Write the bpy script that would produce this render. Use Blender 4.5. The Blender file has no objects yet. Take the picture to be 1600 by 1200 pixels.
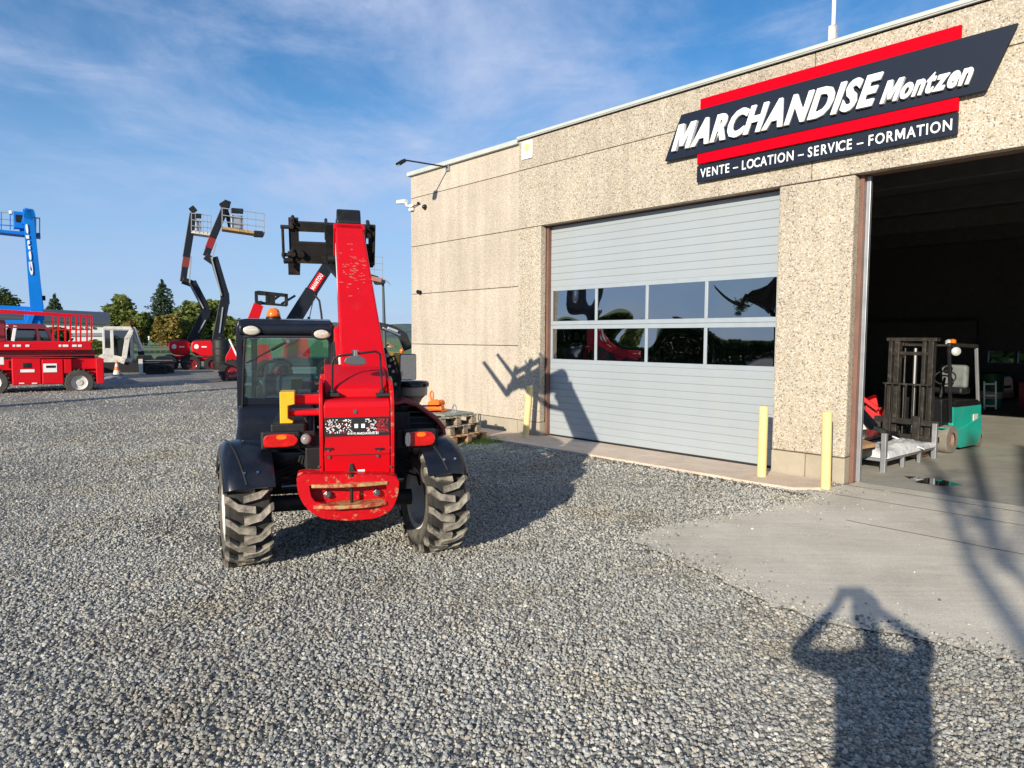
import bpy, bmesh, math, random
import numpy as np
from mathutils import Vector, Matrix, Euler, noise as mnoise
from math import sin, cos, tan, atan2, radians as R, pi, sqrt

SC = bpy.context.scene
COL = SC.collection
rnd = random.Random(7)

# ------------------------------------------------------------------ camera
H, FPX, PITCH, ROLL = 1.63, 1078.0, R(3.79), R(0.31)
cam_d = bpy.data.cameras.new('camera'); cam = bpy.data.objects.new('camera', cam_d); COL.objects.link(cam)
cam_d.sensor_width = 36.0; cam_d.lens = FPX / 1600 * 36.0; cam_d.clip_start = 0.05; cam_d.clip_end = 9000
cam.matrix_world = Matrix.Translation((0, 0, H)) @ Matrix.Rotation(pi/2 - PITCH, 4, 'X') @ Matrix.Rotation(ROLL, 4, 'Z')
SC.camera = cam
# ------------------------------------------------------------------ sky
SUN_AZ, SUN_EL = R(26.54), R(18.3)          # direction the light travels (clockwise from +Y) and its elevation
world = bpy.data.worlds.new('World'); SC.world = world; world.use_nodes = True
def build_world():
    nt = world.node_tree; nt.nodes.clear(); N = nt.nodes.new; L = nt.links.new
    out = N('ShaderNodeOutputWorld'); bg = N('ShaderNodeBackground'); bg.inputs['Strength'].default_value = 0.098
    sky = N('ShaderNodeTexSky'); sky.sky_type = 'NISHITA'; sky.sun_disc = False
    sky.sun_elevation = SUN_EL; sky.sun_rotation = SUN_AZ + pi
    sky.air_density = 1.0; sky.dust_density = 0.0; sky.ozone_density = 3.5; sky.altitude = 200
    tc = N('ShaderNodeTexCoord'); sep = N('ShaderNodeSeparateXYZ'); L(tc.outputs['Generated'], sep.inputs[0])
    zz = N('ShaderNodeMath'); zz.operation = 'MAXIMUM'; L(sep.outputs['Z'], zz.inputs[0]); zz.inputs[1].default_value = 0.0
    za = N('ShaderNodeMath'); za.operation = 'ADD'; L(zz.outputs[0], za.inputs[0]); za.inputs[1].default_value = 0.16
    def div(o):
        d = N('ShaderNodeMath'); d.operation = 'DIVIDE'; L(o, d.inputs[0]); L(za.outputs[0], d.inputs[1]); return d.outputs[0]
    cb = N('ShaderNodeCombineXYZ'); L(div(sep.outputs['X']), cb.inputs[0]); L(div(sep.outputs['Y']), cb.inputs[1])
    def cloud(scale, rot, stretch, loc, lo, hi, detail, rough, flat=True):
        mp = N('ShaderNodeMapping'); L(cb.outputs[0] if flat else tc.outputs['Generated'], mp.inputs[0]); mp.inputs['Rotation'].default_value = (0, 0, R(rot))
        mp.inputs['Scale'].default_value = stretch; mp.inputs['Location'].default_value = loc
        nz = N('ShaderNodeTexNoise'); L(mp.outputs[0], nz.inputs['Vector']); nz.inputs['Scale'].default_value = scale
        nz.inputs['Detail'].default_value = detail; nz.inputs['Roughness'].default_value = rough; nz.inputs['Distortion'].default_value = 0.35
        cr = N('ShaderNodeMapRange'); cr.interpolation_type = 'SMOOTHSTEP'; L(nz.outputs['Fac'], cr.inputs['Value'])
        cr.inputs['From Min'].default_value = lo; cr.inputs['From Max'].default_value = hi
        return cr.outputs[0]
    c1 = cloud(1.3, 28, (1.0, 0.75, 1), (4.3, 1.7, 0), 0.36, 0.76, 10, 0.62)
    c2 = cloud(2.1, -12, (1.0, 1.0, 1.6), (2.3, 0.4, 0.7), 0.36, 0.60, 4, 0.5, False)
    mx = N('ShaderNodeMath'); mx.operation = 'MULTIPLY'; L(c1, mx.inputs[0]); L(c2, mx.inputs[1])
    c3 = cloud(3.2, 10, (1.0, 1.0, 3.6), (2.0, 9.0, 0), 0.42, 0.80, 9, 0.62, False)
    m3 = N('ShaderNodeMath'); m3.operation = 'MULTIPLY'; L(c3, m3.inputs[0]); m3.inputs[1].default_value = 0.6
    ad = N('ShaderNodeMath'); ad.operation = 'ADD'; ad.use_clamp = True; L(mx.outputs[0], ad.inputs[0]); L(m3.outputs[0], ad.inputs[1])
    sc_ = N('ShaderNodeMath'); sc_.operation = 'MULTIPLY'; L(ad.outputs[0], sc_.inputs[0]); sc_.inputs[1].default_value = 1.0
    mix = N('ShaderNodeMix'); mix.data_type = 'RGBA'; L(sc_.outputs[0], mix.inputs['Factor'])
    hs = N('ShaderNodeHueSaturation'); hs.inputs['Saturation'].default_value = 1.22; hs.inputs['Value'].default_value = 1.08
    L(sky.outputs[0], hs.inputs['Color'])
    L(hs.outputs[0], mix.inputs['A']); mix.inputs['B'].default_value = (4.1, 4.8, 6.6, 1)
    hz = N('ShaderNodeMapRange'); hz.interpolation_type = 'SMOOTHERSTEP'; L(sep.outputs['Z'], hz.inputs['Value']); hz.inputs['From Min'].default_value = -0.02; hz.inputs['From Max'].default_value = 0.42; hz.inputs['To Min'].default_value = 0.80; hz.inputs['To Max'].default_value = 0.0
    mh = N('ShaderNodeMix'); mh.data_type = 'RGBA'; L(hz.outputs[0], mh.inputs['Factor']); L(mix.outputs['Result'], mh.inputs['A']); mh.inputs['B'].default_value = (2.75, 4.0, 6.3, 1)
    L(mh.outputs['Result'], bg.inputs['Color']); L(bg.outputs[0], out.inputs['Surface'])
build_world()
sun_d = bpy.data.lights.new('sun', 'SUN'); sun_d.energy = 4.8; sun_d.angle = R(0.55); sun_d.color = (1.0, 0.90, 0.75)
sun = bpy.data.objects.new('sun', sun_d); COL.objects.link(sun)
SUNV = Vector((sin(SUN_AZ)*cos(SUN_EL), cos(SUN_AZ)*cos(SUN_EL), -sin(SUN_EL)))
sun.rotation_euler = SUNV.to_track_quat('-Z', 'Y').to_euler(); sun.location = (-20, -40, 30)
SC.view_settings.view_transform = 'Standard'; SC.view_settings.look = 'None'
SC.view_settings.exposure = 0.45; SC.view_settings.gamma = 1.0; SC.view_settings.use_curve_mapping = False
SC.render.engine = 'CYCLES'; SC.cycles.max_bounces = 8; SC.cycles.transparent_max_bounces = 12

# ------------------------------------------------------------------ measuring helpers (photo pixel -> metres in the yard)
def ray(px, py):
    u, v = px-800, py-600; c, s = cos(ROLL), sin(ROLL)
    a = u*c+v*s; b = -(-u*s+v*c)
    y = FPX*cos(PITCH)+b*sin(PITCH); z = -FPX*sin(PITCH)+b*cos(PITCH)
    return Vector((a/y, 1.0, z/y))
def G(px, py, z=0.0):
    r = ray(px, py); t = (z-H)/r.z; return Vector((r.x*t, t, z))
def D(px, py, Y):
    r = ray(px, py); return Vector((r.x*Y, Y, H+r.z*Y))
YAW = R(47.4); FO = Vector((0, 11.764, 0)); FU = Vector((cos(YAW), -sin(YAW), 0)); FN = Vector((sin(YAW), cos(YAW), 0))  # facade: along, inwards
def Fc(px, py, rec=0.0):
    r = ray(px, py); o = FO+FN*rec; t = o.dot(FN)/r.dot(FN); P = Vector((0, 0, 0))+r*t; P.z = H+r.z*t
    return ((P-o).dot(FU), P.z)

# ------------------------------------------------------------------ materials
MATS = {}
def mat(name, col, rough=0.6, metal=0.0, var=0.0, vscale=6.0, bump=0.0, bscale=40.0, dirt=None, dirt_amt=0.0, dscale=3.0, coat=0.0, spec=0.5, emit=0.0, dlo=0.5, dhi=0.7, rvar=0.0):
    if name in MATS: return MATS[name]
    m = bpy.data.materials.new(name); m.use_nodes = True; nt = m.node_tree; N = nt.nodes.new; L = nt.links.new
    b = nt.nodes['Principled BSDF']
    b.inputs['Roughness'].default_value = rough; b.inputs['Metallic'].default_value = metal
    b.inputs['Coat Weight'].default_value = coat; b.inputs['Coat Roughness'].default_value = 0.08; b.inputs['Specular IOR Level'].default_value = spec
    c4 = (*col, 1); b.inputs['Base Color'].default_value = c4
    tc = N('ShaderNodeTexCoord'); last = None
    if var > 0:
        nz = N('ShaderNodeTexNoise'); nz.inputs['Scale'].default_value = vscale; nz.inputs['Detail'].default_value = 6; nz.inputs['Roughness'].default_value = 0.6
        L(tc.outputs['Object'], nz.inputs['Vector'])
        mr = N('ShaderNodeMapRange'); L(nz.outputs['Fac'], mr.inputs['Value']); mr.inputs['From Min'].default_value = 0.3; mr.inputs['From Max'].default_value = 0.7
        mr.inputs['To Min'].default_value = 1-var; mr.inputs['To Max'].default_value = 1+var
        mu = N('ShaderNodeMix'); mu.data_type = 'RGBA'; mu.blend_type = 'MULTIPLY'; mu.inputs['Factor'].default_value = 1; mu.inputs['A'].default_value = c4
        L(mr.outputs[0], mu.inputs['B']); last = mu.outputs['Result']
        if rvar:
            mr2 = N('ShaderNodeMapRange'); L(nz.outputs['Fac'], mr2.inputs['Value']); mr2.inputs['From Min'].default_value = 0.3; mr2.inputs['From Max'].default_value = 0.7
            mr2.inputs['To Min'].default_value = max(0.05, rough-rvar); mr2.inputs['To Max'].default_value = rough+rvar; L(mr2.outputs[0], b.inputs['Roughness'])
    if dirt:
        nz = N('ShaderNodeTexNoise'); nz.inputs['Scale'].default_value = dscale; nz.inputs['Detail'].default_value = 10; nz.inputs['Roughness'].default_value = 0.7
        L(tc.outputs['Object'], nz.inputs['Vector'])
        mr = N('ShaderNodeMapRange'); L(nz.outputs['Fac'], mr.inputs['Value']); mr.inputs['From Min'].default_value = dlo; mr.inputs['From Max'].default_value = dhi
        mr.inputs['To Max'].default_value = dirt_amt
        mu = N('ShaderNodeMix'); mu.data_type = 'RGBA'; L(mr.outputs[0], mu.inputs['Factor'])
        if last: L(last, mu.inputs['A'])
        else: mu.inputs['A'].default_value = c4
        mu.inputs['B'].default_value = (*dirt, 1); last = mu.outputs['Result']
    if last: L(last, b.inputs['Base Color'])
    if bump > 0:
        nz = N('ShaderNodeTexNoise'); nz.inputs['Scale'].default_value = bscale; nz.inputs['Detail'].default_value = 5; L(tc.outputs['Object'], nz.inputs['Vector'])
        bp = N('ShaderNodeBump'); bp.inputs['Strength'].default_value = bump; bp.inputs['Distance'].default_value = 0.02; L(nz.outputs['Fac'], bp.inputs['Height']); L(bp.outputs[0], b.inputs['Normal'])
    if emit: b.inputs['Emission Color'].default_value = c4; b.inputs['Emission Strength'].default_value = emit
    MATS[name] = m; return m
def glassmat(name, tint, refl=0.12, rough=0.02, wobble=0.0):
    m = bpy.data.materials.new(name); m.use_nodes = True; nt = m.node_tree; nt.nodes.clear(); N = nt.nodes.new; L = nt.links.new
    out = N('ShaderNodeOutputMaterial'); tr = N('ShaderNodeBsdfTransparent'); tr.inputs[0].default_value = (*tint, 1)
    gl = N('ShaderNodeBsdfGlossy'); gl.inputs['Roughness'].default_value = rough; gl.inputs[0].default_value = (0.95, 0.97, 1, 1)
    lw = N('ShaderNodeLayerWeight'); lw.inputs['Blend'].default_value = 0.35
    mr = N('ShaderNodeMapRange'); L(lw.outputs['Facing'], mr.inputs['Value']); mr.inputs['To Min'].default_value = refl; mr.inputs['To Max'].default_value = 0.9
    mx = N('ShaderNodeMixShader'); L(mr.outputs[0], mx.inputs[0]); L(tr.outputs[0], mx.inputs[1]); L(gl.outputs[0], mx.inputs[2]); L(mx.outputs[0], out.inputs[0])
    if wobble:
        tc = N('ShaderNodeTexCoord'); nz = N('ShaderNodeTexNoise'); nz.inputs['Scale'].default_value = 1.25; nz.inputs['Detail'].default_value = 0.0; L(tc.outputs['Object'], nz.inputs['Vector'])
        bp = N('ShaderNodeBump'); bp.inputs['Strength'].default_value = 1; bp.inputs['Distance'].default_value = wobble; L(nz.outputs['Fac'], bp.inputs['Height']); L(bp.outputs[0], gl.inputs['Normal'])
    MATS[name] = m; return m
def aggregate(name='exposed_aggregate', scale=66, lift=0.0):
    m = bpy.data.materials.new(name); m.use_nodes = True; nt = m.node_tree; N = nt.nodes.new; L = nt.links.new
    b = nt.nodes['Principled BSDF']; b.inputs['Roughness'].default_value = 0.85; b.inputs['Specular IOR Level'].default_value = 0.25
    tc = N('ShaderNodeTexCoord')
    vo = N('ShaderNodeTexVoronoi'); vo.inputs['Scale'].default_value = scale; vo.inputs['Randomness'].default_value = 1; L(tc.outputs['Object'], vo.inputs['Vector'])
    sep = N('ShaderNodeSeparateColor'); L(vo.outputs['Color'], sep.inputs[0])
    cr = N('ShaderNodeValToRGB'); e = cr.color_ramp.elements; e[0].position = 0.0; e[0].color = (0.13, 0.11, 0.085, 1); e[1].position = 1; e[1].color = (0.66, 0.605, 0.49, 1)
    for p, c in ((0.10, (0.24, 0.205, 0.15, 1)), (0.18, (0.39, 0.345, 0.25, 1)), (0.45, (0.46, 0.41, 0.31, 1)), (0.8, (0.55, 0.495, 0.385, 1))):
        x = e.new(p); x.color = c
    for x in cr.color_ramp.elements:
        c = x.color; t = (0.60, 0.52, 0.42); x.color = tuple((c[i]*(1-lift)+t[i]*lift)*(1, 1, 1.09)[i] for i in range(3))+(1,)
    L(sep.outputs[0], cr.inputs[0])
    dist = N('ShaderNodeMapRange'); L(vo.outputs['Distance'], dist.inputs['Value']); dist.inputs['From Min'].default_value = 0.45; dist.inputs['From Max'].default_value = 0.75
    mort = N('ShaderNodeMix'); mort.data_type = 'RGBA'; L(dist.outputs[0], mort.inputs['Factor']); L(cr.outputs[0], mort.inputs['A']); mort.inputs['B'].default_value = (0.41, 0.35, 0.245, 1)
    nz = N('ShaderNodeTexNoise'); nz.inputs['Scale'].default_value = 0.9; nz.inputs['Detail'].default_value = 8; L(tc.outputs['Object'], nz.inputs['Vector'])
    mp = N('ShaderNodeMapping'); mp.inputs['Scale'].default_value = (5, 5, 0.35); L(tc.outputs['Object'], mp.inputs[0])
    nz2 = N('ShaderNodeTexNoise'); nz2.inputs['Scale'].default_value = 1.3; nz2.inputs['Detail'].default_value = 6; L(mp.outputs[0], nz2.inputs['Vector'])
    a = N('ShaderNodeMath'); a.operation = 'ADD'; L(nz.outputs['Fac'], a.inputs[0]); L(nz2.outputs['Fac'], a.inputs[1])
    mr = N('ShaderNodeMapRange'); L(a.outputs[0], mr.inputs['Value']); mr.inputs['From Min'].default_value = 0.75; mr.inputs['From Max'].default_value = 1.25; mr.inputs['To Min'].default_value = 0.85; mr.inputs['To Max'].default_value = 1.07
    mu = N('ShaderNodeMix'); mu.data_type = 'RGBA'; mu.blend_type = 'MULTIPLY'; mu.inputs['Factor'].default_value = 1; L(mort.outputs['Result'], mu.inputs['A'])
    oi = N('ShaderNodeObjectInfo'); mo = N('ShaderNodeMapRange'); L(oi.outputs['Random'], mo.inputs['Value']); mo.inputs['To Min'].default_value = 0.90; mo.inputs['To Max'].default_value = 1.05; mm = N('ShaderNodeMath'); mm.operation = 'MULTIPLY'; L(mr.outputs[0], mm.inputs[0]); L(mo.outputs[0], mm.inputs[1]); L(mm.outputs[0], mu.inputs['B'])
    L(mu.outputs['Result'], b.inputs['Base Color'])
    bp = N('ShaderNodeBump'); bp.inputs['Strength'].default_value = 0.7; bp.inputs['Distance'].default_value = 0.006; bp.invert = True; L(vo.outputs['Distance'], bp.inputs['Height']); L(bp.outputs[0], b.inputs['Normal'])
    MATS[name] = m; return m
def concrete(name, c1, c2, bump=0.25, scale=1.2):
    m = bpy.data.materials.new(name); m.use_nodes = True; nt = m.node_tree; N = nt.nodes.new; L = nt.links.new
    b = nt.nodes['Principled BSDF']; b.inputs['Roughness'].default_value = 0.85; b.inputs['Specular IOR Level'].default_value = 0.3
    tc = N('ShaderNodeTexCoord')
    n1 = N('ShaderNodeTexNoise'); n1.inputs['Scale'].default_value = scale; n1.inputs['Detail'].default_value = 12; n1.inputs['Roughness'].default_value = 0.68; n1.inputs['Distortion'].default_value = 0.6; L(tc.outputs['Object'], n1.inputs['Vector'])
    mp = N('ShaderNodeMapping'); mp.inputs['Rotation'].default_value = (0, 0, R(42)); mp.inputs['Scale'].default_value = (0.7, 9, 1); L(tc.outputs['Object'], mp.inputs[0])
    n2 = N('ShaderNodeTexNoise'); n2.inputs['Scale'].default_value = 2.2; n2.inputs['Detail'].default_value = 7; n2.inputs['Roughness'].default_value = 0.65; L(mp.outputs[0], n2.inputs['Vector'])
    a = N('ShaderNodeMath'); a.operation = 'MULTIPLY_ADD'; L(n2.outputs['Fac'], a.inputs[0]); a.inputs[1].default_value = 0.5; L(n1.outputs['Fac'], a.inputs[2])
    mr = N('ShaderNodeMapRange'); L(a.outputs[0], mr.inputs['Value']); mr.inputs['From Min'].default_value = 0.55; mr.inputs['From Max'].default_value = 0.95
    mx = N('ShaderNodeMix'); mx.data_type = 'RGBA'; L(mr.outputs[0], mx.inputs['Factor']); mx.inputs['A'].default_value = (*c1, 1); mx.inputs['B'].default_value = (*c2, 1)
    n3 = N('ShaderNodeTexNoise'); n3.inputs['Scale'].default_value = 90; n3.inputs['Detail'].default_value = 4; L(tc.outputs['Object'], n3.inputs['Vector'])
    mr3 = N('ShaderNodeMapRange'); L(n3.outputs['Fac'], mr3.inputs['Value']); mr3.inputs['From Min'].default_value = 0.3; mr3.inputs['From Max'].default_value = 0.7; mr3.inputs['To Min'].default_value = 0.85; mr3.inputs['To Max'].default_value = 1.12
    mu = N('ShaderNodeMix'); mu.data_type = 'RGBA'; mu.blend_type = 'MULTIPLY'; mu.inputs['Factor'].default_value = 1; L(mx.outputs['Result'], mu.inputs['A']); L(mr3.outputs[0], mu.inputs['B'])
    L(mu.outputs['Result'], b.inputs['Base Color'])
    bp = N('ShaderNodeBump'); bp.inputs['Strength'].default_value = bump; bp.inputs['Distance'].default_value = 0.01
    s = N('ShaderNodeMath'); s.operation = 'ADD'; L(a.outputs[0], s.inputs[0]); L(n3.outputs['Fac'], s.inputs[1]); L(s.outputs[0], bp.inputs['Height']); L(bp.outputs[0], b.inputs['Normal'])
    MATS[name] = m; return m
def gravelmat():
    m = bpy.data.materials.new('gravel_bed'); m.use_nodes = True; nt = m.node_tree; N = nt.nodes.new; L = nt.links.new
    b = nt.nodes['Principled BSDF']; b.inputs['Roughness'].default_value = 0.9; b.inputs['Specular IOR Level'].default_value = 0.2
    tc = N('ShaderNodeTexCoord')
    v = N('ShaderNodeTexVoronoi'); v.inputs['Scale'].default_value = 38; L(tc.outputs['Object'], v.inputs['Vector'])
    sep = N('ShaderNodeSeparateColor'); L(v.outputs['Color'], sep.inputs[0])
    cr = N('ShaderNodeValToRGB'); e = cr.color_ramp.elements; e[0].color = (0.18, 0.176, 0.16, 1); e[1].color = (0.55, 0.53, 0.465, 1); x = e.new(0.5); x.color = (0.37, 0.36, 0.32, 1); L(sep.outputs[0], cr.inputs[0])
    dm = N('ShaderNodeMapRange'); L(v.outputs['Distance'], dm.inputs['Value']); dm.inputs['From Min'].default_value = 0.42; dm.inputs['From Max'].default_value = 0.62
    mx = N('ShaderNodeMix'); mx.data_type = 'RGBA'; L(dm.outputs[0], mx.inputs['Factor']); L(cr.outputs[0], mx.inputs['A']); mx.inputs['B'].default_value = (0.20, 0.18, 0.15, 1)
    n = N('ShaderNodeTexNoise'); n.inputs['Scale'].default_value = 0.35; n.inputs['Detail'].default_value = 8; n.inputs['Roughness'].default_value = 0.6; L(tc.outputs['Object'], n.inputs['Vector'])
    mr = N('ShaderNodeMapRange'); L(n.outputs['Fac'], mr.inputs['Value']); mr.inputs['From Min'].default_value = 0.35; mr.inputs['From Max'].default_value = 0.65; mr.inputs['To Min'].default_value = 0.72; mr.inputs['To Max'].default_value = 1.12
    mu = N('ShaderNodeMix'); mu.data_type = 'RGBA'; mu.blend_type = 'MULTIPLY'; mu.inputs['Factor'].default_value = 1; L(mx.outputs['Result'], mu.inputs['A']); L(mr.outputs[0], mu.inputs['B'])
    L(mu.outputs['Result'], b.inputs['Base Color'])
    n4 = N('ShaderNodeTexNoise'); n4.inputs['Scale'].default_value = 5; n4.inputs['Detail'].default_value = 6; L(tc.outputs['Object'], n4.inputs['Vector'])
    hh = N('ShaderNodeMath'); hh.operation = 'MULTIPLY_ADD'; L(v.outputs['Distance'], hh.inputs[0]); hh.inputs[1].default_value = -0.012; 
    h4 = N('ShaderNodeMath'); h4.operation = 'MULTIPLY'; L(n4.outputs['Fac'], h4.inputs[0]); h4.inputs[1].default_value = 0.03; L(h4.outputs[0], hh.inputs[2])
    bp = N('ShaderNodeBump'); bp.inputs['Strength'].default_value = 1.0; bp.inputs['Distance'].default_value = 1.0; L(hh.outputs[0], bp.inputs['Height']); L(bp.outputs[0], b.inputs['Normal'])
    MATS['gravel_bed'] = m; return m
def stonemat():
    m = bpy.data.materials.new('crushed_stone'); m.use_nodes = True; nt = m.node_tree; N = nt.nodes.new; L = nt.links.new
    b = nt.nodes['Principled BSDF']; b.inputs['Roughness'].default_value = 0.85; b.inputs['Specular IOR Level'].default_value = 0.3
    oi = N('ShaderNodeObjectInfo'); cr = N('ShaderNodeValToRGB'); e = cr.color_ramp.elements
    e[0].color = (0.11, 0.112, 0.108, 1); e[1].color = (0.60, 0.59, 0.52, 1)
    for p, c in ((0.2, (0.24, 0.242, 0.228, 1)), (0.55, (0.355, 0.355, 0.325, 1)), (0.85, (0.45, 0.448, 0.40, 1)), (0.92, (0.40, 0.35, 0.27, 1)), (0.95, (0.50, 0.49, 0.44, 1))):
        x = e.new(p); x.color = c
    L(oi.outputs['Random'], cr.inputs[0])
    tc = N('ShaderNodeTexCoord'); n = N('ShaderNodeTexNoise'); n.inputs['Scale'].default_value = 3; n.inputs['Detail'].default_value = 5; L(tc.outputs['Object'], n.inputs['Vector'])
    mr = N('ShaderNodeMapRange'); L(n.outputs['Fac'], mr.inputs['Value']); mr.inputs['To Min'].default_value = 0.76; mr.inputs['To Max'].default_value = 1.28
    mu = N('ShaderNodeMix'); mu.data_type = 'RGBA'; mu.blend_type = 'MULTIPLY'; mu.inputs['Factor'].default_value = 1; L(cr.outputs[0], mu.inputs['A']); L(mr.outputs[0], mu.inputs['B'])
    geo = N('ShaderNodeNewGeometry'); n2 = N('ShaderNodeTexNoise'); n2.inputs['Scale'].default_value = 0.5; n2.inputs['Detail'].default_value = 5; L(geo.outputs['Position'], n2.inputs['Vector'])
    mr2 = N('ShaderNodeMapRange'); L(n2.outputs['Fac'], mr2.inputs['Value']); mr2.inputs['From Min'].default_value = 0.35; mr2.inputs['From Max'].default_value = 0.65; mr2.inputs['To Min'].default_value = 0.82; mr2.inputs['To Max'].default_value = 1.1
    mu2 = N('ShaderNodeMix'); mu2.data_type = 'RGBA'; mu2.blend_type = 'MULTIPLY'; mu2.inputs['Factor'].default_value = 1; L(mu.outputs['Result'], mu2.inputs['A']); L(mr2.outputs[0], mu2.inputs['B'])
    n5 = N('ShaderNodeTexNoise'); n5.inputs['Scale'].default_value = 0.9; n5.inputs['Detail'].default_value = 7; n5.inputs['Roughness'].default_value = 0.65; L(geo.outputs['Position'], n5.inputs['Vector'])
    m5 = N('ShaderNodeMapRange'); L(n5.outputs['Fac'], m5.inputs['Value']); m5.inputs['From Min'].default_value = 0.50; m5.inputs['From Max'].default_value = 0.72; m5.inputs['To Max'].default_value = 0.8
    mb = N('ShaderNodeMix'); mb.data_type = 'RGBA'; mb.blend_type = 'MULTIPLY'; L(m5.outputs[0], mb.inputs['Factor']); L(mu2.outputs['Result'], mb.inputs['A']); mb.inputs['B'].default_value = (0.88, 0.76, 0.58, 1)
    L(mb.outputs['Result'], b.inputs['Base Color']); MATS['crushed_stone'] = m; return m
def tyremat():
    # dusty rubber: mud-grey lug tops by geometry attribute 'mud'
    m = bpy.data.materials.new('dusty_tyre'); m.use_nodes = True; nt = m.node_tree; N = nt.nodes.new; L = nt.links.new
    b = nt.nodes['Principled BSDF']; b.inputs['Roughness'].default_value = 0.9; b.inputs['Specular IOR Level'].default_value = 0.25
    at = N('ShaderNodeAttribute'); at.attribute_name = 'mud'; tc = N('ShaderNodeTexCoord')
    n = N('ShaderNodeTexNoise'); n.inputs['Scale'].default_value = 14; n.inputs['Detail'].default_value = 9; n.inputs['Roughness'].default_value = 0.7; L(tc.outputs['Object'], n.inputs['Vector'])
    mr = N('ShaderNodeMapRange'); L(n.outputs['Fac'], mr.inputs['Value']); mr.inputs['From Min'].default_value = 0.3; mr.inputs['From Max'].default_value = 0.62; mr.inputs['To Min'].default_value = 0.1; mr.inputs['To Max'].default_value = 1
    k = N('ShaderNodeMath'); k.operation = 'MULTIPLY'; L(at.outputs['Fac'], k.inputs[0]); L(mr.outputs[0], k.inputs[1])
    mx = N('ShaderNodeMix'); mx.data_type = 'RGBA'; L(k.outputs[0], mx.inputs['Factor']); mx.inputs['A'].default_value = (0.022, 0.021, 0.02, 1); mx.inputs['B'].default_value = (0.40, 0.36, 0.29, 1)
    L(mx.outputs['Result'], b.inputs['Base Color'])
    bp = N('ShaderNodeBump'); bp.inputs['Strength'].default_value = 0.6; bp.inputs['Distance'].default_value = 0.01; L(n.outputs['Fac'], bp.inputs['Height']); L(bp.outputs[0], b.inputs['Normal'])
    MATS['dusty_tyre'] = m; return m
def leafmat(name, c1, c2, scale=0.8):
    m = bpy.data.materials.new(name); m.use_nodes = True; nt = m.node_tree; N = nt.nodes.new; L = nt.links.new
    b = nt.nodes['Principled BSDF']; b.inputs['Roughness'].default_value = 0.7; b.inputs['Specular IOR Level'].default_value = 0.25
    tc = N('ShaderNodeTexCoord'); n = N('ShaderNodeTexNoise'); n.inputs['Scale'].default_value = scale; n.inputs['Detail'].default_value = 9; n.inputs['Roughness'].default_value = 0.75; L(tc.outputs['Object'], n.inputs['Vector'])
    mr = N('ShaderNodeMapRange'); L(n.outputs['Fac'], mr.inputs['Value']); mr.inputs['From Min'].default_value = 0.35; mr.inputs['From Max'].default_value = 0.65
    mx = N('ShaderNodeMix'); mx.data_type = 'RGBA'; L(mr.outputs[0], mx.inputs['Factor']); mx.inputs['A'].default_value = (*c1, 1); mx.inputs['B'].default_value = (*c2, 1)
    L(mx.outputs['Result'], b.inputs['Base Color'])
    tl = N('ShaderNodeBsdfTranslucent'); L(mx.outputs['Result'], tl.inputs[0]); ms = N('ShaderNodeMixShader'); ms.inputs[0].default_value = 0.25
    L(b.outputs[0], ms.inputs[1]); L(tl.outputs[0], ms.inputs[2]); L(ms.outputs[0], nt.nodes['Material Output'].inputs[0])
    MATS[name] = m; return m

AGG = aggregate(); AGG2 = aggregate('sunlit_fine_aggregate', 84, 0.5); CONC = concrete('apron_concrete', (0.48, 0.445, 0.365), (0.70, 0.65, 0.54)); CONCW = concrete('kerb_concrete', (0.50, 0.40, 0.31), (0.70, 0.58, 0.46), 0.3, 2.5)  # left bay: finer stone, its colour also lifted to stand for stronger sun
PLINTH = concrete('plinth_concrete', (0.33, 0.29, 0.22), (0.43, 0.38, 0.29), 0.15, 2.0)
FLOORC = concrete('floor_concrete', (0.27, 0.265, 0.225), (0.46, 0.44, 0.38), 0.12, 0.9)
GRAV = gravelmat(); STONE = stonemat(); TYRE = tyremat()
RED = mat('red_paint', (0.50, 0.0, 0.005), 0.42, var=0.08, vscale=3, dirt=(0.38, 0.05, 0.035), dirt_amt=0.35, dscale=7, dlo=0.58, dhi=0.8, coat=0.06, spec=0.3)
REDW = mat('worn_red_paint', (0.48, 0.0, 0.005), 0.42, spec=0.35, var=0.1, vscale=5, dirt=(0.36, 0.20, 0.09), dirt_amt=0.95, dscale=19, dlo=0.575, dhi=0.63, bump=0.15, bscale=30)
REDD = mat('dark_red_paint', (0.22, 0.012, 0.018), 0.28, var=0.08, vscale=3, coat=0.5)
LIPM = mat('rusted_lip', (0.40, 0.03, 0.01), 0.6, var=0.3, vscale=12, dirt=(0.42, 0.29, 0.12), dirt_amt=1.0, dscale=16, dlo=0.42, dhi=0.56, bump=0.3)
REDB = mat('red_lift_paint', (0.60, 0.0, 0.008), 0.45, spec=0.3, var=0.1, vscale=1.5, dirt=(0.22, 0.03, 0.03), dirt_amt=0.6, dscale=2.2)
BLK = mat('black_metal', (0.007, 0.0075, 0.009), 0.5, var=0.2, vscale=4, dirt=(0.05, 0.043, 0.035), dirt_amt=0.5, dscale=5, spec=0.35)
BLKG = mat('black_gloss_plastic', (0.006, 0.008, 0.014), 0.25, var=0.1, vscale=2, dirt=(0.035, 0.035, 0.035), dirt_amt=0.35, dscale=3, coat=0.15, spec=0.4)
BLKR = mat('black_rubber', (0.015, 0.015, 0.015), 0.8)
NAVY = mat('dark_navy_boom', (0.005, 0.007, 0.013), 0.45, var=0.15, vscale=2, dirt=(0.035, 0.035, 0.04), dirt_amt=0.3, spec=0.35)
RUSTB = mat('rusty_dark_steel', (0.014, 0.013, 0.013), 0.6, spec=0.3, var=0.3, vscale=6, dirt=(0.09, 0.055, 0.035), dirt_amt=0.6, dscale=7)
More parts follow.
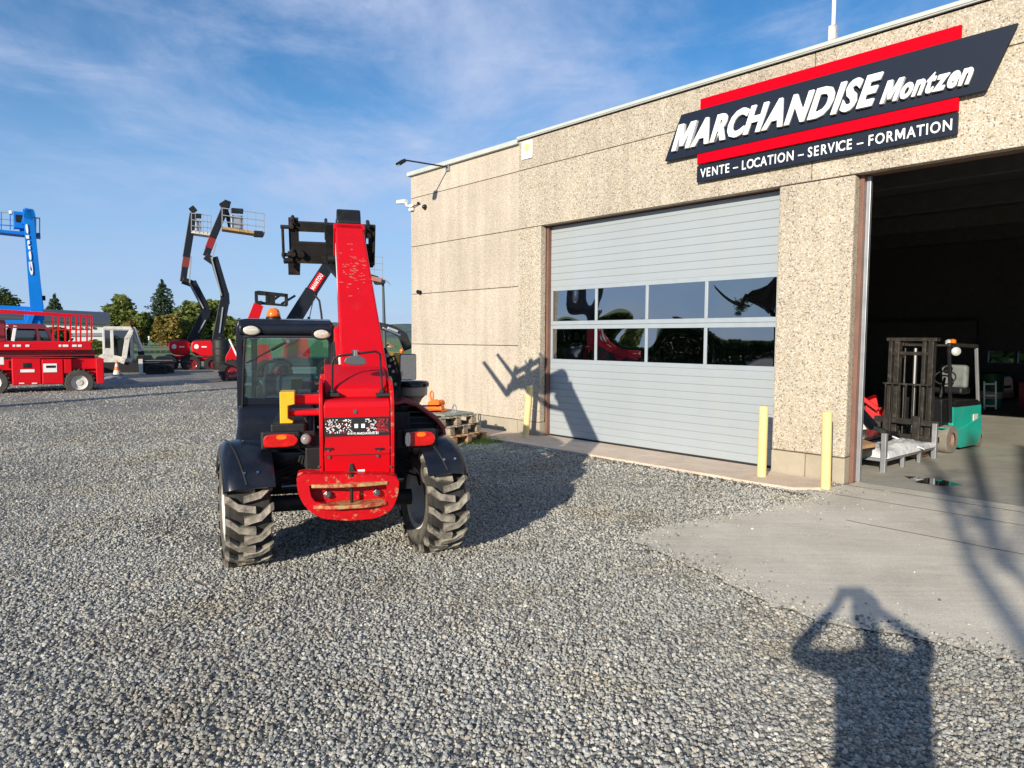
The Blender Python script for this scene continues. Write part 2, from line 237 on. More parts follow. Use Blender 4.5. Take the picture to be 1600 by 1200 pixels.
STEEL = mat('galvanised_steel', (0.42, 0.44, 0.46), 0.42, 0.7, var=0.15, vscale=5)
BOLT = mat('bolt_steel', (0.25, 0.25, 0.25), 0.35, 0.9)
CHROME = mat('chrome', (0.8, 0.8, 0.8), 0.12, 1.0)
WHITE = mat('white_paint', (0.78, 0.78, 0.76), 0.45, var=0.06, vscale=3)
WHITED = mat('dirty_white_paint', (0.62, 0.60, 0.55), 0.5, var=0.12, vscale=3, dirt=(0.30, 0.25, 0.17), dirt_amt=0.7, dscale=4)
YEL = mat('bollard_yellow', (0.82, 0.62, 0.26), 0.5, var=0.07, vscale=4, dirt=(0.45, 0.34, 0.14), dirt_amt=0.6, dscale=9, dlo=0.6, dhi=0.75)
YELB = mat('bracket_yellow', (0.72, 0.42, 0.015), 0.4, var=0.1, dirt=(0.2, 0.12, 0.04), dirt_amt=0.6, dscale=14, dlo=0.56, dhi=0.66)
ORG = mat('orange_paint', (0.80, 0.16, 0.008), 0.45, var=0.1)
WOOD = mat('pallet_wood', (0.36, 0.21, 0.11), 0.8, var=0.3, vscale=9, bump=0.3)
WOODG = mat('weathered_wood', (0.30, 0.25, 0.18), 0.85, var=0.25, vscale=9, bump=0.3)
BLUE = mat('blue_boom_paint', (0.0, 0.17, 0.60), 0.5, spec=0.25, var=0.08, vscale=1.5)
BROWN = mat('brown_frame_paint', (0.17, 0.085, 0.06), 0.55, var=0.2, vscale=3)
RAILG = mat('rail_grey', (0.26, 0.28, 0.30), 0.5)
DOORM = mat('door_silver_paint', (0.36, 0.40, 0.42), 0.42, 0.15, var=0.045, vscale=1.1, dirt=(0.42, 0.42, 0.38), dirt_amt=0.3, dscale=1.5, spec=0.4)
ALU = mat('aluminium_frame', (0.42, 0.47, 0.50), 0.35, 0.3, var=0.05)
TRIMW = mat('roof_trim_white', (0.46, 0.49, 0.46), 0.5, var=0.08, vscale=4)
SIGNN = mat('sign_navy', (0.010, 0.016, 0.032), 0.55, spec=0.2, var=0.05, vscale=2)
SIGNR = mat('sign_red', (0.52, 0.0, 0.010), 0.6, spec=0.05)
SIGNW = mat('sign_white', (0.82, 0.84, 0.82), 0.5)
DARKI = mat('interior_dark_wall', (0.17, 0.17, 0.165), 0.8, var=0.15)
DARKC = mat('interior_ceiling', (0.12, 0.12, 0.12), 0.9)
GREEN = mat('forklift_green', (0.008, 0.38, 0.30), 0.4, var=0.12, vscale=3, dirt=(0.12, 0.22, 0.15), dirt_amt=0.7, dscale=4)
PLAST = mat('plastic_wrap', (0.68, 0.70, 0.72), 0.25, var=0.1, bump=0.6, bscale=18)
AMBER = mat('amber_lens', (0.80, 0.17, 0.003), 0.15, coat=0.8, var=0.3, vscale=18)
REDL = mat('red_lens', (0.50, 0.006, 0.004), 0.18, coat=0.6, var=0.25, vscale=30)
CLEARL = mat('clear_lens', (0.72, 0.72, 0.68), 0.12, 0.3, coat=0.8, var=0.15, vscale=50)
LAMPG = mat('worklight_glass', (0.70, 0.66, 0.55), 0.12, 0.35, coat=0.9, var=0.2, vscale=45)
ROOFD = mat('dark_roof', (0.05, 0.06, 0.075), 0.6, var=0.1)
TARP = mat('grey_tarp', (0.20, 0.20, 0.22), 0.8, var=0.2, bump=0.5, bscale=6)
GRASS = mat('field_grass', (0.10, 0.17, 0.035), 0.9, var=0.3, vscale=0.3, dirt=(0.16, 0.15, 0.06), dirt_amt=0.5, dscale=0.1)
HILL = mat('hazy_hill_forest', (0.065, 0.10, 0.088), 0.9, var=0.5, vscale=0.02, dirt=(0.10, 0.13, 0.055), dirt_amt=0.8, dscale=0.006, bump=0.5, bscale=0.03)  # distance haze put into the forest colour, lighter and bluer
BARK = mat('bark', (0.09, 0.065, 0.045), 0.9, var=0.3, bump=0.4)
LEAFD = leafmat('leaf_dark_green', (0.03, 0.055, 0.018), (0.08, 0.115, 0.03), 0.5)
LEAFM = leafmat('leaf_mid_green', (0.09, 0.135, 0.03), (0.25, 0.27, 0.07), 0.35)
LEAFY = leafmat('leaf_autumn', (0.12, 0.12, 0.03), (0.34, 0.22, 0.05), 0.3)
LEAFC = leafmat('needle_green', (0.03, 0.06, 0.032), (0.07, 0.11, 0.05), 0.7)
CLOTH = mat('dark_jacket', (0.03, 0.035, 0.05), 0.9, var=0.2); SKIN = mat('skin', (0.45, 0.26, 0.18), 0.6); JEANS = mat('jeans', (0.04, 0.06, 0.12), 0.9, var=0.2)
GLASS_CAB = glassmat('cab_glass', (0.84, 0.98, 0.96), 0.10, 0.01)
GLASS_DOOR = glassmat('door_pane', (0.16, 0.18, 0.22), 0.30, 0.015, 0.04)
GLASS_DK = glassmat('dark_window', (0.10, 0.16, 0.18), 0.15, 0.02)

# ------------------------------------------------------------------ mesh building
class MB:
    def __init__(s): s.v = []; s.f = []
    def add(s, vs, fs):
        b = len(s.v); s.v += [tuple(v) for v in vs]; s.f += [tuple(i+b for i in f) for f in fs]; return s
    def box(s, c, d, M=None):
        c = Vector(c); vs = [Vector((x*d[0]/2, y*d[1]/2, z*d[2]/2)) for x in (-1, 1) for y in (-1, 1) for z in (-1, 1)]
        vs = [(M @ v if M else v)+c for v in vs]
        return s.add(vs, [(0, 1, 3, 2), (4, 6, 7, 5), (0, 4, 5, 1), (2, 3, 7, 6), (0, 2, 6, 4), (1, 5, 7, 3)])
    def b2(s, a, b): return s.box([(a[i]+b[i])/2 for i in range(3)], [abs(a[i]-b[i]) for i in range(3)])
    def hexa(s, p): return s.add(p, [(0, 3, 2, 1), (4, 5, 6, 7), (0, 1, 5, 4), (1, 2, 6, 5), (2, 3, 7, 6), (3, 0, 4, 7)])
    def bar(s, p0, p1, w, h, w1=None, h1=None, up=(0, 0, 1)):
        p0 = Vector(p0); p1 = Vector(p1); d = (p1-p0).normalized(); up = Vector(up)
        if abs(d.dot(up)) > 0.98: up = Vector((0, 1, 0))
        sx = d.cross(up).normalized(); uz = sx.cross(d); w1 = w if w1 is None else w1; h1 = h if h1 is None else h1
        q = lambda p, w, h: [p+sx*a*w/2+uz*b*h/2 for a, b in ((-1, -1), (1, -1), (1, 1), (-1, 1))]
        return s.hexa(q(p0, w, h)+q(p1, w1, h1))
    def cyl(s, p0, p1, r0, r1=None, n=14, cap=True):
        p0 = Vector(p0); p1 = Vector(p1); r1 = r0 if r1 is None else r1; d = (p1-p0).normalized(); a = d.orthogonal().normalized(); b = d.cross(a)
        vs = [p+(a*cos(t*2*pi/n)+b*sin(t*2*pi/n))*r for p, r in ((p0, r0), (p1, r1)) for t in range(n)]
        fs = [(i, (i+1) % n, n+(i+1) % n, n+i) for i in range(n)]
        if cap: fs += [tuple(range(n-1, -1, -1)), tuple(range(n, 2*n))]
        return s.add(vs, fs)
    def tube(s, pts, r, n=8):
        pts = [Vector(p) for p in pts]; vs = []; prev = None
        for i, p in enumerate(pts):
            d = ((pts[min(i+1, len(pts)-1)]-p).normalized()+(p-pts[max(i-1, 0)]).normalized()).normalized()
            a = (d.orthogonal() if prev is None else prev-d*prev.dot(d)).normalized(); prev = a; b = d.cross(a)
            vs += [p+(a*cos(t*2*pi/n)+b*sin(t*2*pi/n))*r for t in range(n)]
        fs = [(k*n+i, k*n+(i+1) % n, (k+1)*n+(i+1) % n, (k+1)*n+i) for k in range(len(pts)-1) for i in range(n)]
        fs += [tuple(range(n-1, -1, -1)), tuple(range((len(pts)-1)*n, len(pts)*n))]
        return s.add(vs, fs)
    def prism(s, poly, f, a, b):
        """extrude 2-D polygon; f(u, v, w) -> point"""
        n = len(poly); vs = [f(u, v, a) for u, v in poly]+[f(u, v, b) for u, v in poly]
        return s.add(vs, [tuple(range(n)), tuple(range(2*n-1, n-1, -1))]+[(i, n+i, n+(i+1) % n, (i+1) % n) for i in range(n)])
    def ring(s, outer, inner, f, a, b):
        n = len(outer); vs = [f(u, v, a) for u, v in outer]+[f(u, v, a) for u, v in inner]+[f(u, v, b) for u, v in outer]+[f(u, v, b) for u, v in inner]
        fs = []
        for i in range(n):
            j = (i+1) % n
            fs += [(i, j, n+j, n+i), (2*n+i, 3*n+i, 3*n+j, 2*n+j), (i, 2*n+i, 2*n+j, j), (n+i, n+j, 3*n+j, 3*n+i)]
        return s.add(vs, fs)
    def lathe(s, prof, c, axis=(0, 0, 1), n=24, cap=True):
        c = Vector(c); d = Vector(axis).normalized(); a = d.orthogonal().normalized(); b = d.cross(a); vs = []
        for r, h in prof: vs += [c+d*h+(a*cos(t*2*pi/n)+b*sin(t*2*pi/n))*r for t in range(n)]
        m = len(prof); fs = [(k*n+i, k*n+(i+1) % n, (k+1)*n+(i+1) % n, (k+1)*n+i) for k in range(m-1) for i in range(n)]
        if cap and prof[0][0] > 1e-6: fs.append(tuple(range(n-1, -1, -1)))
        if cap and prof[-1][0] > 1e-6: fs.append(tuple(range((m-1)*n, m*n)))
        return s.add(vs, fs)
    def ell(s, c, r, n=14, m=8, M=None):
        c = Vector(c); vs = []
        for j in range(m+1):
            t = pi*j/m
            for i in range(n):
                v = Vector((r[0]*sin(t)*cos(2*pi*i/n), r[1]*sin(t)*sin(2*pi*i/n), r[2]*cos(t))); vs.append((M @ v if M else v)+c)
        return s.add(vs, [(j*n+i, (j+1)*n+i, (j+1)*n+(i+1) % n, j*n+(i+1) % n) for j in range(m) for i in range(n)])
    def obj(s, name, m, parent=None, bevel=0.0, smooth=0, loc=None, seg=2):
        me = bpy.data.meshes.new(name); me.from_pydata(s.v, [], s.f); me.materials.append(m)
        bm = bmesh.new(); bm.from_mesh(me); bmesh.ops.remove_doubles(bm, verts=bm.verts, dist=1e-6); bmesh.ops.recalc_face_normals(bm, faces=bm.faces); bm.to_mesh(me); bm.free()
        if smooth:
            me.polygons.foreach_set('use_smooth', [True]*len(me.polygons)); me.set_sharp_from_angle(angle=R(smooth))
        o = bpy.data.objects.new(name, me); COL.objects.link(o)
        if parent: o.parent = parent
        if loc: o.location = loc
        if bevel:
            md = o.modifiers.new('edge', 'BEVEL'); md.width = bevel; md.segments = seg; md.limit_method = 'ANGLE'; md.angle_limit = R(40)
        return o
def tag(o, label=None, cat=None, group=None, kind=None):
    if label: o['label'] = label
    if cat: o['category'] = cat
    if group: o['group'] = group
    if kind: o['kind'] = kind
    return o
def empty(name, loc, rz=0.0, label=None, cat=None, group=None):
    o = bpy.data.objects.new(name, None); COL.objects.link(o); o.location = loc; o.rotation_euler = (0, 0, rz); o.empty_display_size = 0.1
    return tag(o, label, cat, group)
def copy_tree(o, parent=None):
    c = o.copy(); COL.objects.link(c)
    if parent: c.parent = parent
    for ch in [x for x in bpy.data.objects if x.parent == o]: copy_tree(ch, c)
    return c
def idf(u, v, w): return Vector((u, v, w))

def letters(text, x0, x1, z0, z1, parent, m, f, depth=0.05, shear=0.0, bold=0.03, gap=0.06, name='letter', dbase=0.0, squeeze=True, space=0.3, lower_ref='H'):
    """letters as separate solid meshes laid between (x0..x1, z0..z1) on the face mapping f(u, z, out)"""
    def curve(ch):
        cu = bpy.data.curves.new('t', 'FONT'); cu.body = ch; cu.size = 1.0; cu.offset = bold; cu.extrude = 0.5; cu.resolution_u = 3
        ob = bpy.data.objects.new('t', cu); COL.objects.link(ob); bpy.context.view_layer.update()
        me = bpy.data.meshes.new_from_object(ob); bpy.data.objects.remove(ob); bpy.data.curves.remove(cu); return me
    def em(st):
        pl = [(0, 0), (0, 1), (st*1.35, 1), (.5, .47), (1-st*1.35, 1), (1, 1), (1, 0), (1-st, 0), (1-st, .64), (.5+st*.42, .13), (.5-st*.42, .13), (st, .64), (st, 0)]
        hh = rz1-rz0; pl = [(a*hh*1.08, rz0+b*hh) for a, b in pl]; n = len(pl); me = bpy.data.meshes.new(name)
        me.from_pydata([(a, b, -.5) for a, b in pl]+[(a, b, .5) for a, b in pl], [], [tuple(range(n-1, -1, -1)), tuple(range(n, 2*n))]+[(i, (i+1) % n, n+(i+1) % n, n+i) for i in range(n)]); return me
    ref = curve(lower_ref); zz = [v.co.y for v in ref.vertices]; rz0, rz1 = min(zz), max(zz); cur = 0; items = []
    for ch in text:
        if ch == ' ': cur += space; continue
        me = em(0.23 if bold > 0.03 else 0.17) if ch == 'M' else curve(ch); xs = [v.co.x for v in me.vertices]; a, b = min(xs), max(xs)
        lb = {'C': -.6, 'O': .5, 'S': .6, 'A': .1, 'V': .1, 'T': .3, 'o': .6, 'e': .6, 'z': .5, 't': .3}.get(ch, 1.0); rbq = {'R': .1, 'C': .3, 'D': .5, 'O': .5, 'S': .6, 'A': .1, 'V': .1, 'T': .3, 'o': .6, 'e': .6, 'z': .5, 't': .3, 'L': .3}.get(ch, 1.0)
        if items: cur += gap*(lb+prev_rb)
        prev_rb = rbq; items.append((me, cur-a)); cur += (b-a)
    W = cur; sx = (x1-x0)/W
    for me, off in items:
        for v in me.vertices:
            zn = (v.co.y-rz0)/(rz1-rz0); z = z0+zn*(z1-z0); u = x0+(v.co.x+off)*sx+shear*(z-z0); v.co = f(u, z, dbase+(v.co.z+0.5)*depth)
        me.materials.clear(); me.materials.append(m)
        bm = bmesh.new(); bm.from_mesh(me); bmesh.ops.remove_doubles(bm, verts=bm.verts, dist=1e-5); bmesh.ops.recalc_face_normals(bm, faces=bm.faces); bm.to_mesh(me); bm.free()
        o = bpy.data.objects.new(name, me); COL.objects.link(o); o.parent = parent
    bpy.data.meshes.remove(ref)

# ================================================================== SETTING: ground
def sheet(name, pts, z, m, thick=0.0):
    b = MB(); n = len(pts)
    if thick: b.prism([(p[0], p[1]) for p in pts], idf, z-thick, z)
    else: b.add([(p[0], p[1], z) for p in pts], [tuple(range(n))])
    return tag(b.obj(name, m), kind='structure')
def fpt(s, n): return FO+FU*s+FN*n
sheet('grass_field', [(-4500, -600), (4500, -600), (4500, 6000), (-4500, 6000)], -0.03, GRASS)
yard = [(-75, -60), (60, -60), (60, 52), (-10, 52), (-75, 46)]
sheet('gravel_yard', yard, 0.0, GRAV)
def build_hills():
    rr = random.Random(3); b = MB(); n = 180
    for layer, (Y, base, amp) in enumerate(((1900, 44, 14), (1300, 14, 7))):
        vs = []; 
        for i in range(n+1):
            x = -2600+5200*i/n; hgt = base+amp*(mnoise.noise(Vector((x*0.0016, layer*7.1, 0.3)))*1.3+0.3*mnoise.noise(Vector((x*0.012, 3, layer)))+0.12*mnoise.noise(Vector((x*0.06, 3, layer))))
            vs += [(x, Y-320, -2), (x, Y-120, hgt*0.72), (x, Y, hgt), (x, Y+200, hgt*0.6)]
        b.add(vs, [(i*4+k, i*4+k+1, i*4+k+5, i*4+k+4) for i in range(n) for k in range(3)])
    tag(b.obj('hills', HILL, smooth=60), kind='structure')
build_hills()
# concrete apron in front of the open bay (irregular edge where gravel has drifted over it)
edge = [G(1287, 766), G(1250, 785), G(1180, 800), G(1080, 815), G(1020, 828), G(985, 846), G(1060, 880), G(1130, 910), G(1210, 950), G(1290, 975), G(1440, 1000), G(1600, 1040)]
def refine(pts, amp, sub=7, seed=1):
    rr = random.Random(seed); out = []
    for a, b in zip(pts[:-1], pts[1:]):
        for k in range(sub):
            p = a.lerp(b, k/sub); out.append(Vector((p.x+rr.uniform(-amp, amp), p.y+rr.uniform(-amp, amp), 0)))
    out.append(pts[-1]); return out
edge_f = refine(edge, 0.035)
J = 1.62      # distance of the cast joint in front of the facade
def on_line(p, off):  # project onto line parallel to facade at n=-off
    n_ = (p-FO).dot(FN); return p-FN*(n_+off)
apr = [p for p in edge_f]
far = [Vector((4.2, 2.2, 0)), Vector((9, -0.5, 0)), Vector((22, -4, 0)), fpt(17, -0.05), fpt(5.60, -0.05), fpt(5.45, -0.42)]
APRON = [(p.x, p.y) for p in apr+far]
sheet('concrete_apron', APRON, 0.014, CONC)
jm = MB()
for off, s0, s1 in ((0.62, 5.4, 17), (1.62, 6.2, 17)):
    k = 0; a = fpt(s0, -off)
    pts = [fpt(s0+(s1-s0)*t/60, -off+0.012*mnoise.noise(Vector((t*0.9, off, 0)))) for t in range(61)]
    for p, q in zip(pts[:-1], pts[1:]):
        w = 0.011; jm.add([p+FN*w*0.5+Vector((0, 0, 0.018)), p-FN*w*0.5+Vector((0, 0, 0.018)), q-FN*w*0.5+Vector((0, 0, 0.018)), q+FN*w*0.5+Vector((0, 0, 0.018))], [(0, 1, 2, 3)])
tag(jm.obj('apron_joint', mat('joint_filler', (0.045, 0.042, 0.038), 0.9)), kind='structure')
# workshop floor
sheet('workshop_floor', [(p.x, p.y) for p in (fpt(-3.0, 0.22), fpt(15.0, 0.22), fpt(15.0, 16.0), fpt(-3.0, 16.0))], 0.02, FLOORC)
sheet('threshold', [(p.x, p.y) for p in (fpt(5.60, -0.05), fpt(9.6, -0.05), fpt(9.6, 0.22), fpt(5.60, 0.22))], 0.018, CONC)
sheet('puddle', [(p.x, p.y) for p in (G(1412, 746.5), G(1440, 748), G(1475, 753), G(1504, 761), G(1470, 762), G(1432, 757))], 0.0225, mat('wet_film', (0.02, 0.02, 0.02), 0.04, spec=0.8))
# pavement strip in front of the closed door
kb = [G(700, 684), G(780, 690), G(860, 703), G(960, 719.5), G(1100, 743), G(1180, 757), G(1240, 766), G(1287, 766)]
kin = [fpt(5.45, -0.03), fpt(4.7, -0.03), fpt(4.60, 0.18), fpt(0.72, 0.18), fpt(0.6, -0.03), fpt(-1.6, -0.03)]
sheet('pavement_strip', [(p.x, p.y) for p in kb+kin], 0.03, CONCW, thick=0.05)
# rusty gutter soil line along strip
gb = MB(); ggp = refine([G(880, 706), G(960, 722), G(1100, 746), G(1180, 761), G(1262, 775)], 0.02, 6, 4)
for p, q in zip(ggp[:-1], ggp[1:]):
    dn = Vector((q-p)).cross(Vector((0, 0, 1))).normalized(); w = 0.07
    gb.add([p+dn*w+Vector((0, 0, .006)), p-dn*w+Vector((0, 0, .006)), q-dn*w+Vector((0, 0, .006)), q+dn*w+Vector((0, 0, .006))], [(0, 1, 2, 3)])
tag(gb.obj('wet_soil_line', mat('rusty_soil', (0.10, 0.068, 0.042), 0.8, var=0.4, vscale=9)), kind='structure')

# ---- loose stones
def point_in(poly, X, Y):
    ins = np.zeros(len(X), bool); n = len(poly); j = n-1
    for i in range(n):
        xi, yi = poly[i]; xj, yj = poly[j]
        c = ((yi > Y) != (yj > Y)) & (X < (xj-xi)*(Y-yi)/(yj-yi+1e-12)+xi); ins ^= c; j = i
    return ins
def build_gravel():
    rg = np.random.RandomState(5); P = []; S = []
    for (y0, y1, dens, smin, smax) in ((2.3, 3.6, 5600, .0052, .0135), (3.6, 5.2, 4600, .0056, .0128), (5.2, 7.5, 2700, .0068, .0130), (7.5, 10.5, 1100, .009, .015), (10.5, 15, 420, .010, .017), (15, 24, 120, .011, .021)):
        xa, xb = -0.80*y1-0.3, 0.80*y1+0.3; n = int((xb-xa)*(y1-y0)*dens)
        X = rg.uniform(xa, xb, n); Y = rg.uniform(y0, y1, n); k = (np.abs(X) < 0.80*Y+0.3); X = X[k]; Y = Y[k]
        s = smin+(smax-smin)*rg.rand(len(X))**1.9; P.append(np.stack([X, Y], 1)); S.append(s)
    P = np.concatenate(P); S = np.concatenate(S)
    ins = point_in(APRON, P[:, 0], P[:, 1])
    # distance to apron outline -> stones drift a little onto the slab
    E = np.array([(p.x, p.y) for p in edge_f]); dmin = np.full(len(P), 9.0)
    for i in range(len(E)): dmin = np.minimum(dmin, np.hypot(P[:, 0]-E[i, 0], P[:, 1]-E[i, 1]))
    u = rg.rand(len(P)); keep = (~ins) | (u < 0.8*np.exp(-dmin/0.07)+0.03*np.exp(-dmin/0.3)+0.0002)
    fac = (P[:, 0]-FO.x)*FN.x+(P[:, 1]-FO.y)*FN.y
    keep &= fac < -0.02
    ks = point_in([(p.x, p.y) for p in kb+kin], P[:, 0], P[:, 1]); keep &= (~ks) | (u < 0.006)
    P = P[keep]; S = S[keep]; insk = ins[keep]
    den = np.array([mnoise.noise(Vector((x*0.55+y*0.12, y*0.22, 5.0)))+0.45*mnoise.noise(Vector((x*1.9, y*0.9, 2.0))) for x, y in P]); kk = rg.rand(len(P)) < np.clip(1.25-np.maximum(0, den-0.12)*2.6, 0.30, 1); P = P[kk]; S = S[kk]; insk = insk[kk]
    Z = S*(0.9*rg.rand(len(S))-0.35)+0.003+0.014*insk
    und = np.array([mnoise.noise(Vector((x*1.1, y*1.1, 0)))*0.006 for x, y in P[::1]]) if len(P) < 400000 else 0
    V = np.stack([P[:, 0], P[:, 1], Z+und], 1)
    me = bpy.data.meshes.new('gravel'); me.vertices.add(len(V)); me.vertices.foreach_set('co', V.astype(np.float32).ravel())
    at = me.attributes.new('sc', 'FLOAT', 'POINT'); at.data.foreach_set('value', S.astype(np.float32)); me.materials.append(STONE)
    o = bpy.data.objects.new('gravel', me); COL.objects.link(o); tag(o, kind='stuff', label='crushed grey stone gravel lying loose across the yard', cat='gravel')
    ng = bpy.data.node_groups.new('gravel_scatter', 'GeometryNodeTree'); ng.interface.new_socket(name='Geometry', in_out='INPUT', socket_type='NodeSocketGeometry'); ng.interface.new_socket(name='Geometry', in_out='OUTPUT', socket_type='NodeSocketGeometry')
    N = ng.nodes.new; L = ng.links.new; gi = N('NodeGroupInput'); go = N('NodeGroupOutput')
    g2i = N('GeometryNodeGeometryToInstance')
    for k in range(6):
        ico = N('GeometryNodeMeshIcoSphere'); ico.inputs['Radius'].default_value = 1; ico.inputs['Subdivisions'].default_value = 2 if k % 2 else 1
        pos = N('GeometryNodeInputPosition'); nz = N('ShaderNodeTexNoise'); nz.noise_dimensions = '4D'; nz.inputs['W'].default_value = k*7.3; nz.inputs['Scale'].default_value = 1.0; nz.inputs['Detail'].default_value = 1.0; L(pos.outputs[0], nz.inputs['Vector'])
        sub = N('ShaderNodeVectorMath'); sub.operation = 'SUBTRACT'; L(nz.outputs['Color'], sub.inputs[0]); sub.inputs[1].default_value = (0.5, 0.5, 0.5)
        scl = N('ShaderNodeVectorMath'); scl.operation = 'SCALE'; L(sub.outputs[0], scl.inputs[0]); scl.inputs['Scale'].default_value = 1.9
        sp = N('GeometryNodeSetPosition'); L(ico.outputs['Mesh'], sp.inputs['Geometry']); L(scl.outputs[0], sp.inputs['Offset'])
        tr = N('GeometryNodeTransform'); L(sp.outputs[0], tr.inputs['Geometry']); tr.inputs['Scale'].default_value = (1.0, (0.75, 0.9, 0.65, 1.0, 0.8, 0.7)[k], (0.6, 0.7, 0.5, 0.75, 0.65, 0.8)[k])
        sm = N('GeometryNodeSetMaterial'); L(tr.outputs[0], sm.inputs['Geometry']); sm.inputs['Material'].default_value = STONE
        ss = N('GeometryNodeSetShadeSmooth'); L(sm.outputs[0], ss.inputs['Geometry']); ss.inputs['Shade Smooth'].default_value = False
        L(ss.outputs[0], g2i.inputs[0])
    iop = N('GeometryNodeInstanceOnPoints'); L(gi.outputs[0], iop.inputs['Points']); L(g2i.outputs[0], iop.inputs['Instance']); iop.inputs['Pick Instance'].default_value = True
    ri = N('FunctionNodeRandomValue'); ri.data_type = 'INT'; ri.inputs[4].default_value = 0; ri.inputs[5].default_value = 5; L(ri.outputs[2], iop.inputs['Instance Index'])
    rv = N('FunctionNodeRandomValue'); rv.data_type = 'FLOAT_VECTOR'; rv.inputs[0].default_value = (-0.6, -0.6, 0); rv.inputs[1].default_value = (0.6, 0.6, 6.28); L(rv.outputs[0], iop.inputs['Rotation'])
    na = N('GeometryNodeInputNamedAttribute'); na.data_type = 'FLOAT'; na.inputs['Name'].default_value = 'sc'; L(na.outputs[0], iop.inputs['Scale'])
    L(iop.outputs[0], go.inputs[0]); md = o.modifiers.new('scatter', 'NODES'); md.node_group = ng
    
build_gravel()

# ================================================================== WORKSHOP BUILDING
BL = tag(empty('workshop_building', FO, -YAW), 'pebble-dashed beige concrete workshop with one closed and one open bay door', 'building')
# local frame of the building: x = s along the facade, y = inwards, z = up
def lf(s, n, z): return Vector((s, n, z))
def panel(s0, s1, z0, z1, n0=0.0, t=0.12, m=AGG, name='wall_panel', bev=0.006, g=0.005):
    return MB().b2((s0+g, n0, z0+g), (s1-g, n0+t, z1-g)).obj(name, m, BL, bevel=bev)
DZ = 3.445; BAYS = [(0.675, 4.665), (5.54, 9.55)]; ROOF = 4.88
for z0, z1 in ((0.25, 0.85), (0.85, 1.505), (1.505, 2.50), (2.50, 3.445), (3.445, 4.40), (4.40, ROOF-0.02)):
    if (z0, z1) == (0.25, 0.85): continue
    panel(-3.034, 0.137, z0 if z0 != 0.85 else 0.25, z1, 0.012, m=AGG2)
for s0, s1 in ((0.137, 5.05), (5.05, 9.98), (9.98, 15.0)):
    panel(s0, s1, 3.445, 4.40); panel(s0, s1, 4.40, ROOF)
panel(0.137, 0.675, 0.25, 3.445); panel(4.665, 5.54, 0.30, 3.445, bev=0.02, t=0.2); panel(9.55, 10.4, 0.3, 3.445); panel(10.4, 15, 0.3, 3.445)
for s0, s1 in ((-3.034, -1.9), (-1.9, -0.75), (-0.75, 0.137), (0.137, 0.675), (4.665, 5.085), (5.085, 5.54), (9.55, 15)):
    panel(s0, s1, 0.0, 0.25 if s1 < 4 else 0.30, 0.0, 0.2, PLINTH, 'plinth_block', 0.008, 0.004)
# reveals, soffits, inner leaf
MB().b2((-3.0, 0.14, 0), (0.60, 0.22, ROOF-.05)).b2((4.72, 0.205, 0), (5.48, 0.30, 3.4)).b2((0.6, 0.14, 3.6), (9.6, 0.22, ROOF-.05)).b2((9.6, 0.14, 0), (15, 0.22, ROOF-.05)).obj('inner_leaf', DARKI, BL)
for s0, s1 in BAYS:
    MB().b2((s0, 0.1215, 3.448), (s1, 0.26, 3.60)).obj('lintel', BROWN, BL)
    MB().b2((s0+0.001, 0.122, 0.0), (s0+0.045, 0.24, 3.447)).obj('door_jamb', BROWN, BL, bevel=0.004)
    MB().b2((s1-0.045, 0.205, 0.0), (s1-0.001, 0.26, 3.447)).obj('door_jamb', BROWN, BL, bevel=0.004)
MB().b2((5.586, 0.19, 0.02), (5.63, 0.245, 3.44)).obj('door_track', STEEL, BL, bevel=0.003)
MB().b2((9.46, 0.19, 0.02), (9.504, 0.245, 3.44)).obj('door_track', STEEL, BL, bevel=0.003)
# side/back walls, roof
MB().b2((-3.034, 0.16, 0), (-2.9, 16, ROOF)).obj('side_wall', AGG, BL); MB().b2((15.0, 0.0, 0), (15.15, 16, ROOF)).obj('side_wall', AGG, BL)
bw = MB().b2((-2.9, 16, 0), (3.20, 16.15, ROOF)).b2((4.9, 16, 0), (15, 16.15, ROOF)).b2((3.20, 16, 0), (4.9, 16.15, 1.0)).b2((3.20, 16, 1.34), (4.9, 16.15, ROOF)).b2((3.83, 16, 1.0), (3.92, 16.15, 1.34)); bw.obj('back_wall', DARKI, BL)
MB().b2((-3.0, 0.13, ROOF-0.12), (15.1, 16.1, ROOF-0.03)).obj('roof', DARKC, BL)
for k in range(5): MB().b2((-2.9, 2.6+k*2.9, 4.35), (14.9, 2.75+k*2.9, 4.75)).obj('roof_beam', DARKI, BL)
for k in range(4):
    MB().b2((6.2+k*0.1, 3.2+k*3, 4.18), (9.0+k*0.1, 3.26+k*3, 4.24)).obj('strip_light', mat('unlit_tube', (0.35, 0.35, 0.36), 0.5), BL)
MB().b2((-3.09, -0.05, ROOF-0.045), (0.137, 0.3, ROOF-0.02)).b2((-3.09, -0.045, ROOF-.02), (0.137, 0.25, ROOF+0.035)).obj('roof_trim', TRIMW, BL, bevel=0.004)
MB().b2((0.137, -0.045, ROOF+0.004), (15.2, 0.3, ROOF+0.018)).b2((0.137, -0.055, ROOF+0.018), (15.2, 0.25, ROOF+0.062)).obj('roof_trim', TRIMW, BL, bevel=0.004)
MB().b2((0.137, -0.02, ROOF+0.0005), (15.1, 0.1, ROOF+0.004)).obj('trim_gap', BLKR, BL)
# interior partition that the sun patch falls on
MB().b2((-2.9, 3.0, 0.02), (2.3, 3.15, 4.3)).obj('partition_wall', concrete('block_wall', (0.30, 0.26, 0.20), (0.42, 0.37, 0.29), 0.15, 1.5), BL)
MB().b2((-2.9, 15.5, 0.02), (3, 15.7, 2.2)).obj('storage_rack', DARKI, BL)
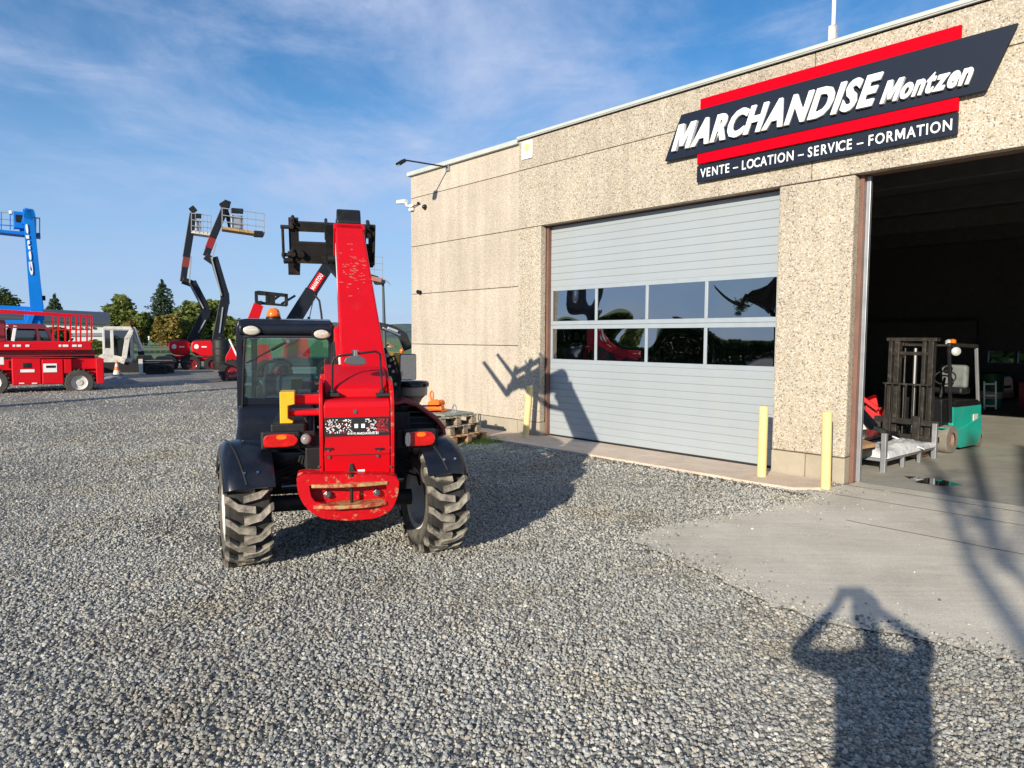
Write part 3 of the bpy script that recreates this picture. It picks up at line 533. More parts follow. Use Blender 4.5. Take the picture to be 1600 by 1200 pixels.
# ---- sectional door
GD = empty('garage_door', (0, 0.20, 0)); GD.parent = BL
s0, s1 = 0.72, 4.62
def door_slats(z0, z1, n):
    h = (z1-z0)/n; me = None
    for k in range(n):
        a = z0+k*h
        if me is None:
            poly = [(0.0, 0.0), (-0.004, 0.006), (-0.0045, h*0.5), (-0.004, h-0.008), (0.0, h-0.002), (0.03, h-0.002), (0.03, 0.0)]
            o = MB().prism(poly, lambda u, v, w: Vector((w, u, v)), s0, s1).obj('door_slat', DOORM, GD); me = o.data
        else: o = bpy.data.objects.new('door_slat', me); COL.objects.link(o); o.parent = GD
        o.location = (0, 0, a)
door_slats(0.055, 1.235, 11); door_slats(2.462, 3.44, 9)
MB().b2((s0, 0.0, 0.015), (s1, 0.03, 0.052)).obj('rubber_seal', BLKR, GD)
fr = MB(); W0, W1 = 1.235, 2.462; zm = (W0+W1)/2
for z0, z1 in ((W0, W0+0.062), (zm-0.063, zm-0.002), (zm+0.002, zm+0.063), (W1-0.062, W1)): fr.b2((s0, -0.006, z0), (s1, 0.03, z1))
fr.obj('window_rail', ALU, GD, bevel=0.002)
ws = [s0+0.045, 1.685, 2.635, 3.60, s1-0.045]
for x in [s0+0.022]+ws[1:4]+[s1-0.022]:
    for za, zb in ((W0+0.0625, zm-0.0635), (zm+0.0635, W1-0.0625)): MB().b2((x-0.022, -0.0055, za), (x+0.022, 0.029, zb)).obj('mullion', ALU, GD, bevel=0.002)
for i in range(4):
    for za, zb in ((W0+0.063, zm-0.064), (zm+0.064, W1-0.063)):
        a = ws[i]+0.022; b_ = ws[i+1]-0.022; g = MB().b2((a, 0.006, za), (b_, 0.010, zb)); g.obj('window_pane', GLASS_DOOR, GD)

# ---- signs on the facade (own things)
def SF(off):  # mapping for signs: local building-like frame with outward thickness
    return lambda u, z, w: Vector((u, -(off+w), z))
SG = tag(empty('shop_sign', FO, -YAW), 'large dark blue slanted sign with raised white MARCHANDISE letters and red bars', 'sign')
f = SF(0.035)
MB().prism([(3.09, 4.012), (6.735, 4.012), (6.965, 4.565), (3.335, 4.565)], f, 0.0, 0.045).obj('sign_panel', SIGNN, SG, bevel=0.003)
MB().prism([(3.612, 4.567), (6.506, 4.567), (6.506, 4.70), (3.612, 4.70)], f, 0.0, 0.035).obj('red_bar', SIGNR, SG, bevel=0.002)
MB().prism([(3.583, 3.882), (6.512, 3.882), (6.512, 4.010), (3.583, 4.010)], f, 0.0, 0.035).obj('red_bar', SIGNR, SG, bevel=0.002)
letters('MARCHANDISE', 3.225, 5.72, 4.105, 4.425, SG, SIGNW, f, depth=0.05, shear=0.34, bold=0.040, gap=0.055, dbase=0.046)
letters('Montzen', 5.80, 6.60, 4.10, 4.318, SG, SIGNW, f, depth=0.045, shear=0.34, bold=0.034, gap=0.05, dbase=0.046, lower_ref='M')
for x in (3.8, 6.2): MB().b2((x, -0.034, 4.1), (x+0.06, -0.001, 4.5)).obj('bracket', STEEL, SG)
SG2 = tag(empty('service_sign', FO, -YAW), 'narrow dark blue strip sign reading VENTE - LOCATION - SERVICE - FORMATION', 'sign')
MB().prism([(3.58, 3.657), (6.512, 3.657), (6.512, 3.86), (3.58, 3.86)], f, 0.0, 0.03).obj('sign_panel', SIGNN, SG2, bevel=0.002)
letters('VENTE – LOCATION – SERVICE – FORMATION', 3.635, 6.465, 3.705, 3.815, SG2, SIGNW, f, depth=0.004, bold=0.014, gap=0.11, dbase=0.031, space=0.22)
for x in (3.8, 6.2): MB().b2((x, -0.034, 3.7), (x+0.06, -0.001, 3.8)).obj('bracket', STEEL, SG2)
PL = tag(empty('wall_plaque', FO, -YAW), 'small white square plaque with faded yellow blot near the roof edge', 'plaque')
MB().b2((0.225, -0.02, 4.56), (0.47, -0.001, 4.85)).obj('plate', WHITE, PL, bevel=0.003)
MB().prism([(0.35+0.06*cos(a*pi/7)*(1+0.12*(a % 2)), 4.735+0.06*sin(a*pi/7)*(1+0.15*(a % 3))) for a in range(14)], lambda u, z, w: Vector((u, -w, z)), 0.0202, 0.0225).obj('blot', mat('faded_yellow', (0.72, 0.55, 0.22), 0.6), PL)
# ---- flood light arm, camera, sensor, antenna
LA = tag(empty('floodlight_arm', FO, -YAW), 'black floodlight on a long bracket arm at the left roof corner', 'outdoor lamp')
hd = D(632, 250, 12.45); base = FO+FU*(-1.79)+Vector((0, 0, 4.80)); iv = (Matrix.Translation(FO) @ Matrix.Rotation(-YAW, 4, 'Z')).inverted(); hl = iv @ hd; bl_ = iv @ base
MB().b2((bl_.x-0.05, -0.02, bl_.z-0.07), (bl_.x+0.05, 0.0, bl_.z+0.07)).obj('wall_plate', STEEL, LA, bevel=0.004)
MB().tube([bl_+Vector((0, -0.02, 0)), bl_+Vector((0, -0.06, 0)), hl], 0.014, 8).obj('arm', BLK, LA, smooth=40)
dr = (hl-bl_).normalized(); Mx = Matrix.Rotation(R(35), 3, 'X')
MB().box(hl+Vector((-0.02, -0.06, -0.05)), (0.13, 0.16, 0.06), Mx).obj('lamp_head', BLK, LA, bevel=0.012)
MB().box(hl+Vector((-0.02, -0.078, -0.078)), (0.10, 0.12, 0.012), Mx).obj('lamp_glass', CLEARL, LA)
SCm = tag(empty('security_camera', FO, -YAW), 'white bullet security camera sticking out past the left wall corner', 'camera')
c0 = Vector((-2.98, -0.11, 4.30))
MB().cyl(c0+Vector((-0.30, -0.02, 0.05)), c0+Vector((-0.04, 0.0, 0.03)), 0.042, 0.045, 16).obj('camera_body', WHITE, SCm, smooth=40)
MB().cyl(c0+Vector((-0.312, -0.02, 0.051)), c0+Vector((-0.30, -0.02, 0.05)), 0.036, 0.036, 16).obj('lens', BLKG, SCm, smooth=40)
MB().tube([c0+Vector((-0.05, 0.0, 0.0)), c0+Vector((-0.01, 0.0, -0.06)), c0+Vector((0.0, 0.10, -0.07))], 0.022).obj('mount', WHITE, SCm, smooth=50)
MB().b2((-3.03, -0.05, 4.15), (-2.90, 0.0, 4.28)).obj('junction_box', WHITE, SCm, bevel=0.01)
MB().tube([c0+Vector((0.03, 0.05, -0.10)), c0+Vector((0.15, 0.09, -0.06)), c0+Vector((0.30, 0.095, -0.04))], 0.010).obj('cable', BLKR, SCm, smooth=50)
DS = tag(empty('black_sensor', FO, -YAW), 'small round black sensor on the wall beside the white camera', 'sensor')
s_, z_ = Fc(664, 323.5); MB().lathe([(0.0, 0.055), (0.03, 0.05), (0.042, 0.03), (0.045, 0.0)], (s_, 0, z_), (0, -1, 0), 14).obj('housing', BLKG, DS, smooth=50); MB().lathe([(0.055, 0.006), (0.055, 0.0)], (s_, 0, z_), (0, -1, 0), 14).obj('base_ring', BLK, DS)
DS = tag(empty('wall_detector', FO, -YAW), 'tiny black knob detector halfway up the left wall edge', 'sensor')
s_, z_ = Fc(657, 457); MB().lathe([(0.0, 0.09), (0.03, 0.085), (0.04, 0.06), (0.035, 0.03), (0.02, 0.02), (0.02, 0.0)], (s_, 0, z_), (0, -1, 0.2), 14).obj('housing', BLK, DS, smooth=50); MB().lathe([(0.04, 0.008), (0.04, 0.0)], (s_, 0, z_), (0, -1, 0), 14).obj('base_ring', BLK, DS)
DSs = tag(empty('small_black_eye', FO, -YAW), 'small black dot sensor just left of the round one', 'sensor')
s_, z_ = Fc(654, 317.5); MB().lathe([(0.0, 0.03), (0.022, 0.026), (0.028, 0.0)], (s_, 0, z_), (0, -1, 0), 12).obj('housing', BLKG, DSs, smooth=50)
AN = tag(empty('roof_mast', FO, -YAW), 'rust-stained white pole rising above the roof edge over the sign', 'mast')
MB().b2((5.13, 0.12, ROOF), (5.21, 0.20, ROOF+0.30)).obj('lower_tube', mat('rusty_white', (0.68, 0.66, 0.60), 0.6, dirt=(0.25, 0.09, 0.05), dirt_amt=0.9, dscale=9, dlo=0.42, dhi=0.6), AN, bevel=0.008)
MB().cyl((5.17, 0.16, ROOF+0.28), (5.17, 0.16, ROOF+2.5), 0.022).obj('upper_tube', WHITE, AN, smooth=40)
MB().b2((5.12, 0.16, ROOF+0.03), (5.24, 0.24, ROOF+0.09)).obj('clamp', BROWN, AN)

# ---- bollards
def bollard(top, bot, label):
    p = G(*bot, 0.03); base = Vector((p.x, p.y, 0.02)); rt = D(top[0], top[1], p.y); o = tag(empty('bollard', base), label, 'bollard', 'pale yellow steel bollards guarding the door openings')
    t = rt-base; rr = 0.052
    MB().cyl((0, 0, 0), t*0.985, rr, rr, 20).obj('post', YEL, o, smooth=40); d = t.normalized()
    MB().lathe([(rr, 0), (rr*0.97, 0.008), (rr*0.8, 0.014), (0, 0.016)], t*0.985, d, 20).obj('cap', YEL, o, smooth=60); return o
bollard((828, 604), (821, 683), 'yellow bollard left of the closed door, leaning slightly')
bollard((1193.5, 635), (1190, 744), 'yellow bollard at the right end of the closed door')
bollard((1292.5, 644), (1290, 762), 'yellow bollard in front of the pillar beside the open bay')


# ================================================================== TELEHANDLER (foreground)
TA = Vector((-1.252, 5.107, 0)); TH = R(15.1); TR = Vector((cos(TH), sin(TH), 0)); TF = Vector((-sin(TH), cos(TH), 0))
def T(px, py, yl):                      # photo pixel on the chassis cross-plane y = yl -> local point
    r = ray(px, py); t = (yl+TA.dot(TF))/r.dot(TF); P = r*t; P.z = H+r.z*t; return Vector(((P-TA).dot(TR), yl, P.z))
TELE = empty('telehandler', TA, TH, 'compact red telehandler with black cab and raised boom, parked nose away on the gravel', 'telehandler')
def pxz(pts, y): return [(p.x, p.z) for p in (T(a, b, y) for a, b in pts)]
fy = lambda u, v, w: Vector((u, w, v))           # polygon in x-z, extruded along y
fx = lambda u, v, w: Vector((w, u, v))           # polygon in y-z, extruded along x

def smooth_poly(pts, it=2):
    for _ in range(it):
        out = []
        for i in range(len(pts)):
            a = pts[i]; b = pts[(i+1) % len(pts)]
            out += [(a[0]*.75+b[0]*.25, a[1]*.75+b[1]*.25), (a[0]*.25+b[0]*.75, a[1]*.25+b[1]*.75)]
        pts = out
    return pts
def round_poly(pts, r, n=4):
    out = []; m = len(pts)
    for i in range(m):
        p = Vector(pts[i]); a = Vector(pts[i-1]); b = Vector(pts[(i+1) % m]); ra = min(r, (a-p).length*.45, (b-p).length*.45)
        p0 = p+(a-p).normalized()*ra; p1 = p+(b-p).normalized()*ra
        for k in range(n+1):
            t = k/n; q = p0*(1-t)**2+p*2*t*(1-t)+p1*t*t; out.append((q.x, q.y))
    return out

def build_tyre(Rr, W, lugs, lugh, parent, rimr, name='tyre', mud=1.0, m=None):
    b = MB(); r0 = Rr-lugh
    prof = [(rimr, -W*0.40), (rimr*1.12, -W*0.47), (r0*0.80, -W*0.50), (r0*0.93, -W*0.485), (r0*0.985, -W*0.43), (r0, -W*0.3), (r0, W*0.3), (r0*0.985, W*0.43), (r0*0.93, W*0.485), (r0*0.80, W*0.50), (rimr*1.12, W*0.47), (rimr, W*0.40)]
    n = 48; vs = []
    for r, h in prof: vs += [(h, cos(2*pi*i/n)*r, sin(2*pi*i/n)*r) for i in range(n)]
    k = len(prof); b.add(vs, [(j*n+i, j*n+(i+1) % n, ((j+1) % k)*n+(i+1) % n, ((j+1) % k)*n+i) for j in range(k) for i in range(n)])
    nb = len(b.v)
    for sgn in (-1, 1):
        for q in range(lugs):
            ph = 2*pi*(q+(0.5 if sgn > 0 else 0))/lugs
            path = [(-W*0.515, -0.078, 0.72), (-W*0.43, -0.066, 1), (-W*0.24, -0.012, 1), (W*0.12, 0.012, 1)]; w = 0.056
            vs = []
            for (a, c, hh) in path:
                rt = Rr if hh == 1 else Rr*0.965; rb = r0*0.97 if hh == 1 else r0*0.93
                for rad, ww in ((rb, w*1.2), (rt, w*0.86)):
                    for sd in (-1, 1):
                        ang = ph+(c+sd*ww/2)/Rr; vs.append((a*(-sgn), cos(ang)*rad, sin(ang)*rad))
            fs = []
            for j in range(3):
                o = j*4
                fs += [(o+2, o+6, o+7, o+3), (o, o+4, o+6, o+2), (o+1, o+3, o+7, o+5), (o, o+1, o+5, o+4)]
            fs += [(0, 2, 3, 1), (12, 13, 15, 14)]; b.add(vs, fs)
    me_o = b.obj(name, m or TYRE, parent)
    me = me_o.data; at = me.attributes.new('mud', 'FLOAT', 'POINT')
    for i, v in enumerate(me.vertices):
        rr = sqrt(v.co.y**2+v.co.z**2); at.data[i].value = mud*(1.0 if rr > Rr*0.955 else (0.35 if rr < r0*0.9 else 0.06))
    return me_o
def build_wheel(x, y, steer, outer=1):
    w = empty('wheel', (x, y, 0.403), steer); w.parent = TELE
    build_tyre(0.413, 0.30, 17, 0.042, w, 0.225)
    rim = MB(); s = -outer
    prof = [(0.0, 0.05), (0.07, 0.05), (0.075, 0.075), (0.105, 0.075), (0.11, 0.03), (0.17, 0.02), (0.195, 0.09), (0.215, 0.125), (0.235, 0.135), (0.235, -0.13), (0.2, -0.12), (0.19, 0.0), (0.0, 0.0)]
    rim.lathe(prof, (0, 0, 0), (1 if outer > 0 else -1, 0, 0), 32)
    rim.obj('rim', WHITED, w, smooth=35)
    nb = MB()
    for k in range(8):
        a = 2*pi*k/8; nb.cyl((outer*0.02, cos(a)*0.14, sin(a)*0.14), (outer*0.045, cos(a)*0.14, sin(a)*0.14), 0.012, n=6)
    nb.obj('wheel_nuts', BOLT, w)
    return w
ST = R(11.5)
build_wheel(-0.705, 0.0, ST, -1); build_wheel(0.655, 0.0, ST, 1); build_wheel(-0.71, 2.3, -ST, -1); build_wheel(0.71, 2.3, -ST, 1)
for ya in (0.0, 2.3): MB().cyl((-0.55, ya, 0.413), (0.5, ya, 0.413), 0.06).b2((-0.13, ya-0.12, 0.33), (0.13, ya+0.14, 0.52)).obj('axle', BLK, TELE, smooth=40)
# chassis and rear tower
ch = MB().b2((-0.27, -0.28, 0.46), (0.27, 2.55, 0.86)).b2((-0.62, 0.55, 0.36), (0.62, 1.75, 0.62)).b2((-0.50, -0.20, 0.86), (-0.27, 0.62, 1.02)); ch.obj('chassis', BLK, TELE, bevel=0.01)
yb = -0.42
plate_l, plate_t = T(503, 640, yb), T(503, 622, yb); pr_ = T(612, 640, yb); pb = T(550, 746, yb)
xl, xr = T(506, 680, yb).x, T(609, 680, yb).x; zt, zb = T(556, 624, yb).z, pb.z
# ears (side plates)
earY = [(-0.44, zb-0.02), (-0.47, zb+0.30), (-0.455, zt+0.02), (-0.40, zt+0.10), (-0.25, zt+0.14), (-0.08, zt+0.10), (0.25, 1.02), (0.30, 0.60), (-0.2, 0.52)]
for xx, w in ((xl-0.028, 0.024), (xr+0.004, 0.024)):
    MB().prism(round_poly(earY, 0.05), fx, xx, xx+w).obj('side_plate', REDW if xx > 0 else RED, TELE, bevel=0.004)
MB().prism([(-0.43, zb), (-0.45, zb+0.16), (-0.455, zt-0.05), (-0.44, zt-0.012), (-0.41, zt), (-0.18, zt+0.02), (-0.18, zb)], fx, xl, xr).obj('rear_cover', RED, TELE, bevel=0.006)
MB().b2((xl+0.01, -0.4575, zb+0.162), (xr-0.01, -0.448, zb+0.166)).obj('cover_seam', BLKR, TELE)
# left tower extension
e0, e1 = T(490, 690, -0.3), T(503, 690, -0.3)
MB().prism([(T(497, 0, -.3).x-0.02, 0.62), (xl-0.03, 0.62), (xl-0.03, zt+0.1), (T(497, 0, -.3).x-0.02, zt+0.0)], fy, -0.36, 0.25).obj('tower_cheek', RED, TELE, bevel=0.01)
# screws
for px, py in ((555, 643), (513, 703), (592, 702), (514, 714), (590, 712)):
    p = T(px, py, yb-0.035); MB().cyl((p.x, -0.462, p.z), (p.x, -0.448, p.z), 0.014 if py == 643 else 0.010, n=10).obj('bolt', BOLT, TELE, smooth=30)
for px in (512.5, 592):
    p = T(px, 701, yb-0.035); MB().b2((p.x-0.028, -0.466, p.z-0.006), (p.x+0.028, -0.4561, p.z+0.006)).obj('hinge', BLK, TELE)
# pixel-pattern decal with web address
d0, d1 = T(498, 653, yb-0.03), T(609, 679, yb-0.03); dz0, dz1, dx0, dx1 = d1.z, d0.z, xl+0.004, xr-0.004; yd = -0.4588
tilt = lambda z: -0.4505-(z-zb-0.16)*0.008-0.0035
DEC = MB().b2((dx0, yd-0.0012, dz0), (dx1, yd+0.0035, dz1)).obj('decal', mat('decal_black', (0.02, 0.018, 0.02), 0.35), TELE)
pw = MB(); pr2 = MB(); rr = random.Random(11); cs = 0.0068; nx = int((dx1-dx0)/cs)-2; nz_ = int((dz1-dz0)/cs)-3
for i in range(nx):
    for j in range(2, nz_+1):
        t = i/nx
        if 0.41 < t < 0.62: continue
        if rr.random() < (0.36 if t < 0.85 else 0.05):
            tgt = pw if (rr.random() < 0.72 and t < 0.8) else pr2; x = dx0+cs*(i+1); z = dz0+cs*(j+1); tgt.add([(x, yd-0.002, z), (x+cs*.92, yd-0.002, z), (x+cs*.92, yd-0.002, z+cs*.92), (x, yd-0.002, z+cs*.92)], [(0, 1, 2, 3)])
        elif t > 0.8 and rr.random() < 0.4:
            x = dx0+cs*(i+1); z = dz0+cs*(j+1); pr2.add([(x, yd-0.002, z), (x+cs*.92, yd-0.002, z), (x+cs*.92, yd-0.002, z+cs*.92), (x, yd-0.002, z+cs*.92)], [(0, 1, 2, 3)])
for a in (0.455, 0.56):
    x = dx0+(dx1-dx0)*a; z = dz0+(dz1-dz0)*0.42; pw.add([(x, yd-0.0022, z), (x+.024, yd-0.0022, z), (x+.024, yd-0.0022, z+.028), (x, yd-0.0022, z+.028)], [(0, 1, 2, 3)])
pw.obj('white_pixels', SIGNW, DEC); pr2.obj('red_pixels', mat('pixel_red', (0.45, 0.02, 0.03), 0.4), DEC)
mL = MB(); tmpE = empty('web_address', (0, 0, 0)); tmpE.parent = TELE
letters('WWW.MARCHANDISE.BE', dx0+0.15, dx0+0.36, dz0+0.008, dz0+0.024, tmpE, SIGNW, lambda u, z, w: Vector((u, yd-0.0014-w, z)), depth=0.0012, bold=0.03, gap=0.1)
p0, p1 = T(559, 729, yb-.03), T(570, 740, yb-.03); MB().b2((p0.x, -0.437, p1.z), (p1.x, -0.428, p0.z)).obj('sticker', SIGNW, TELE)
p0, p1, p2 = T(543, 742, yb-.03), T(556, 742, yb-.03), T(549, 724, yb-.03)
MB().prism([(p0.x, p0.z), (p1.x, p1.z), (p2.x+.008, p2.z), (p2.x-.008, p2.z)], fy, -0.455, -0.425).obj('hitch_cover', BLKR, TELE, bevel=0.004)
# bumper / counterweight with tow hitch
def P2(pts, y): return [(p.x, p.z) for p in [T(a, b, y) for a, b in pts]]
ybm = -0.56
out = round_poly(P2([(463, 744), (474, 741), (612, 742), (624, 746), (623, 772), (613, 797), (590, 810), (545, 814), (503, 811), (478, 795), (465, 772)], ybm), 0.04)
inn = round_poly(P2([(482, 757), (495, 758), (548, 758), (600, 756), (606, 760), (603, 776), (600, 784), (575, 790), (548, 791), (520, 790), (488, 783)], ybm), 0.02)
k = 60
def resample(poly, n):
    pts = [Vector(p) for p in poly]; L = [0]
    for i in range(len(pts)): L.append(L[-1]+(pts[(i+1) % len(pts)]-pts[i]).length)
    c = sum(pts, Vector((0, 0)))/len(pts); o = []
    for j in range(n):
        a = -pi+2*pi*j/n; d = Vector((cos(a), sin(a))); best = None
        for i in range(len(pts)):
            p = pts[i]-c; q = pts[(i+1) % len(pts)]-c; e = q-p; den = d.x*e.y-d.y*e.x
            if abs(den) < 1e-9: continue
            t = (p.x*e.y-p.y*e.x)/den; u = (p.x*d.y-p.y*d.x)/den
            if t > 0 and -1e-6 <= u <= 1+1e-6: best = t if best is None else max(best, t)
        o.append((c.x+d.x*best, c.y+d.y*best))
    return o
oc, ic = resample(out, 48), resample(inn, 48)
MB().ring(oc, ic, fy, -0.56, -0.47).obj('bumper', REDW, TELE, bevel=0.012, smooth=40, seg=3)
MB().prism(out, fy, -0.468, -0.36).obj('bumper_back', REDW, TELE, bevel=0.01)
cx = (oc[0][0]+oc[24][0])/2
lz = T(548, 789, ybm).z
MB().prism([(cx-0.24, -0.575), (cx-0.1, -0.625), (cx+0.1, -0.625), (cx+0.24, -0.575), (cx+0.24, -0.47), (cx-0.24, -0.47)], lambda u, v, w: Vector((u, v, w)), lz-0.012, lz+0.014).obj('tow_lip', LIPM, TELE, bevel=0.006)
lz2 = T(548, 757, ybm).z
MB().prism([(cx-0.25, -0.57), (cx-0.1, -0.60), (cx+0.1, -0.60), (cx+0.25, -0.57), (cx+0.25, -0.47), (cx-0.25, -0.47)], lambda u, v, w: Vector((u, v, w)), lz2-0.012, lz2+0.012).obj('tow_lip', LIPM, TELE, bevel=0.006)
pz = T(549, 745, ybm).z; MB().cyl((cx+0.01, -0.545, lz-0.05), (cx+0.01, -0.545, pz), 0.011).cyl((cx+0.01, -0.545, pz), (cx+0.01, -0.545, pz+0.02), 0.022).obj('tow_pin', BLK, TELE, smooth=40)
for px, py in ((512, 773), (589, 770)):
    p = T(px, py, -0.49); MB().cyl((p.x, -0.50, p.z), (p.x, -0.467, p.z), 0.026, n=6).cyl((p.x, -0.515, p.z), (p.x, -0.50, p.z), 0.015, n=10).obj('bolt', BOLT, TELE, bevel=0.002)
# tail light brackets and lamps
def lamp(x0, x1, z0, z1, y, right):
    L_ = MB().b2((x0-0.012, y, z0-0.012), (x1+0.012, y+0.05, z1+0.012)).obj('tail_light', BLK, TELE, bevel=0.008)
    o = smooth_poly([(x0, z0+0.01), (x0+0.02, z0), (x1-0.03, z0), (x1, z0+0.03), (x1, z1-0.03), (x1-0.03, z1), (x0+0.03, z1), (x0, z1-0.02)], 1)
    MB().prism(o, fy, y-0.03, y).obj('red_lens', REDL, L_, bevel=0.008)
    xm = x0+(x1-x0)*(0.52)
    MB().prism(smooth_poly([(xm-0.03, z1-0.035), (xm+0.035, z1-0.035), (xm+0.035, z1-0.004), (xm-0.03, z1-0.004)], 1), fy, y-0.0335, y-0.0302).obj('amber_lens', AMBER, L_)
    if right: MB().prism(smooth_poly([(x0-0.002, z0+0.006), (x0+0.035, z0+0.002), (x0+0.035, z1-0.002), (x0-0.002, z1-0.006)], 1), fy, y-0.0345, y-0.028).obj('clear_lens', CLEARL, L_)
a, b_ = T(412, 699, -0.25), T(465, 677, -0.25); lamp(a.x, b_.x, a.z, b_.z, -0.25, False)
a, b_ = T(633, 697, -0.25), T(679, 673, -0.25); lamp(a.x, b_.x, a.z, b_.z, -0.25, True)
p = T(478, 687, -0.27); q = T(465, 687, -0.2)
MB().lathe([(0.0, -0.035), (0.03, -0.028), (0.036, -0.01), (0.038, 0.03)], (p.x, -0.25, p.z), (0, 1, 0), 18).obj('reversing_lamp', mat('smoked_lens', (0.22, 0.21, 0.20), 0.15, var=0.3, vscale=60), TELE, smooth=60)
a, b_ = T(408, 703, -0.19), T(492, 673, -0.19); MB().b2((a.x, -0.199, a.z), (b_.x, -0.17, b_.z)).obj('light_bracket', BLK, TELE, bevel=0.005)
a, b_ = T(620, 700, -0.19), T(684, 671, -0.19); MB().b2((a.x, -0.199, a.z), (b_.x, -0.17, b_.z)).obj('light_bracket', BLK, TELE, bevel=0.005)
# fenders
def fender(xc, a0, a1, steer):
    fe = empty('fender', (xc, 0.0, 0.413), steer); fe.parent = TELE
    b = MB(); n = 18; W = 0.165; r = 0.475; vs = []
    os_ = -1 if xc < 0 else 1
    P_ = [(-1, -0.095), (-0.985, -0.06), (-0.90, -0.028), (-0.72, -0.008), (-0.4, 0.002), (0, 0.006), (0.4, 0.004), (0.8, -0.003), (1.0, -0.012)]
    top_ = [(os_*-u*W, r+v) for u, v in P_]; bot_ = [(os_*-u*(W-0.012)*1.0, r+v-0.014) for u, v in P_[::-1]]; prof = top_+bot_
    for i in range(n+1):
        t = R(a0+(a1-a0)*i/n); e = 1.0 if 0 < i < n else 0.985
        vs += [(u, -cos(t)*v*e, sin(t)*v*e) for u, v in prof]
    k = len(prof); b.add(vs, [(i*k+j, i*k+(j+1) % k, (i+1)*k+(j+1) % k, (i+1)*k+j) for i in range(n) for j in range(k)]+[tuple(range(k)), tuple(range((n+1)*k-1, n*k-1, -1))])
    b.obj('fender_shell', BLKG, fe, smooth=50)
    tr = R(a0+13)
    for dx in (-0.03, 0.055): MB().cyl((dx, -cos(tr)*(r+0.004), sin(tr)*(r+0.004)), (dx, -cos(tr)*(r+0.014), sin(tr)*(r+0.014)), 0.009, n=10).obj('fender_screw', CHROME, fe, smooth=30)
    # raised rib across
    rb = MB(); pts = []
    for i in range(9):
        t = R(a0+3+(a1-a0-60)*i/8); pts.append((-0.02-0.10*(i/8), -cos(t)*(r+0.006), sin(t)*(r+0.006)))
    rb.tube(pts, 0.006, 6); rb.obj('fender_rib', BLKR, fe, smooth=60)
fender(-0.705, 26, 150, ST); fender(0.655, 31, 150, ST)
# yellow bracket and pivot arms
p0, p1 = T(437, 612, -0.10), T(459, 664, -0.10)
MB().prism([(p0.x, p1.z), (p1.x-0.01, p1.z+0.005), (p1.x+0.0, p1.z+0.03), (p0.x+0.055, p1.z+0.05), (p0.x+0.055, p0.z-0.10), (p1.x+0.01, p0.z-0.09), (p1.x+0.01, p0.z), (p0.x, p0.z)], fy, -0.13, 0.06).obj('yellow_bracket', YELB, TELE, bevel=0.006)
MB().b2((p1.x-0.03, -0.08, p1.z+0.06), (xl-0.02, 0.10, p0.z-0.14)).b2((p1.x-0.01, -0.05, p0.z-0.10), (xl-0.02, 0.05, p0.z-0.03)).obj('pivot_arm', RED, TELE, bevel=0.012)
# boom
P0 = T(570, 622, -0.22); P0.y = -0.22; tipc = T(545, 350, 1.28)
bt = Vector((0.165, 1.28, tipc.z)); bb = Vector((0.165, -0.20, 1.20)); bd = (bt-bb).normalized()
def bsec(t, w, hgt, up_off=0.0):
    c = bb+(bt-bb)*t; n = Vector((0, -bd.z, bd.y)); return c, n
def boombox(t0, t1, w0, w1, h0, h1, m, name, parent=TELE, xoff=0.0, bev=0.012, x0=None, x1=None):
    n = Vector((0, -bd.z, bd.y)); c0 = bb+(bt-bb)*t0; c1 = bb+(bt-bb)*t1; x0 = x0 if x0 is not None else xoff; x1 = x1 if x1 is not None else xoff
    v = []
    for c, w, hh, xo in ((c0, w0, h0, x0), (c1, w1, h1, x1)): v += [c+Vector((xo-w/2, 0, 0)), c+Vector((xo+w/2, 0, 0)), c+Vector((xo+w/2, 0, 0))-n*hh, c+Vector((xo-w/2, 0, 0))-n*hh]
    return MB().hexa(v).obj(name, m, parent, bevel=bev)
xa = lambda px, py, y: T(px, py, y).x-0.165
lowL, lowR = T(534, 560, 0.12), T(604, 560, 0.12); hiL, hiR = T(524, 352, 1.26), T(567, 352, 1.26)
wl, wh = lowR.x-lowL.x, hiR.x-hiL.x
BOOM = boombox(0.0, 1.0, wl*1.06, wh, 0.34, 0.28, RED, 'boom', x0=(lowL.x+lowR.x)/2-0.165+0.005, x1=(hiL.x+hiR.x)/2-0.165, bev=0.016)
boombox(0.965, 1.005, wh*1.14, wh*1.14, 0.32, 0.32, RED, 'boom_collar', xoff=(hiL.x+hiR.x)/2-0.165, bev=0.01)
xt = (hiL.x+hiR.x)/2
nrm = Vector((0, -bd.z, bd.y))
hc = bt+bd*0.02+Vector((xt-0.165, 0, 0))
# black boom head that curves forward and down to the carriage
prof = round_poly([((hc-nrm*0.29).y, (hc-nrm*0.29).z), ((hc+nrm*0.0).y, (hc+nrm*0.0).z), ((hc+bd*0.17).y-0.02, (hc+bd*0.17).z+0.02), ((hc+bd*0.26).y+0.05, (hc+bd*0.26).z-0.03), (2.02, 2.62), (2.12, 2.36), (1.96, 2.28), (1.72, 2.46)], 0.05)
MB().prism(prof, fx, xt-wh*0.44, xt+wh*0.44).obj('boom_head', BLK, TELE, bevel=0.012)
# scuffs and side lettering
MB().hexa([bb+(bt-bb)*t+Vector((xo, 0, 0))-nrm*hh for t, xo, hh in ((0.30, (lowL.x-0.165)-0.004, 0.22), (0.30, (lowL.x-0.165)-0.0035, 0.22), (0.30, (lowL.x-0.165)-0.0035, 0.06), (0.30, (lowL.x-0.165)-0.004, 0.06), (0.9, (hiL.x-0.165)-0.003, 0.18), (0.9, (hiL.x-0.165)-0.002, 0.18), (0.9, (hiL.x-0.165)-0.002, 0.06), (0.9, (hiL.x-0.165)-0.003, 0.06))]).obj('side_decal', SIGNW, BOOM)
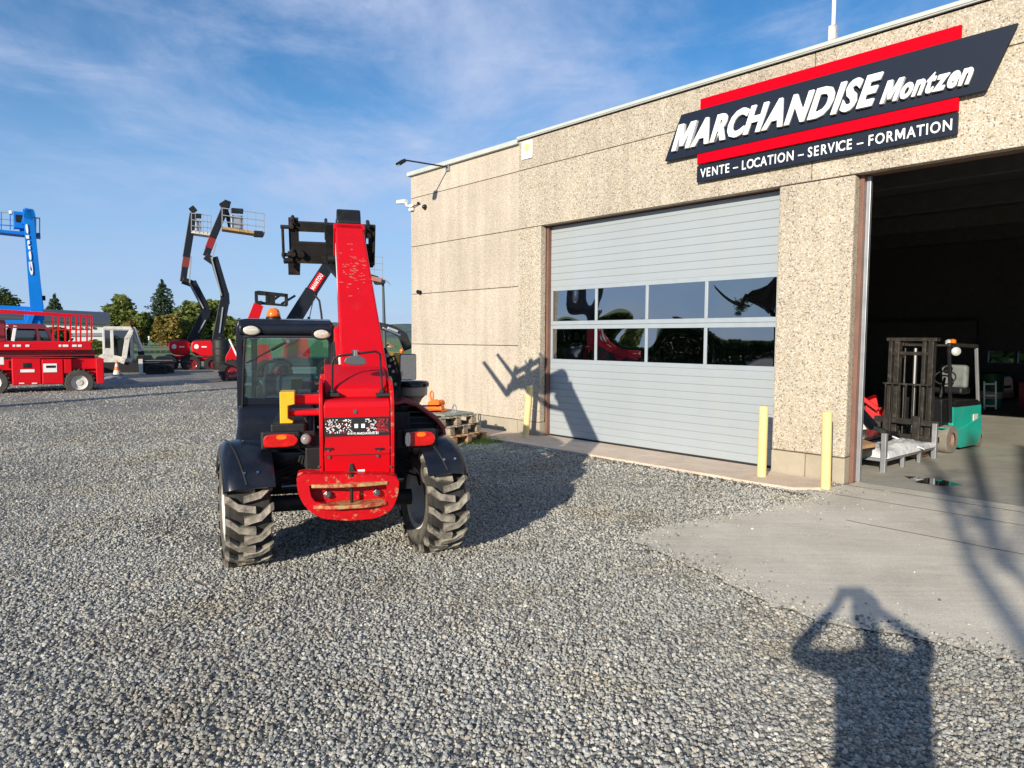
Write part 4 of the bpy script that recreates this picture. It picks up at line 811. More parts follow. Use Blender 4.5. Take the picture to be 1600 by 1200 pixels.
# scratches = thin worn paint flakes set in the boom's top face
sf = MB(); rr = random.Random(5)
for _ in range(60):
    t = rr.gauss(0.68, 0.07); x = 0.165+((lowL.x+lowR.x)/2-0.165)*(1-t)+((hiL.x+hiR.x)/2-0.165)*t+rr.gauss(0.01, 0.05); c = bb+(bt-bb)*t; c.x = x; w = rr.uniform(0.006, 0.026); l = rr.uniform(0.003, 0.009); a = rr.uniform(-0.5, 0.2)
    u = Vector((cos(a), 0, 0))+bd*sin(a); v = nrm.cross(u); o_ = nrm*0.0012
    sf.add([c-u*w-v*l*.3+o_, c+u*w*.3-v*l+o_, c+u*w+o_, c+u*w*.2+v*l+o_], [(0, 1, 2, 3)])
sf.obj('paint_scuffs', mat('scuffed_primer', (0.52, 0.11, 0.09), 0.6), BOOM)
# lower pivot knuckle, lift cylinder and chrome rod
MB().prism(round_poly([(-0.30, 1.02), (-0.32, 1.28), (-0.16, 1.36), (0.10, 1.44), (0.30, 1.30), (0.10, 1.0)], 0.06), fx, xl+0.005, xr-0.005).obj('boom_knuckle', RED, TELE, bevel=0.01)
MB().cyl(T(537, 598, 0.2), T(534, 556, 0.34), 0.028).obj('cylinder_rod', mat('cylinder_white', (0.75, 0.72, 0.68), 0.35), TELE, smooth=40)
MB().cyl(T(533, 560, 0.34), T(528, 515, 0.55), 0.036).obj('cylinder', RED, TELE, smooth=40)
a, b_ = T(500, 618, 0.1), T(531, 586, 0.1); MB().b2((a.x, 0.1, a.z-0.1), (b_.x, 0.3, b_.z)).obj('valve_block', RED, TELE, bevel=0.01)
a, b_ = T(522, 560, 0.6), T(534, 522, 0.6); MB().b2((a.x, 0.6, a.z), (b_.x, 0.75, b_.z)).obj('boom_bracket', REDW, TELE, bevel=0.01)
hz = MB()
for k in range(4):
    hz.tube([T(519+k*2, 600, 0.35), T(518+k*2.4, 570, 0.5), T(519+k*3, 540-k*4, 0.6), T(530+k*2, 512-k*6, 0.7)], 0.008, 6)
hz.obj('hydraulic_hose', BLKR, TELE, smooth=60)
# guard loop with knob and camera/mirror
g1, g2, g3, g4 = T(519, 612, -0.33), T(519, 556, -0.33), T(594, 549, -0.33), T(597, 612, -0.33)
g1b, g4b = T(519, 612, -0.33), T(597, 611, -0.33)
lp = [g1, g2+Vector((0, 0, -0.05)), g2+Vector((0.012, 0, -0.015)), g2+Vector((0.05, 0, 0)), g3+Vector((-0.03, 0, 0)), g3+Vector((0.0, 0, -0.02)), g4]
MB().tube(lp, 0.0085, 8).obj('guard_loop', BLK, TELE, smooth=60)
for g in (g1, g4): MB().ell((g.x, -0.33, g.z), (0.022, 0.03, 0.018)).b2((g.x-0.045, -0.37, g.z-0.03), (g.x+0.045, -0.29, g.z-0.008)).obj('loop_foot', BLKR, TELE, smooth=50)
kp = T(555, 551, -0.34); MB().cyl(kp+Vector((0, 0, -0.035)), kp+Vector((0, 0, 0.018)), 0.021, n=16).obj('mirror_clamp', CHROME, TELE, smooth=40, bevel=0.003)
mp = [T(*q, -0.36) for q in ((537, 566), (540, 559), (549, 556), (563, 556), (571, 560), (573, 569), (560, 571), (545, 570))]
MB().prism(round_poly([(p.x, p.z) for p in mp], 0.012), fy, -0.375, -0.345).obj('rear_mirror', mat('grey_plastic', (0.07, 0.075, 0.085), 0.5), TELE, bevel=0.006)
# ---------------- cab
cy0, cy1 = 0.75, 2.0
def cabx(px): return T(px, 560, cy0).x
cl, cr_ = cabx(369), cabx(524); ztop = T(440, 501, cy0).z; zglt, zglb = T(440, 528, cy0).z, T(440, 622, cy0).z; zlow = 0.86
CAB = empty('cab', (0, 0, 0)); CAB.parent = TELE
def frame_x(y, z): return (y, z)
# pillars & frame
outp = round_poly([(cl, zlow), (cr_, zlow), (cr_, ztop), (cl, ztop+0.015)], 0.055, 5); gx0, gx1 = cabx(380), cabx(514)
innp = round_poly([(gx0, zglb), (gx1, zglb), (gx1, zglt), (gx0, zglt)], 0.03, 5)
oc2, ic2 = resample(outp, 64), resample(innp, 64)
MB().ring(oc2, ic2, fy, cy0, cy0+0.07).obj('rear_frame', BLKG, CAB, bevel=0.01, smooth=40)
MB().ring(oc2, ic2, fy, cy1-0.06, cy1).obj('front_frame', BLKG, CAB, bevel=0.01, smooth=40)
for xx in (cl, cr_-0.05):
    MB().b2((xx, cy0+0.072, zglt+0.0), (xx+0.05, cy1-0.062, zglt+0.06)).b2((xx, cy0+0.072, zlow), (xx+0.05, cy1-0.062, 1.02)).obj('side_rail', BLKG, CAB, bevel=0.01)
    MB().b2((xx+0.02, cy0+0.072, 1.025), (xx+0.026, cy1-0.062, zglt-0.005)).obj('side_window', GLASS_CAB, CAB)
MB().b2((gx0+0.002, cy0+0.02, zglb+.002), (gx1-.002, cy0+0.026, zglt-.002)).obj('rear_window', GLASS_CAB, CAB)
MB().b2((gx0+0.002, cy1-0.03, zglb+.002), (gx1-.002, cy1-0.024, zglt-.002)).obj('windscreen', GLASS_CAB, CAB)
# roof with brow
MB().prism(round_poly([(cy0-0.05, zglt+0.02), (cy0-0.05, ztop-0.03), (cy0+0.02, ztop+0.006), (1.3, ztop+0.03), (cy1+0.02, ztop+0.0), (cy1+0.04, zglt+0.03)], 0.04), fx, cl+0.03, cr_-0.03).obj('cab_roof', BLKG, CAB, bevel=0.015)
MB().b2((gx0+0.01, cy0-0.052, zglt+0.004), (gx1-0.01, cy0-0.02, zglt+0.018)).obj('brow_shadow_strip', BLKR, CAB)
for px, py in ((392, 516), (502, 522)):
    p = T(px, py, cy0-0.06); L_ = MB().lathe([(0.082, 0.05), (0.08, 0.0), (0.074, -0.012), (0.068, -0.008)], (0, 0, 0), (0, 1, 0), 24).obj('work_light', BLK, CAB, smooth=50); L_.location = p; L_.scale = (1, 1, 0.60)
    MB().lathe([(0.0, -0.016), (0.045, -0.013), (0.070, -0.004), (0.070, 0.01)], (0, 0, 0), (0, 1, 0), 24).obj('light_lens', LAMPG, L_, smooth=60)
# beacon
p = T(427.5, 503, 1.15); BC = MB().lathe([(0.065, -0.02), (0.065, 0.035), (0.058, 0.045)], (p.x, 1.15, p.z), (0, 0, 1), 20).obj('beacon_base', BLK, CAB, smooth=40)
MB().lathe([(0.057, 0.045), (0.06, 0.05), (0.058, 0.075), (0.045, 0.105), (0.025, 0.12), (0.0, 0.123)], (p.x, 1.15, p.z), (0, 0, 1), 20).obj('beacon_dome', AMBER, BC, smooth=70)
# wiper
w0, w1 = T(385, 567, cy0-0.02), T(450, 533, cy0-0.02)
MB().tube([w1, w0.lerp(w1, .45)+Vector((0, -.02, 0.0)), w0], 0.006, 6).bar(w0+Vector((0, .01, 0)), w0.lerp(w1, .62)+Vector((0, .012, 0)), 0.010, 0.014).bar(w1, w1.lerp(w0, .4), 0.014, 0.024).obj('wiper', BLKR, CAB)
MB().cyl(w1+Vector((0, -.02, 0)), w1+Vector((0, .03, 0)), 0.016).obj('wiper_pivot', BOLT, CAB, smooth=40)
MB().tube([T(377, 690, cy0-.03), T(379, 620, cy0-.03), T(381, 560, cy0-.03), T(383, 528, cy0-.03)], 0.010, 8).obj('grab_rail', mat('rail_gloss', (0.05, 0.05, 0.055), 0.15, 0.6), CAB, smooth=60)
# seat, wheel, dash
cxm = (cl+cr_)/2
MB().b2((cxm-0.22, 1.02, 1.12), (cxm+0.22, 1.14, 1.31)).b2((cxm-0.22, 1.05, 0.98), (cxm+0.22, 1.5, 1.1)).obj('seat', mat('seat_vinyl', (0.03, 0.045, 0.07), 0.5), CAB, bevel=0.05, seg=4)
sw = [Vector((cxm-0.16+0.16*cos(a*pi/8), 1.66+0.06*sin(a*pi/8), 1.26+0.14*sin(a*pi/8))) for a in range(17)]
MB().tube(sw, 0.012, 6).tube([sw[0], sw[8]], 0.01, 6).tube([(cxm-0.16, 1.66, 1.26), (cxm-0.16, 1.85, 0.95)], 0.02, 8).obj('steering_wheel', BLKR, CAB, smooth=60)
MB().b2((cl+0.05, 1.78, 0.9), (cr_-0.05, 1.93, 1.16)).obj('dashboard', BLK, CAB, bevel=0.02)
MB().b2((cl+0.02, cy0+0.08, zlow-0.02), (cr_-0.02, cy1-0.07, zlow+0.03)).obj('cab_floor', BLK, CAB)
# lower rear body panel under the window with its glossy bulge
bp_ = [(cy0-0.02, zglb-0.04), (cy0-0.10, zglb-0.16), (cy0-0.26, zglb-0.28), (0.36, zglb-0.33), (0.20, 0.80), (0.20, 0.55), (cy0+0.3, 0.55), (cy0+0.3, zglb-0.04)]
MB().prism(round_poly(bp_, 0.06), fx, cl+0.01, T(492, 660, 0.3).x).obj('rear_body_panel', BLKG, TELE, bevel=0.035, seg=4, smooth=40)
# ---------------- engine side (right)
ho = [(616, 628), (636, 624), (652, 629), (668, 640), (684, 652), (693, 664), (697, 684)]
op = [T(a, b, 0.12) for a, b in ho]; pol = [(p.x, p.z) for p in op]; inn_ = [(x-0.02-0.01*i/6, z-0.028) for i, (x, z) in enumerate(pol)]
MB().prism(pol+inn_[::-1], fy, 0.06, 1.85).obj('engine_hood', REDD, TELE, bevel=0.010, smooth=40)
x9 = pol[-1][0]
MB().b2((xr+0.03, 0.20, 0.52), (x9-0.06, 1.8, pol[3][1]-0.05)).b2((xr+0.03, 0.22, 0.9), (0.52, 1.8, pol[1][1]-0.04)).obj('engine_bay', BLK, TELE, bevel=0.02)
gl = MB()
for k in range(6): gl.b2((0.44, 0.175, 0.86+k*0.045), (0.76, 0.198, 0.872+k*0.045))
gl.obj('grille_slat', mat('grille_grey', (0.035, 0.035, 0.04), 0.5), TELE)
MB().b2((xr+0.025, 0.06, 0.60), (0.50, 0.185, 1.06)).obj('engine_bracket', BLK, TELE, bevel=0.01)
MB().b2((x9-0.03, 0.06, 0.80), (x9+0.004, 1.85, pol[-1][1]-0.002)).obj('hood_side', REDD, TELE, bevel=0.01)
pm = T(646, 604, 0.55)
MB().lathe([(0.04, -0.16), (0.075, -0.10), (0.10, -0.075), (0.115, -0.07), (0.118, 0.0), (0.126, 0.004), (0.128, 0.03), (0.115, 0.045), (0.0, 0.052)], pm, (0, 0, 1), 28).obj('air_intake', mat('intake_plastic', (0.34, 0.29, 0.22), 0.35), TELE, smooth=40)
MB().lathe([(0.129, 0.002), (0.131, 0.03), (0.118, 0.047), (0.0, 0.054)], pm, (0, 0, 1), 28).obj('intake_cap', BLKG, TELE, smooth=50)
q0, q1 = T(625, 594, 1.0), T(651, 553, 1.0)
mr_ = round_poly([(q0.x, q0.z), (q1.x, q0.z), (q1.x, q1.z), (q0.x, q1.z)], 0.02)
MI = MB().prism(mr_, fy, 1.02, 1.06).obj('side_mirror', BLKG, TELE, bevel=0.008)
o = MB().prism([(x-(q0.x+q1.x)/2, z-(q0.z+q1.z)/2) for x, z in [(a_*0.94+(q0.x+q1.x)/2*0.06, b_*0.94+(q0.z+q1.z)/2*0.06) for a_, b_ in mr_]], fy, -0.002, 0.002).obj('mirror_glass', CHROME, MI); o.location = ((q0.x+q1.x)/2, 1.004, (q0.z+q1.z)/2); o.rotation_euler = (R(3), 0, R(8))
MB().tube([(q0.x+0.02, 1.06, q0.z+0.05), (q0.x-0.05, 1.1, q0.z-0.03), (q0.x-0.10, 1.1, 1.1)], 0.013, 8).obj('mirror_arm', BLK, TELE, smooth=50)
pg = T(606, 592, 0.3); MB().lathe([(0.025, -0.10), (0.036, -0.09), (0.036, 0.0), (0.02, 0.02), (0.0, 0.025)], pg, (0, 0, 1), 14).obj('coolant_bottle', mat('green_plastic', (0.05, 0.55, 0.10), 0.35), TELE, smooth=50)
rb = MB(); rr = random.Random(9)
for k in range(7): rb.tube([T(603+k*3, 620, 0.45), T(600+k*4, 600-rr.uniform(0, 20), 0.55), T(598+k*2, 570-rr.uniform(0, 14), 0.65), T(590+k*2, 545, 0.8)], 0.011, 6)
rb.obj('hydraulic_hose', BLKR, TELE, smooth=60)
for k, (px, py) in enumerate(((497, 612), (497, 640), (497, 668), (611, 612), (611, 640), (611, 700), (611, 730), (498, 730))):
    p = T(px, py, -0.47); MB().cyl((p.x, -0.462 if py > 620 else -0.43, p.z), (p.x, -0.42, p.z), 0.007, n=6).obj('bolt', BOLT, TELE)
for k in range(5): MB().tube([T(470+k*4, 712, -0.05), T(466+k*5, 725+k*3, 0.0), T(440+k*6, 735+k*4, 0.05), T(420, 742+k*4, 0.0)], 0.009, 6).obj('hydraulic_hose', BLKR, TELE, smooth=60)
for k in range(4): MB().tube([T(618, 705+k*6, -0.05), T(630, 716+k*7, 0.0), T(646+k*2, 716+k*9, 0.05), T(656, 740+k*6, 0.05)], 0.009, 6).obj('hydraulic_hose', BLKR, TELE, smooth=60)
MB().cyl(T(440, 760, 0.1), T(630, 748, 0.12), 0.022).obj('steering_cylinder', BOLT, TELE, smooth=40)
MB().tube([T(470, 640, -0.02), T(480, 660, -0.05), T(486, 690, -0.08), T(480, 702, -0.1)], 0.007, 6).obj('lamp_cable', BLKR, TELE, smooth=60)
pp = [(p.x, p.z) for p in (T(a, b, 0.42) for a, b in [(604, 552), (613, 556), (618, 572), (625, 592), (628, 640), (610, 640), (604, 600)])]
MB().prism(round_poly(pp, 0.02), fy, 0.42, 0.75).obj('hydraulic_block', BLK, TELE, bevel=0.01)
for px, py in ((606, 556), (611, 563), (608, 572), (614, 580), (609, 590), (618, 600), (614, 612)):
    p = T(px, py, 0.41); MB().cyl((p.x, 0.38, p.z), (p.x, 0.43, p.z), 0.014, n=8).obj('hose_fitting', BOLT, TELE, smooth=30)
for k in range(3): MB().tube([T(606+k*4, 560+k*8, 0.38), T(616+k*3, 556+k*6, 0.33), T(624+k, 575+k*8, 0.33), T(622, 604+k*6, 0.36), T(612+k*2, 626, 0.3)], 0.009, 6).obj('hydraulic_hose', BLKR, TELE, smooth=60)
# ---------------- fork carriage
CO = T(515, 385, 2.22); ca = R(24); cf = Vector((0, cos(ca), sin(ca))); cu = Vector((0, -sin(ca), cos(ca)))
KS = 7.33/FPX
def K(px, py, fo=0.0): return CO+Vector(((px-515)*KS*1.02, 0, 0))+cu*((385-py)*KS/cos(ca)*1.0)+cf*fo
CARR = empty('fork_carriage', (0, 0, 0)); CARR.parent = TELE
def kbar(x0, y0, x1, y1, t0, t1, m, name, parent=CARR, bev=0.004):
    v = []
    for fo in (t0, t1): v += [K(x0, y1, fo), K(x1, y1, fo), K(x1, y0, fo), K(x0, y0, fo)]
    return MB().hexa(v).obj(name, m, parent, bevel=bev)
kbar(468, 353, 582, 366, 0, 0.05, RUSTB, 'top_rail'); kbar(468, 381, 582, 411, 0, 0.05, RUSTB, 'lower_plate')
kbar(457, 350, 471, 412, 0.045, 0.10, RUSTB, 'fork_upright'); kbar(524, 350, 536, 414, 0.045, 0.10, RUSTB, 'fork_upright')
for x0, x1 in ((453, 472), (521, 537)):
    fk = kbar(x0+1, 400, x1-1, 433, 0.105, 0.15, RUSTB, 'fork'); a = K(x0+1, 433, 0.10); b_ = K(x1-1, 433, 0.10); xw = (b_.x-a.x)
    c0 = (a+b_)/2+cu*0.02; c1 = c0+cf*1.02; MB().bar(c0, c1, xw, 0.04, xw*0.8, 0.012, up=cu).obj('tine', RUSTB, fk, bevel=0.003)
for xs, sgn in ((449, 1), (580, -1)):
    b = MB(); b.tube([K(xs, 362, 0.0), K(xs, 404, 0.0)], 0.014, 8).tube([K(xs-3, 361, 0.02), K(xs+sgn*10, 361, 0.02)], 0.02, 8).tube([K(xs-3, 400, 0.02), K(xs+sgn*10, 400, 0.02)], 0.02, 8).tube([K(xs, 408, 0.0), K(xs+sgn*12, 408, 0.02)], 0.03, 8); b.obj('locking_rod', RUSTB, CARR, smooth=50)
kb2 = MB()
for x, y, r in ((463, 350, .018), (510, 352, .016), (512, 372, .03), (516, 396, .045), (508, 402, .03), (474, 396, .035), (462, 396, .03), (462, 358, .02), (571, 352, .02), (571, 366, .03)): kb2.cyl(K(x, y, -0.05), K(x, y, 0.12), r, n=12)
kb2.obj('pin', RUSTB, CARR, smooth=40)
kbar(509, 352, 521, 412, -0.06, 0.0, BLK, 'hinge_plate'); kbar(560, 356, 568, 412, -0.06, 0.0, BLK, 'hinge_plate'); kbar(572, 356, 580, 414, 0.0, 0.06, RUSTB, 'fork_upright')
MB().cyl(K(512, 400, -0.08), K(566, 400, -0.08), 0.05).obj('pivot_tube', BLK, CARR, smooth=40)
MB().tube([K(516, 410, -.06), Vector((xt-0.05, 1.75, 2.2)), Vector((xt-0.06, 1.3, 2.25))], 0.045, 10).obj('tilt_cylinder', BLK, TELE, smooth=50)
MB().cyl(T(565, 415, 1.7), T(567, 443, 1.5), 0.05).obj('hose_guard', BLK, TELE, smooth=50)

# ================================================================== BACKGROUND MACHINES
class Rig:
    """a thing standing at ground pixel (px, py); k(px, py, dy) measures a point of it dy metres behind its front plane"""
    def __init__(s, name, px, py, label, cat, group=None, Y=None):
        s.o = G(px, py) if Y is None else Vector((ray(px, py).x*Y, Y, 0)); s.Y = s.o.y; a = atan2(s.o.x, s.o.y); s.f = Vector((sin(a), cos(a), 0)); s.u = Vector((cos(a), -sin(a), 0))
        s.R = s.o.length; s.e = empty(name, s.o, -a, label, cat, group)
    def k(s, px, py, dy=0.0):
        r = ray(px, py); t = (s.R+dy)/r.dot(s.f); P = r*t; return Vector(((P-s.o).dot(s.u), dy, H+P.z))
    def bar(s, a, b, w, h, name, m, dy=0, w1=None, parent=None, dy1=None, bev=0.01, h1=None):
        A, B = s.k(*a, dy), s.k(*b, dy if dy1 is None else dy1)
        return MB().bar(A, B, w, h, w1, h if h1 is None else h1, up=(0, 1, 0)).obj(name, m, parent or s.e, bevel=bev)
    def blk(s, x0, y0, x1, y1, d0, d1, name, m, parent=None, bev=0.01):
        a, b = s.k(x0, y1, d0), s.k(x1, y0, d0)
        return MB().b2((a.x, d0, a.z), (b.x, d1, b.z)).obj(name, m, parent or s.e, bevel=bev)
    def pris(s, pts, d0, d1, name, m, parent=None, bev=0.01, rnd_=0.0):
        P = [(q.x, q.z) for q in (s.k(x, y, d0) for x, y in pts)]
        if rnd_: P = round_poly(P, rnd_, 3)
        return MB().prism(P, fy, d0, d1).obj(name, m, parent or s.e, bevel=bev)
def simple_wheel(rig, c, r, w, m_rim=WHITED, name='wheel', axis=(0, 1, 0)):
    e = empty(name, c); e.parent = rig.e; ax = Vector(axis)
    prof = [(r*0.55, -w/2), (r*0.92, -w/2), (r, -w*0.32), (r, w*0.32), (r*0.92, w/2), (r*0.55, w/2)]
    b = MB().lathe(prof, (0, 0, 0), ax, 28, cap=False)
    for q in range(20):
        a = 2*pi*q/20; c2 = Vector((cos(a), 0, sin(a)))*r
        if abs(ax.y) > 0.5: b.box(c2, (0.05, w*0.9, 0.035), Matrix.Rotation(-a, 3, 'Y'))
    b.obj('tyre', BLKR if m_rim is not WHITED else mat('tyre_dusty_plain', (0.06, 0.055, 0.05), 0.9, var=0.3), e, smooth=30)
    MB().lathe([(0.0, -w*0.30), (r*0.2, -w*0.30), (r*0.24, -w*0.2), (r*0.46, -w*0.22), (r*0.52, -w*0.42), (r*0.57, -w*0.46), (r*0.57, w*0.4), (0, w*0.4)], (0, 0, 0), ax, 24).obj('rim', m_rim, e, smooth=35)
    return e

# ---- red scissor lift, far left
SL = Rig('scissor_lift', 60, 613, 'big red scissor lift with lowered platform and railings, at the left edge of the yard', 'scissor lift')
k_ = SL.k
SL.blk(-60, 578, 150, 602, 0.25, 1.55, 'chassis', REDB); SL.blk(-60, 560, 158, 580, 0.15, 1.6, 'chassis_frame', REDB)
for px in (-12, 124): simple_wheel(SL, k_(px, 597.5, 0.12)+Vector((0, 0, 0)), 0.385, 0.28)
for px in (-12, 124): simple_wheel(SL, k_(px, 597.5, 0.12)+Vector((0, 1.5, 0)), 0.385, 0.28)
SL.blk(19, 560, 64, 602, -0.02, 0.30, 'battery_box', REDB, bev=0.03); SL.blk(66, 561, 99, 601, -0.02, 0.30, 'motor_box', REDB, bev=0.03); SL.blk(100, 561, 112, 584, 0.0, 0.3, 'side_box', REDB, bev=0.02)
SL.blk(19, 558, 112, 560.5, -0.03, 0.32, 'box_lid', REDB); SL.blk(151, 560, 162, 600, -0.02, 1.5, 'end_bumper', REDB, bev=0.02)
SL.blk(68, 568, 89, 582, -0.035, -0.022, 'white_label', WHITE); SL.blk(72, 571, 87, 575, -0.04, -0.036, 'label_print', BLK)
SL.blk(-6, 558, 6, 570, -0.035, -0.0, 'white_label', WHITE); SL.blk(36, 567, 49, 575, -0.03, -0.021, 'control_panel', BLK); SL.blk(32, 577, 54, 582, -0.03, -0.021, 'white_label', WHITE)
for x in (34, 54): SL.blk(x-4, 598, x+4, 600, -0.03, -0.021, 'sticker', WHITE)
SL.blk(-60, 548, 150, 556, 0.3, 1.4, 'scissor_stack', BLK); 
for i in range(3): SL.bar((-50, 557-3*i), (148, 551-3*i+3), 0.06, 0.10, 'scissor_arm', REDD, dy=0.28); SL.bar((-50, 551-3*i+3), (148, 557-3*i), 0.06, 0.10, 'scissor_arm', REDD, dy=1.3)
SL.blk(-60, 534, 143, 548, 0.02, 1.62, 'platform', REDB, bev=0.02)
for x0, x1 in ((7, 14), (20, 24), (26, 33), (40, 46), (92, 96), (98, 107), (113, 120), (122, 128)): SL.blk(x0, 538.5, x1, 542, 0.005, 0.019, 'lettering', WHITE)
railx = [83, 91, 102, 110, 119, 126, 136, 143]
for side, dy in ((0, 0.06), (1, 1.55)):
    for x in railx: SL.bar((x, 534), (x, 493 if x > 90 else 495), 0.045, 0.045, 'rail_post', REDB, dy=dy, bev=0)
    SL.bar((-60, 481), (143, 494), 0.055, 0.055, 'top_rail', REDB, dy=dy, bev=0); SL.bar((82, 515), (143, 515), 0.04, 0.04, 'mid_rail', REDB, dy=dy, bev=0)
    SL.bar((-60, 485), (110, 494), 0.05, 0.05, 'top_rail', REDB, dy=dy, bev=0)
    SL.bar((-60, 509), (84, 513), 0.05, 0.06, 'mid_rail', REDD, dy=dy, bev=0)
    for x in (-30, -5): SL.bar((x, 534), (x, 486), 0.045, 0.045, 'rail_post', REDB, dy=dy, bev=0)
for z in (493, 515): SL.bar((143, z), (143, z), 0.04, 0.04, 'end_rail', REDB, dy=0.06, dy1=1.55, bev=0)
SL.blk(-10, 500, 8, 534, 0.5, 1.2, 'control_box', REDD, bev=0.03)

# ---- parked car seen through the scissor lift
CR = Rig('parked_car', 40, 0, 'red car with white front pillar and dark windows behind the scissor lift', 'car', Y=24.0)
CR.pris([(-40, 560), (-42, 535), (-20, 529), (5, 508), (15, 505), (70, 506), (86, 528), (90, 535), (90, 560)], 0.0, 1.7, 'car_body', mat('car_dark_red', (0.16, 0.02, 0.03), 0.3, coat=0.6), rnd_=0.15, bev=0.05)
CR.pris([(0, 532), (9, 511), (15, 510), (19, 532)], -0.02, 0.0, 'quarter_window', GLASS_DK); CR.pris([(22, 532), (27, 512), (54, 511), (57, 532)], -0.02, 0.0, 'side_window', GLASS_DK, rnd_=0.08); CR.pris([(58, 511), (68, 511), (79, 532), (63, 532)], -0.02, 0.0, 'side_window', GLASS_DK)
CR.bar((20, 533), (24, 509), 0.10, 0.02, 'white_pillar', WHITE, dy=-0.03); CR.bar((-2, 533), (12, 508), 0.08, 0.02, 'white_pillar', WHITE, dy=-0.03)
for x in (-15, 65): simple_wheel(CR, CR.k(x, 560, 0.1), 0.32, 0.22, STEEL); simple_wheel(CR, CR.k(x, 560, 1.6), 0.32, 0.22, STEEL)

# ---- blue boom lift
BB = Rig('blue_boom_lift', 55, 0, 'tall blue boom lift with its basket raised at the top left', 'boom lift', Y=29.0)
bm_ = BB.bar((59, 500), (44, 328), 0.46, 0.40, 'boom', BLUE, w1=0.36)
BB.bar((67.5, 482), (54, 372), 0.05, 0.05, 'cable_track', STEEL, dy=0.25); BB.blk(64, 462, 71, 469, 0.1, 0.4, 'hose_end', BLK)
BB.bar((40, 352), (46, 327), 0.30, 0.34, 'jib_head', BLUE, dy=0.15); BB.pris([(40, 326), (52, 326), (56, 336), (50, 345), (36, 340)], -0.2, 0.4, 'knuckle', BLUE, rnd_=0.08)
BB.bar((44, 340), (34, 362), 0.18, 0.2, 'jib', BLUE, dy=0.35)
BB.pris([(-20, 357), (63, 364), (63, 370), (-20, 361)], 0.2, 1.1, 'basket_floor', BLUE)
for dy in (0.2, 1.1):
    for y0 in (331, 342): BB.bar((-20, y0-1), (24, y0+2), 0.035, 0.035, 'basket_rail', RAILG, dy=dy, bev=0)
    BB.bar((-20, 350), (24, 353), 0.04, 0.04, 'basket_rail', BLUE, dy=dy, bev=0); BB.bar((52, 340), (62, 341), 0.04, 0.04, 'basket_rail', BLUE, dy=dy, bev=0)
    for x in (2, 16, 22, 56, 62): BB.bar((x, 364 if x > 30 else 359), (x, 332 if x < 30 else 340), 0.035, 0.035, 'basket_post', BLUE, dy=dy, bev=0)
BB.blk(21, 331, 37, 356, 0.1, 0.5, 'control_box', BLUE, bev=0.03); BB.blk(24, 336, 35, 346, 0.05, 0.11, 'control_panel', BLK); BB.blk(14, 329, 19, 334, 0.1, 0.4, 'hand_light', WHITE, bev=0.02)
BB.blk(50, 342, 56, 366, 0.1, 0.4, 'tool_box', STEEL)
BB.pris([(-20, 476), (44, 479), (60, 482), (60, 490), (-20, 484)], 0.0, 0.5, 'lower_arm', BLUE, rnd_=0.05)
BB.pris([(38, 482), (68, 482), (66, 545), (36, 545)], -0.3, 0.7, 'turret', BLUE, rnd_=0.1); BB.pris([(5, 500), (64, 500), (64, 548), (5, 548)], -0.4, 1.0, 'engine_cover', BLUE, rnd_=0.15); BB.bar((40, 520), (52, 485), 0.2, 0.2, 'lift_cylinder', BLUE, dy=-0.4)
BB.pris([(0, 548), (80, 548), (80, 562), (0, 562)], -0.8, 1.3, 'chassis', BLK, rnd_=0.1)
for x in (8, 72):
    for dy in (-0.8, 1.3): simple_wheel(BB, BB.k(x, 568, dy), 0.45, 0.35)
# lettering up the boom side
A0, A1 = BB.k(54, 430, -0.22), BB.k(44.5, 350, -0.22); ax_ = (A1-A0).normalized(); ox = ax_.cross(Vector((0, 1, 0))).normalized()
if ox.x < 0: ox = -ox
letters('Genie', 0.0, (A1-A0).length, -0.19, 0.10, BB.e, SIGNW, lambda u, z, w: A0+ax_*u-ox*(z*0.42+0.11)+Vector((0, -w, 0)), depth=0.02, bold=0.05, gap=0.04, lower_ref='G')

# ---- white mini excavator
EX = Rig('mini_excavator', 185, 582, 'dirty white mini excavator with folded arm, left of the trees', 'excavator')
ks = EX.k
cabp = [(160, 560), (161, 517), (165, 512), (201, 512), (206, 520), (208, 560)]
EX.blk(163, 556, 210, 563, 0.1, 1.2, 'cab_floor', WHITED)
for d_ in (0.0, 1.14):
    for x0, y0, x1, y1 in ((161, 513, 163.3, 562), (173.5, 513, 177, 562), (204, 513, 207.5, 562), (163.3, 513, 173.5, 516), (177, 513, 204, 516), (163.3, 544, 173.5, 562)):
        EX.blk(x0, y0, x1, y1, d_, d_+0.06, 'cab_frame', WHITED, bev=0.015)
EX.blk(163, 516, 173, 544, 0.03, 0.04, 'side_window', GLASS_DK); EX.blk(178, 516, 203, 559, 0.03, 0.04, 'door_window', GLASS_DK)
EX.pris([(160, 514), (162, 510), (204, 510), (207, 515)], -0.03, 1.25, 'cab_roof', WHITED, rnd_=0.03); EX.blk(167, 508, 172, 511, 0.4, 0.7, 'roof_lamp', BROWN)
EX.blk(205, 514, 208, 560, 0.1, 1.15, 'front_glass', GLASS_DK)
EX.blk(184, 540, 196, 560, 0.4, 0.9, 'seat', BLK, bev=0.04)
EX.pris([(152, 563), (154, 556), (163, 552), (214, 562), (214, 568), (152, 568)], -0.1, 1.3, 'body', WHITED, rnd_=0.06)
EX.pris([(152, 569), (156, 566), (216, 566), (220, 572), (218, 582), (154, 582)], -0.15, 0.2, 'track', BLKR, rnd_=0.12); EX.pris([(152, 569), (156, 566), (216, 566), (220, 572), (218, 582), (154, 582)], 1.0, 1.35, 'track', BLKR, rnd_=0.12)
EX.bar((207, 512), (221, 549), 0.22, 0.20, 'boom', WHITED, dy=0.3); EX.bar((211, 513), (222, 545), 0.06, 0.06, 'boom_cylinder', CHROME, dy=0.1)
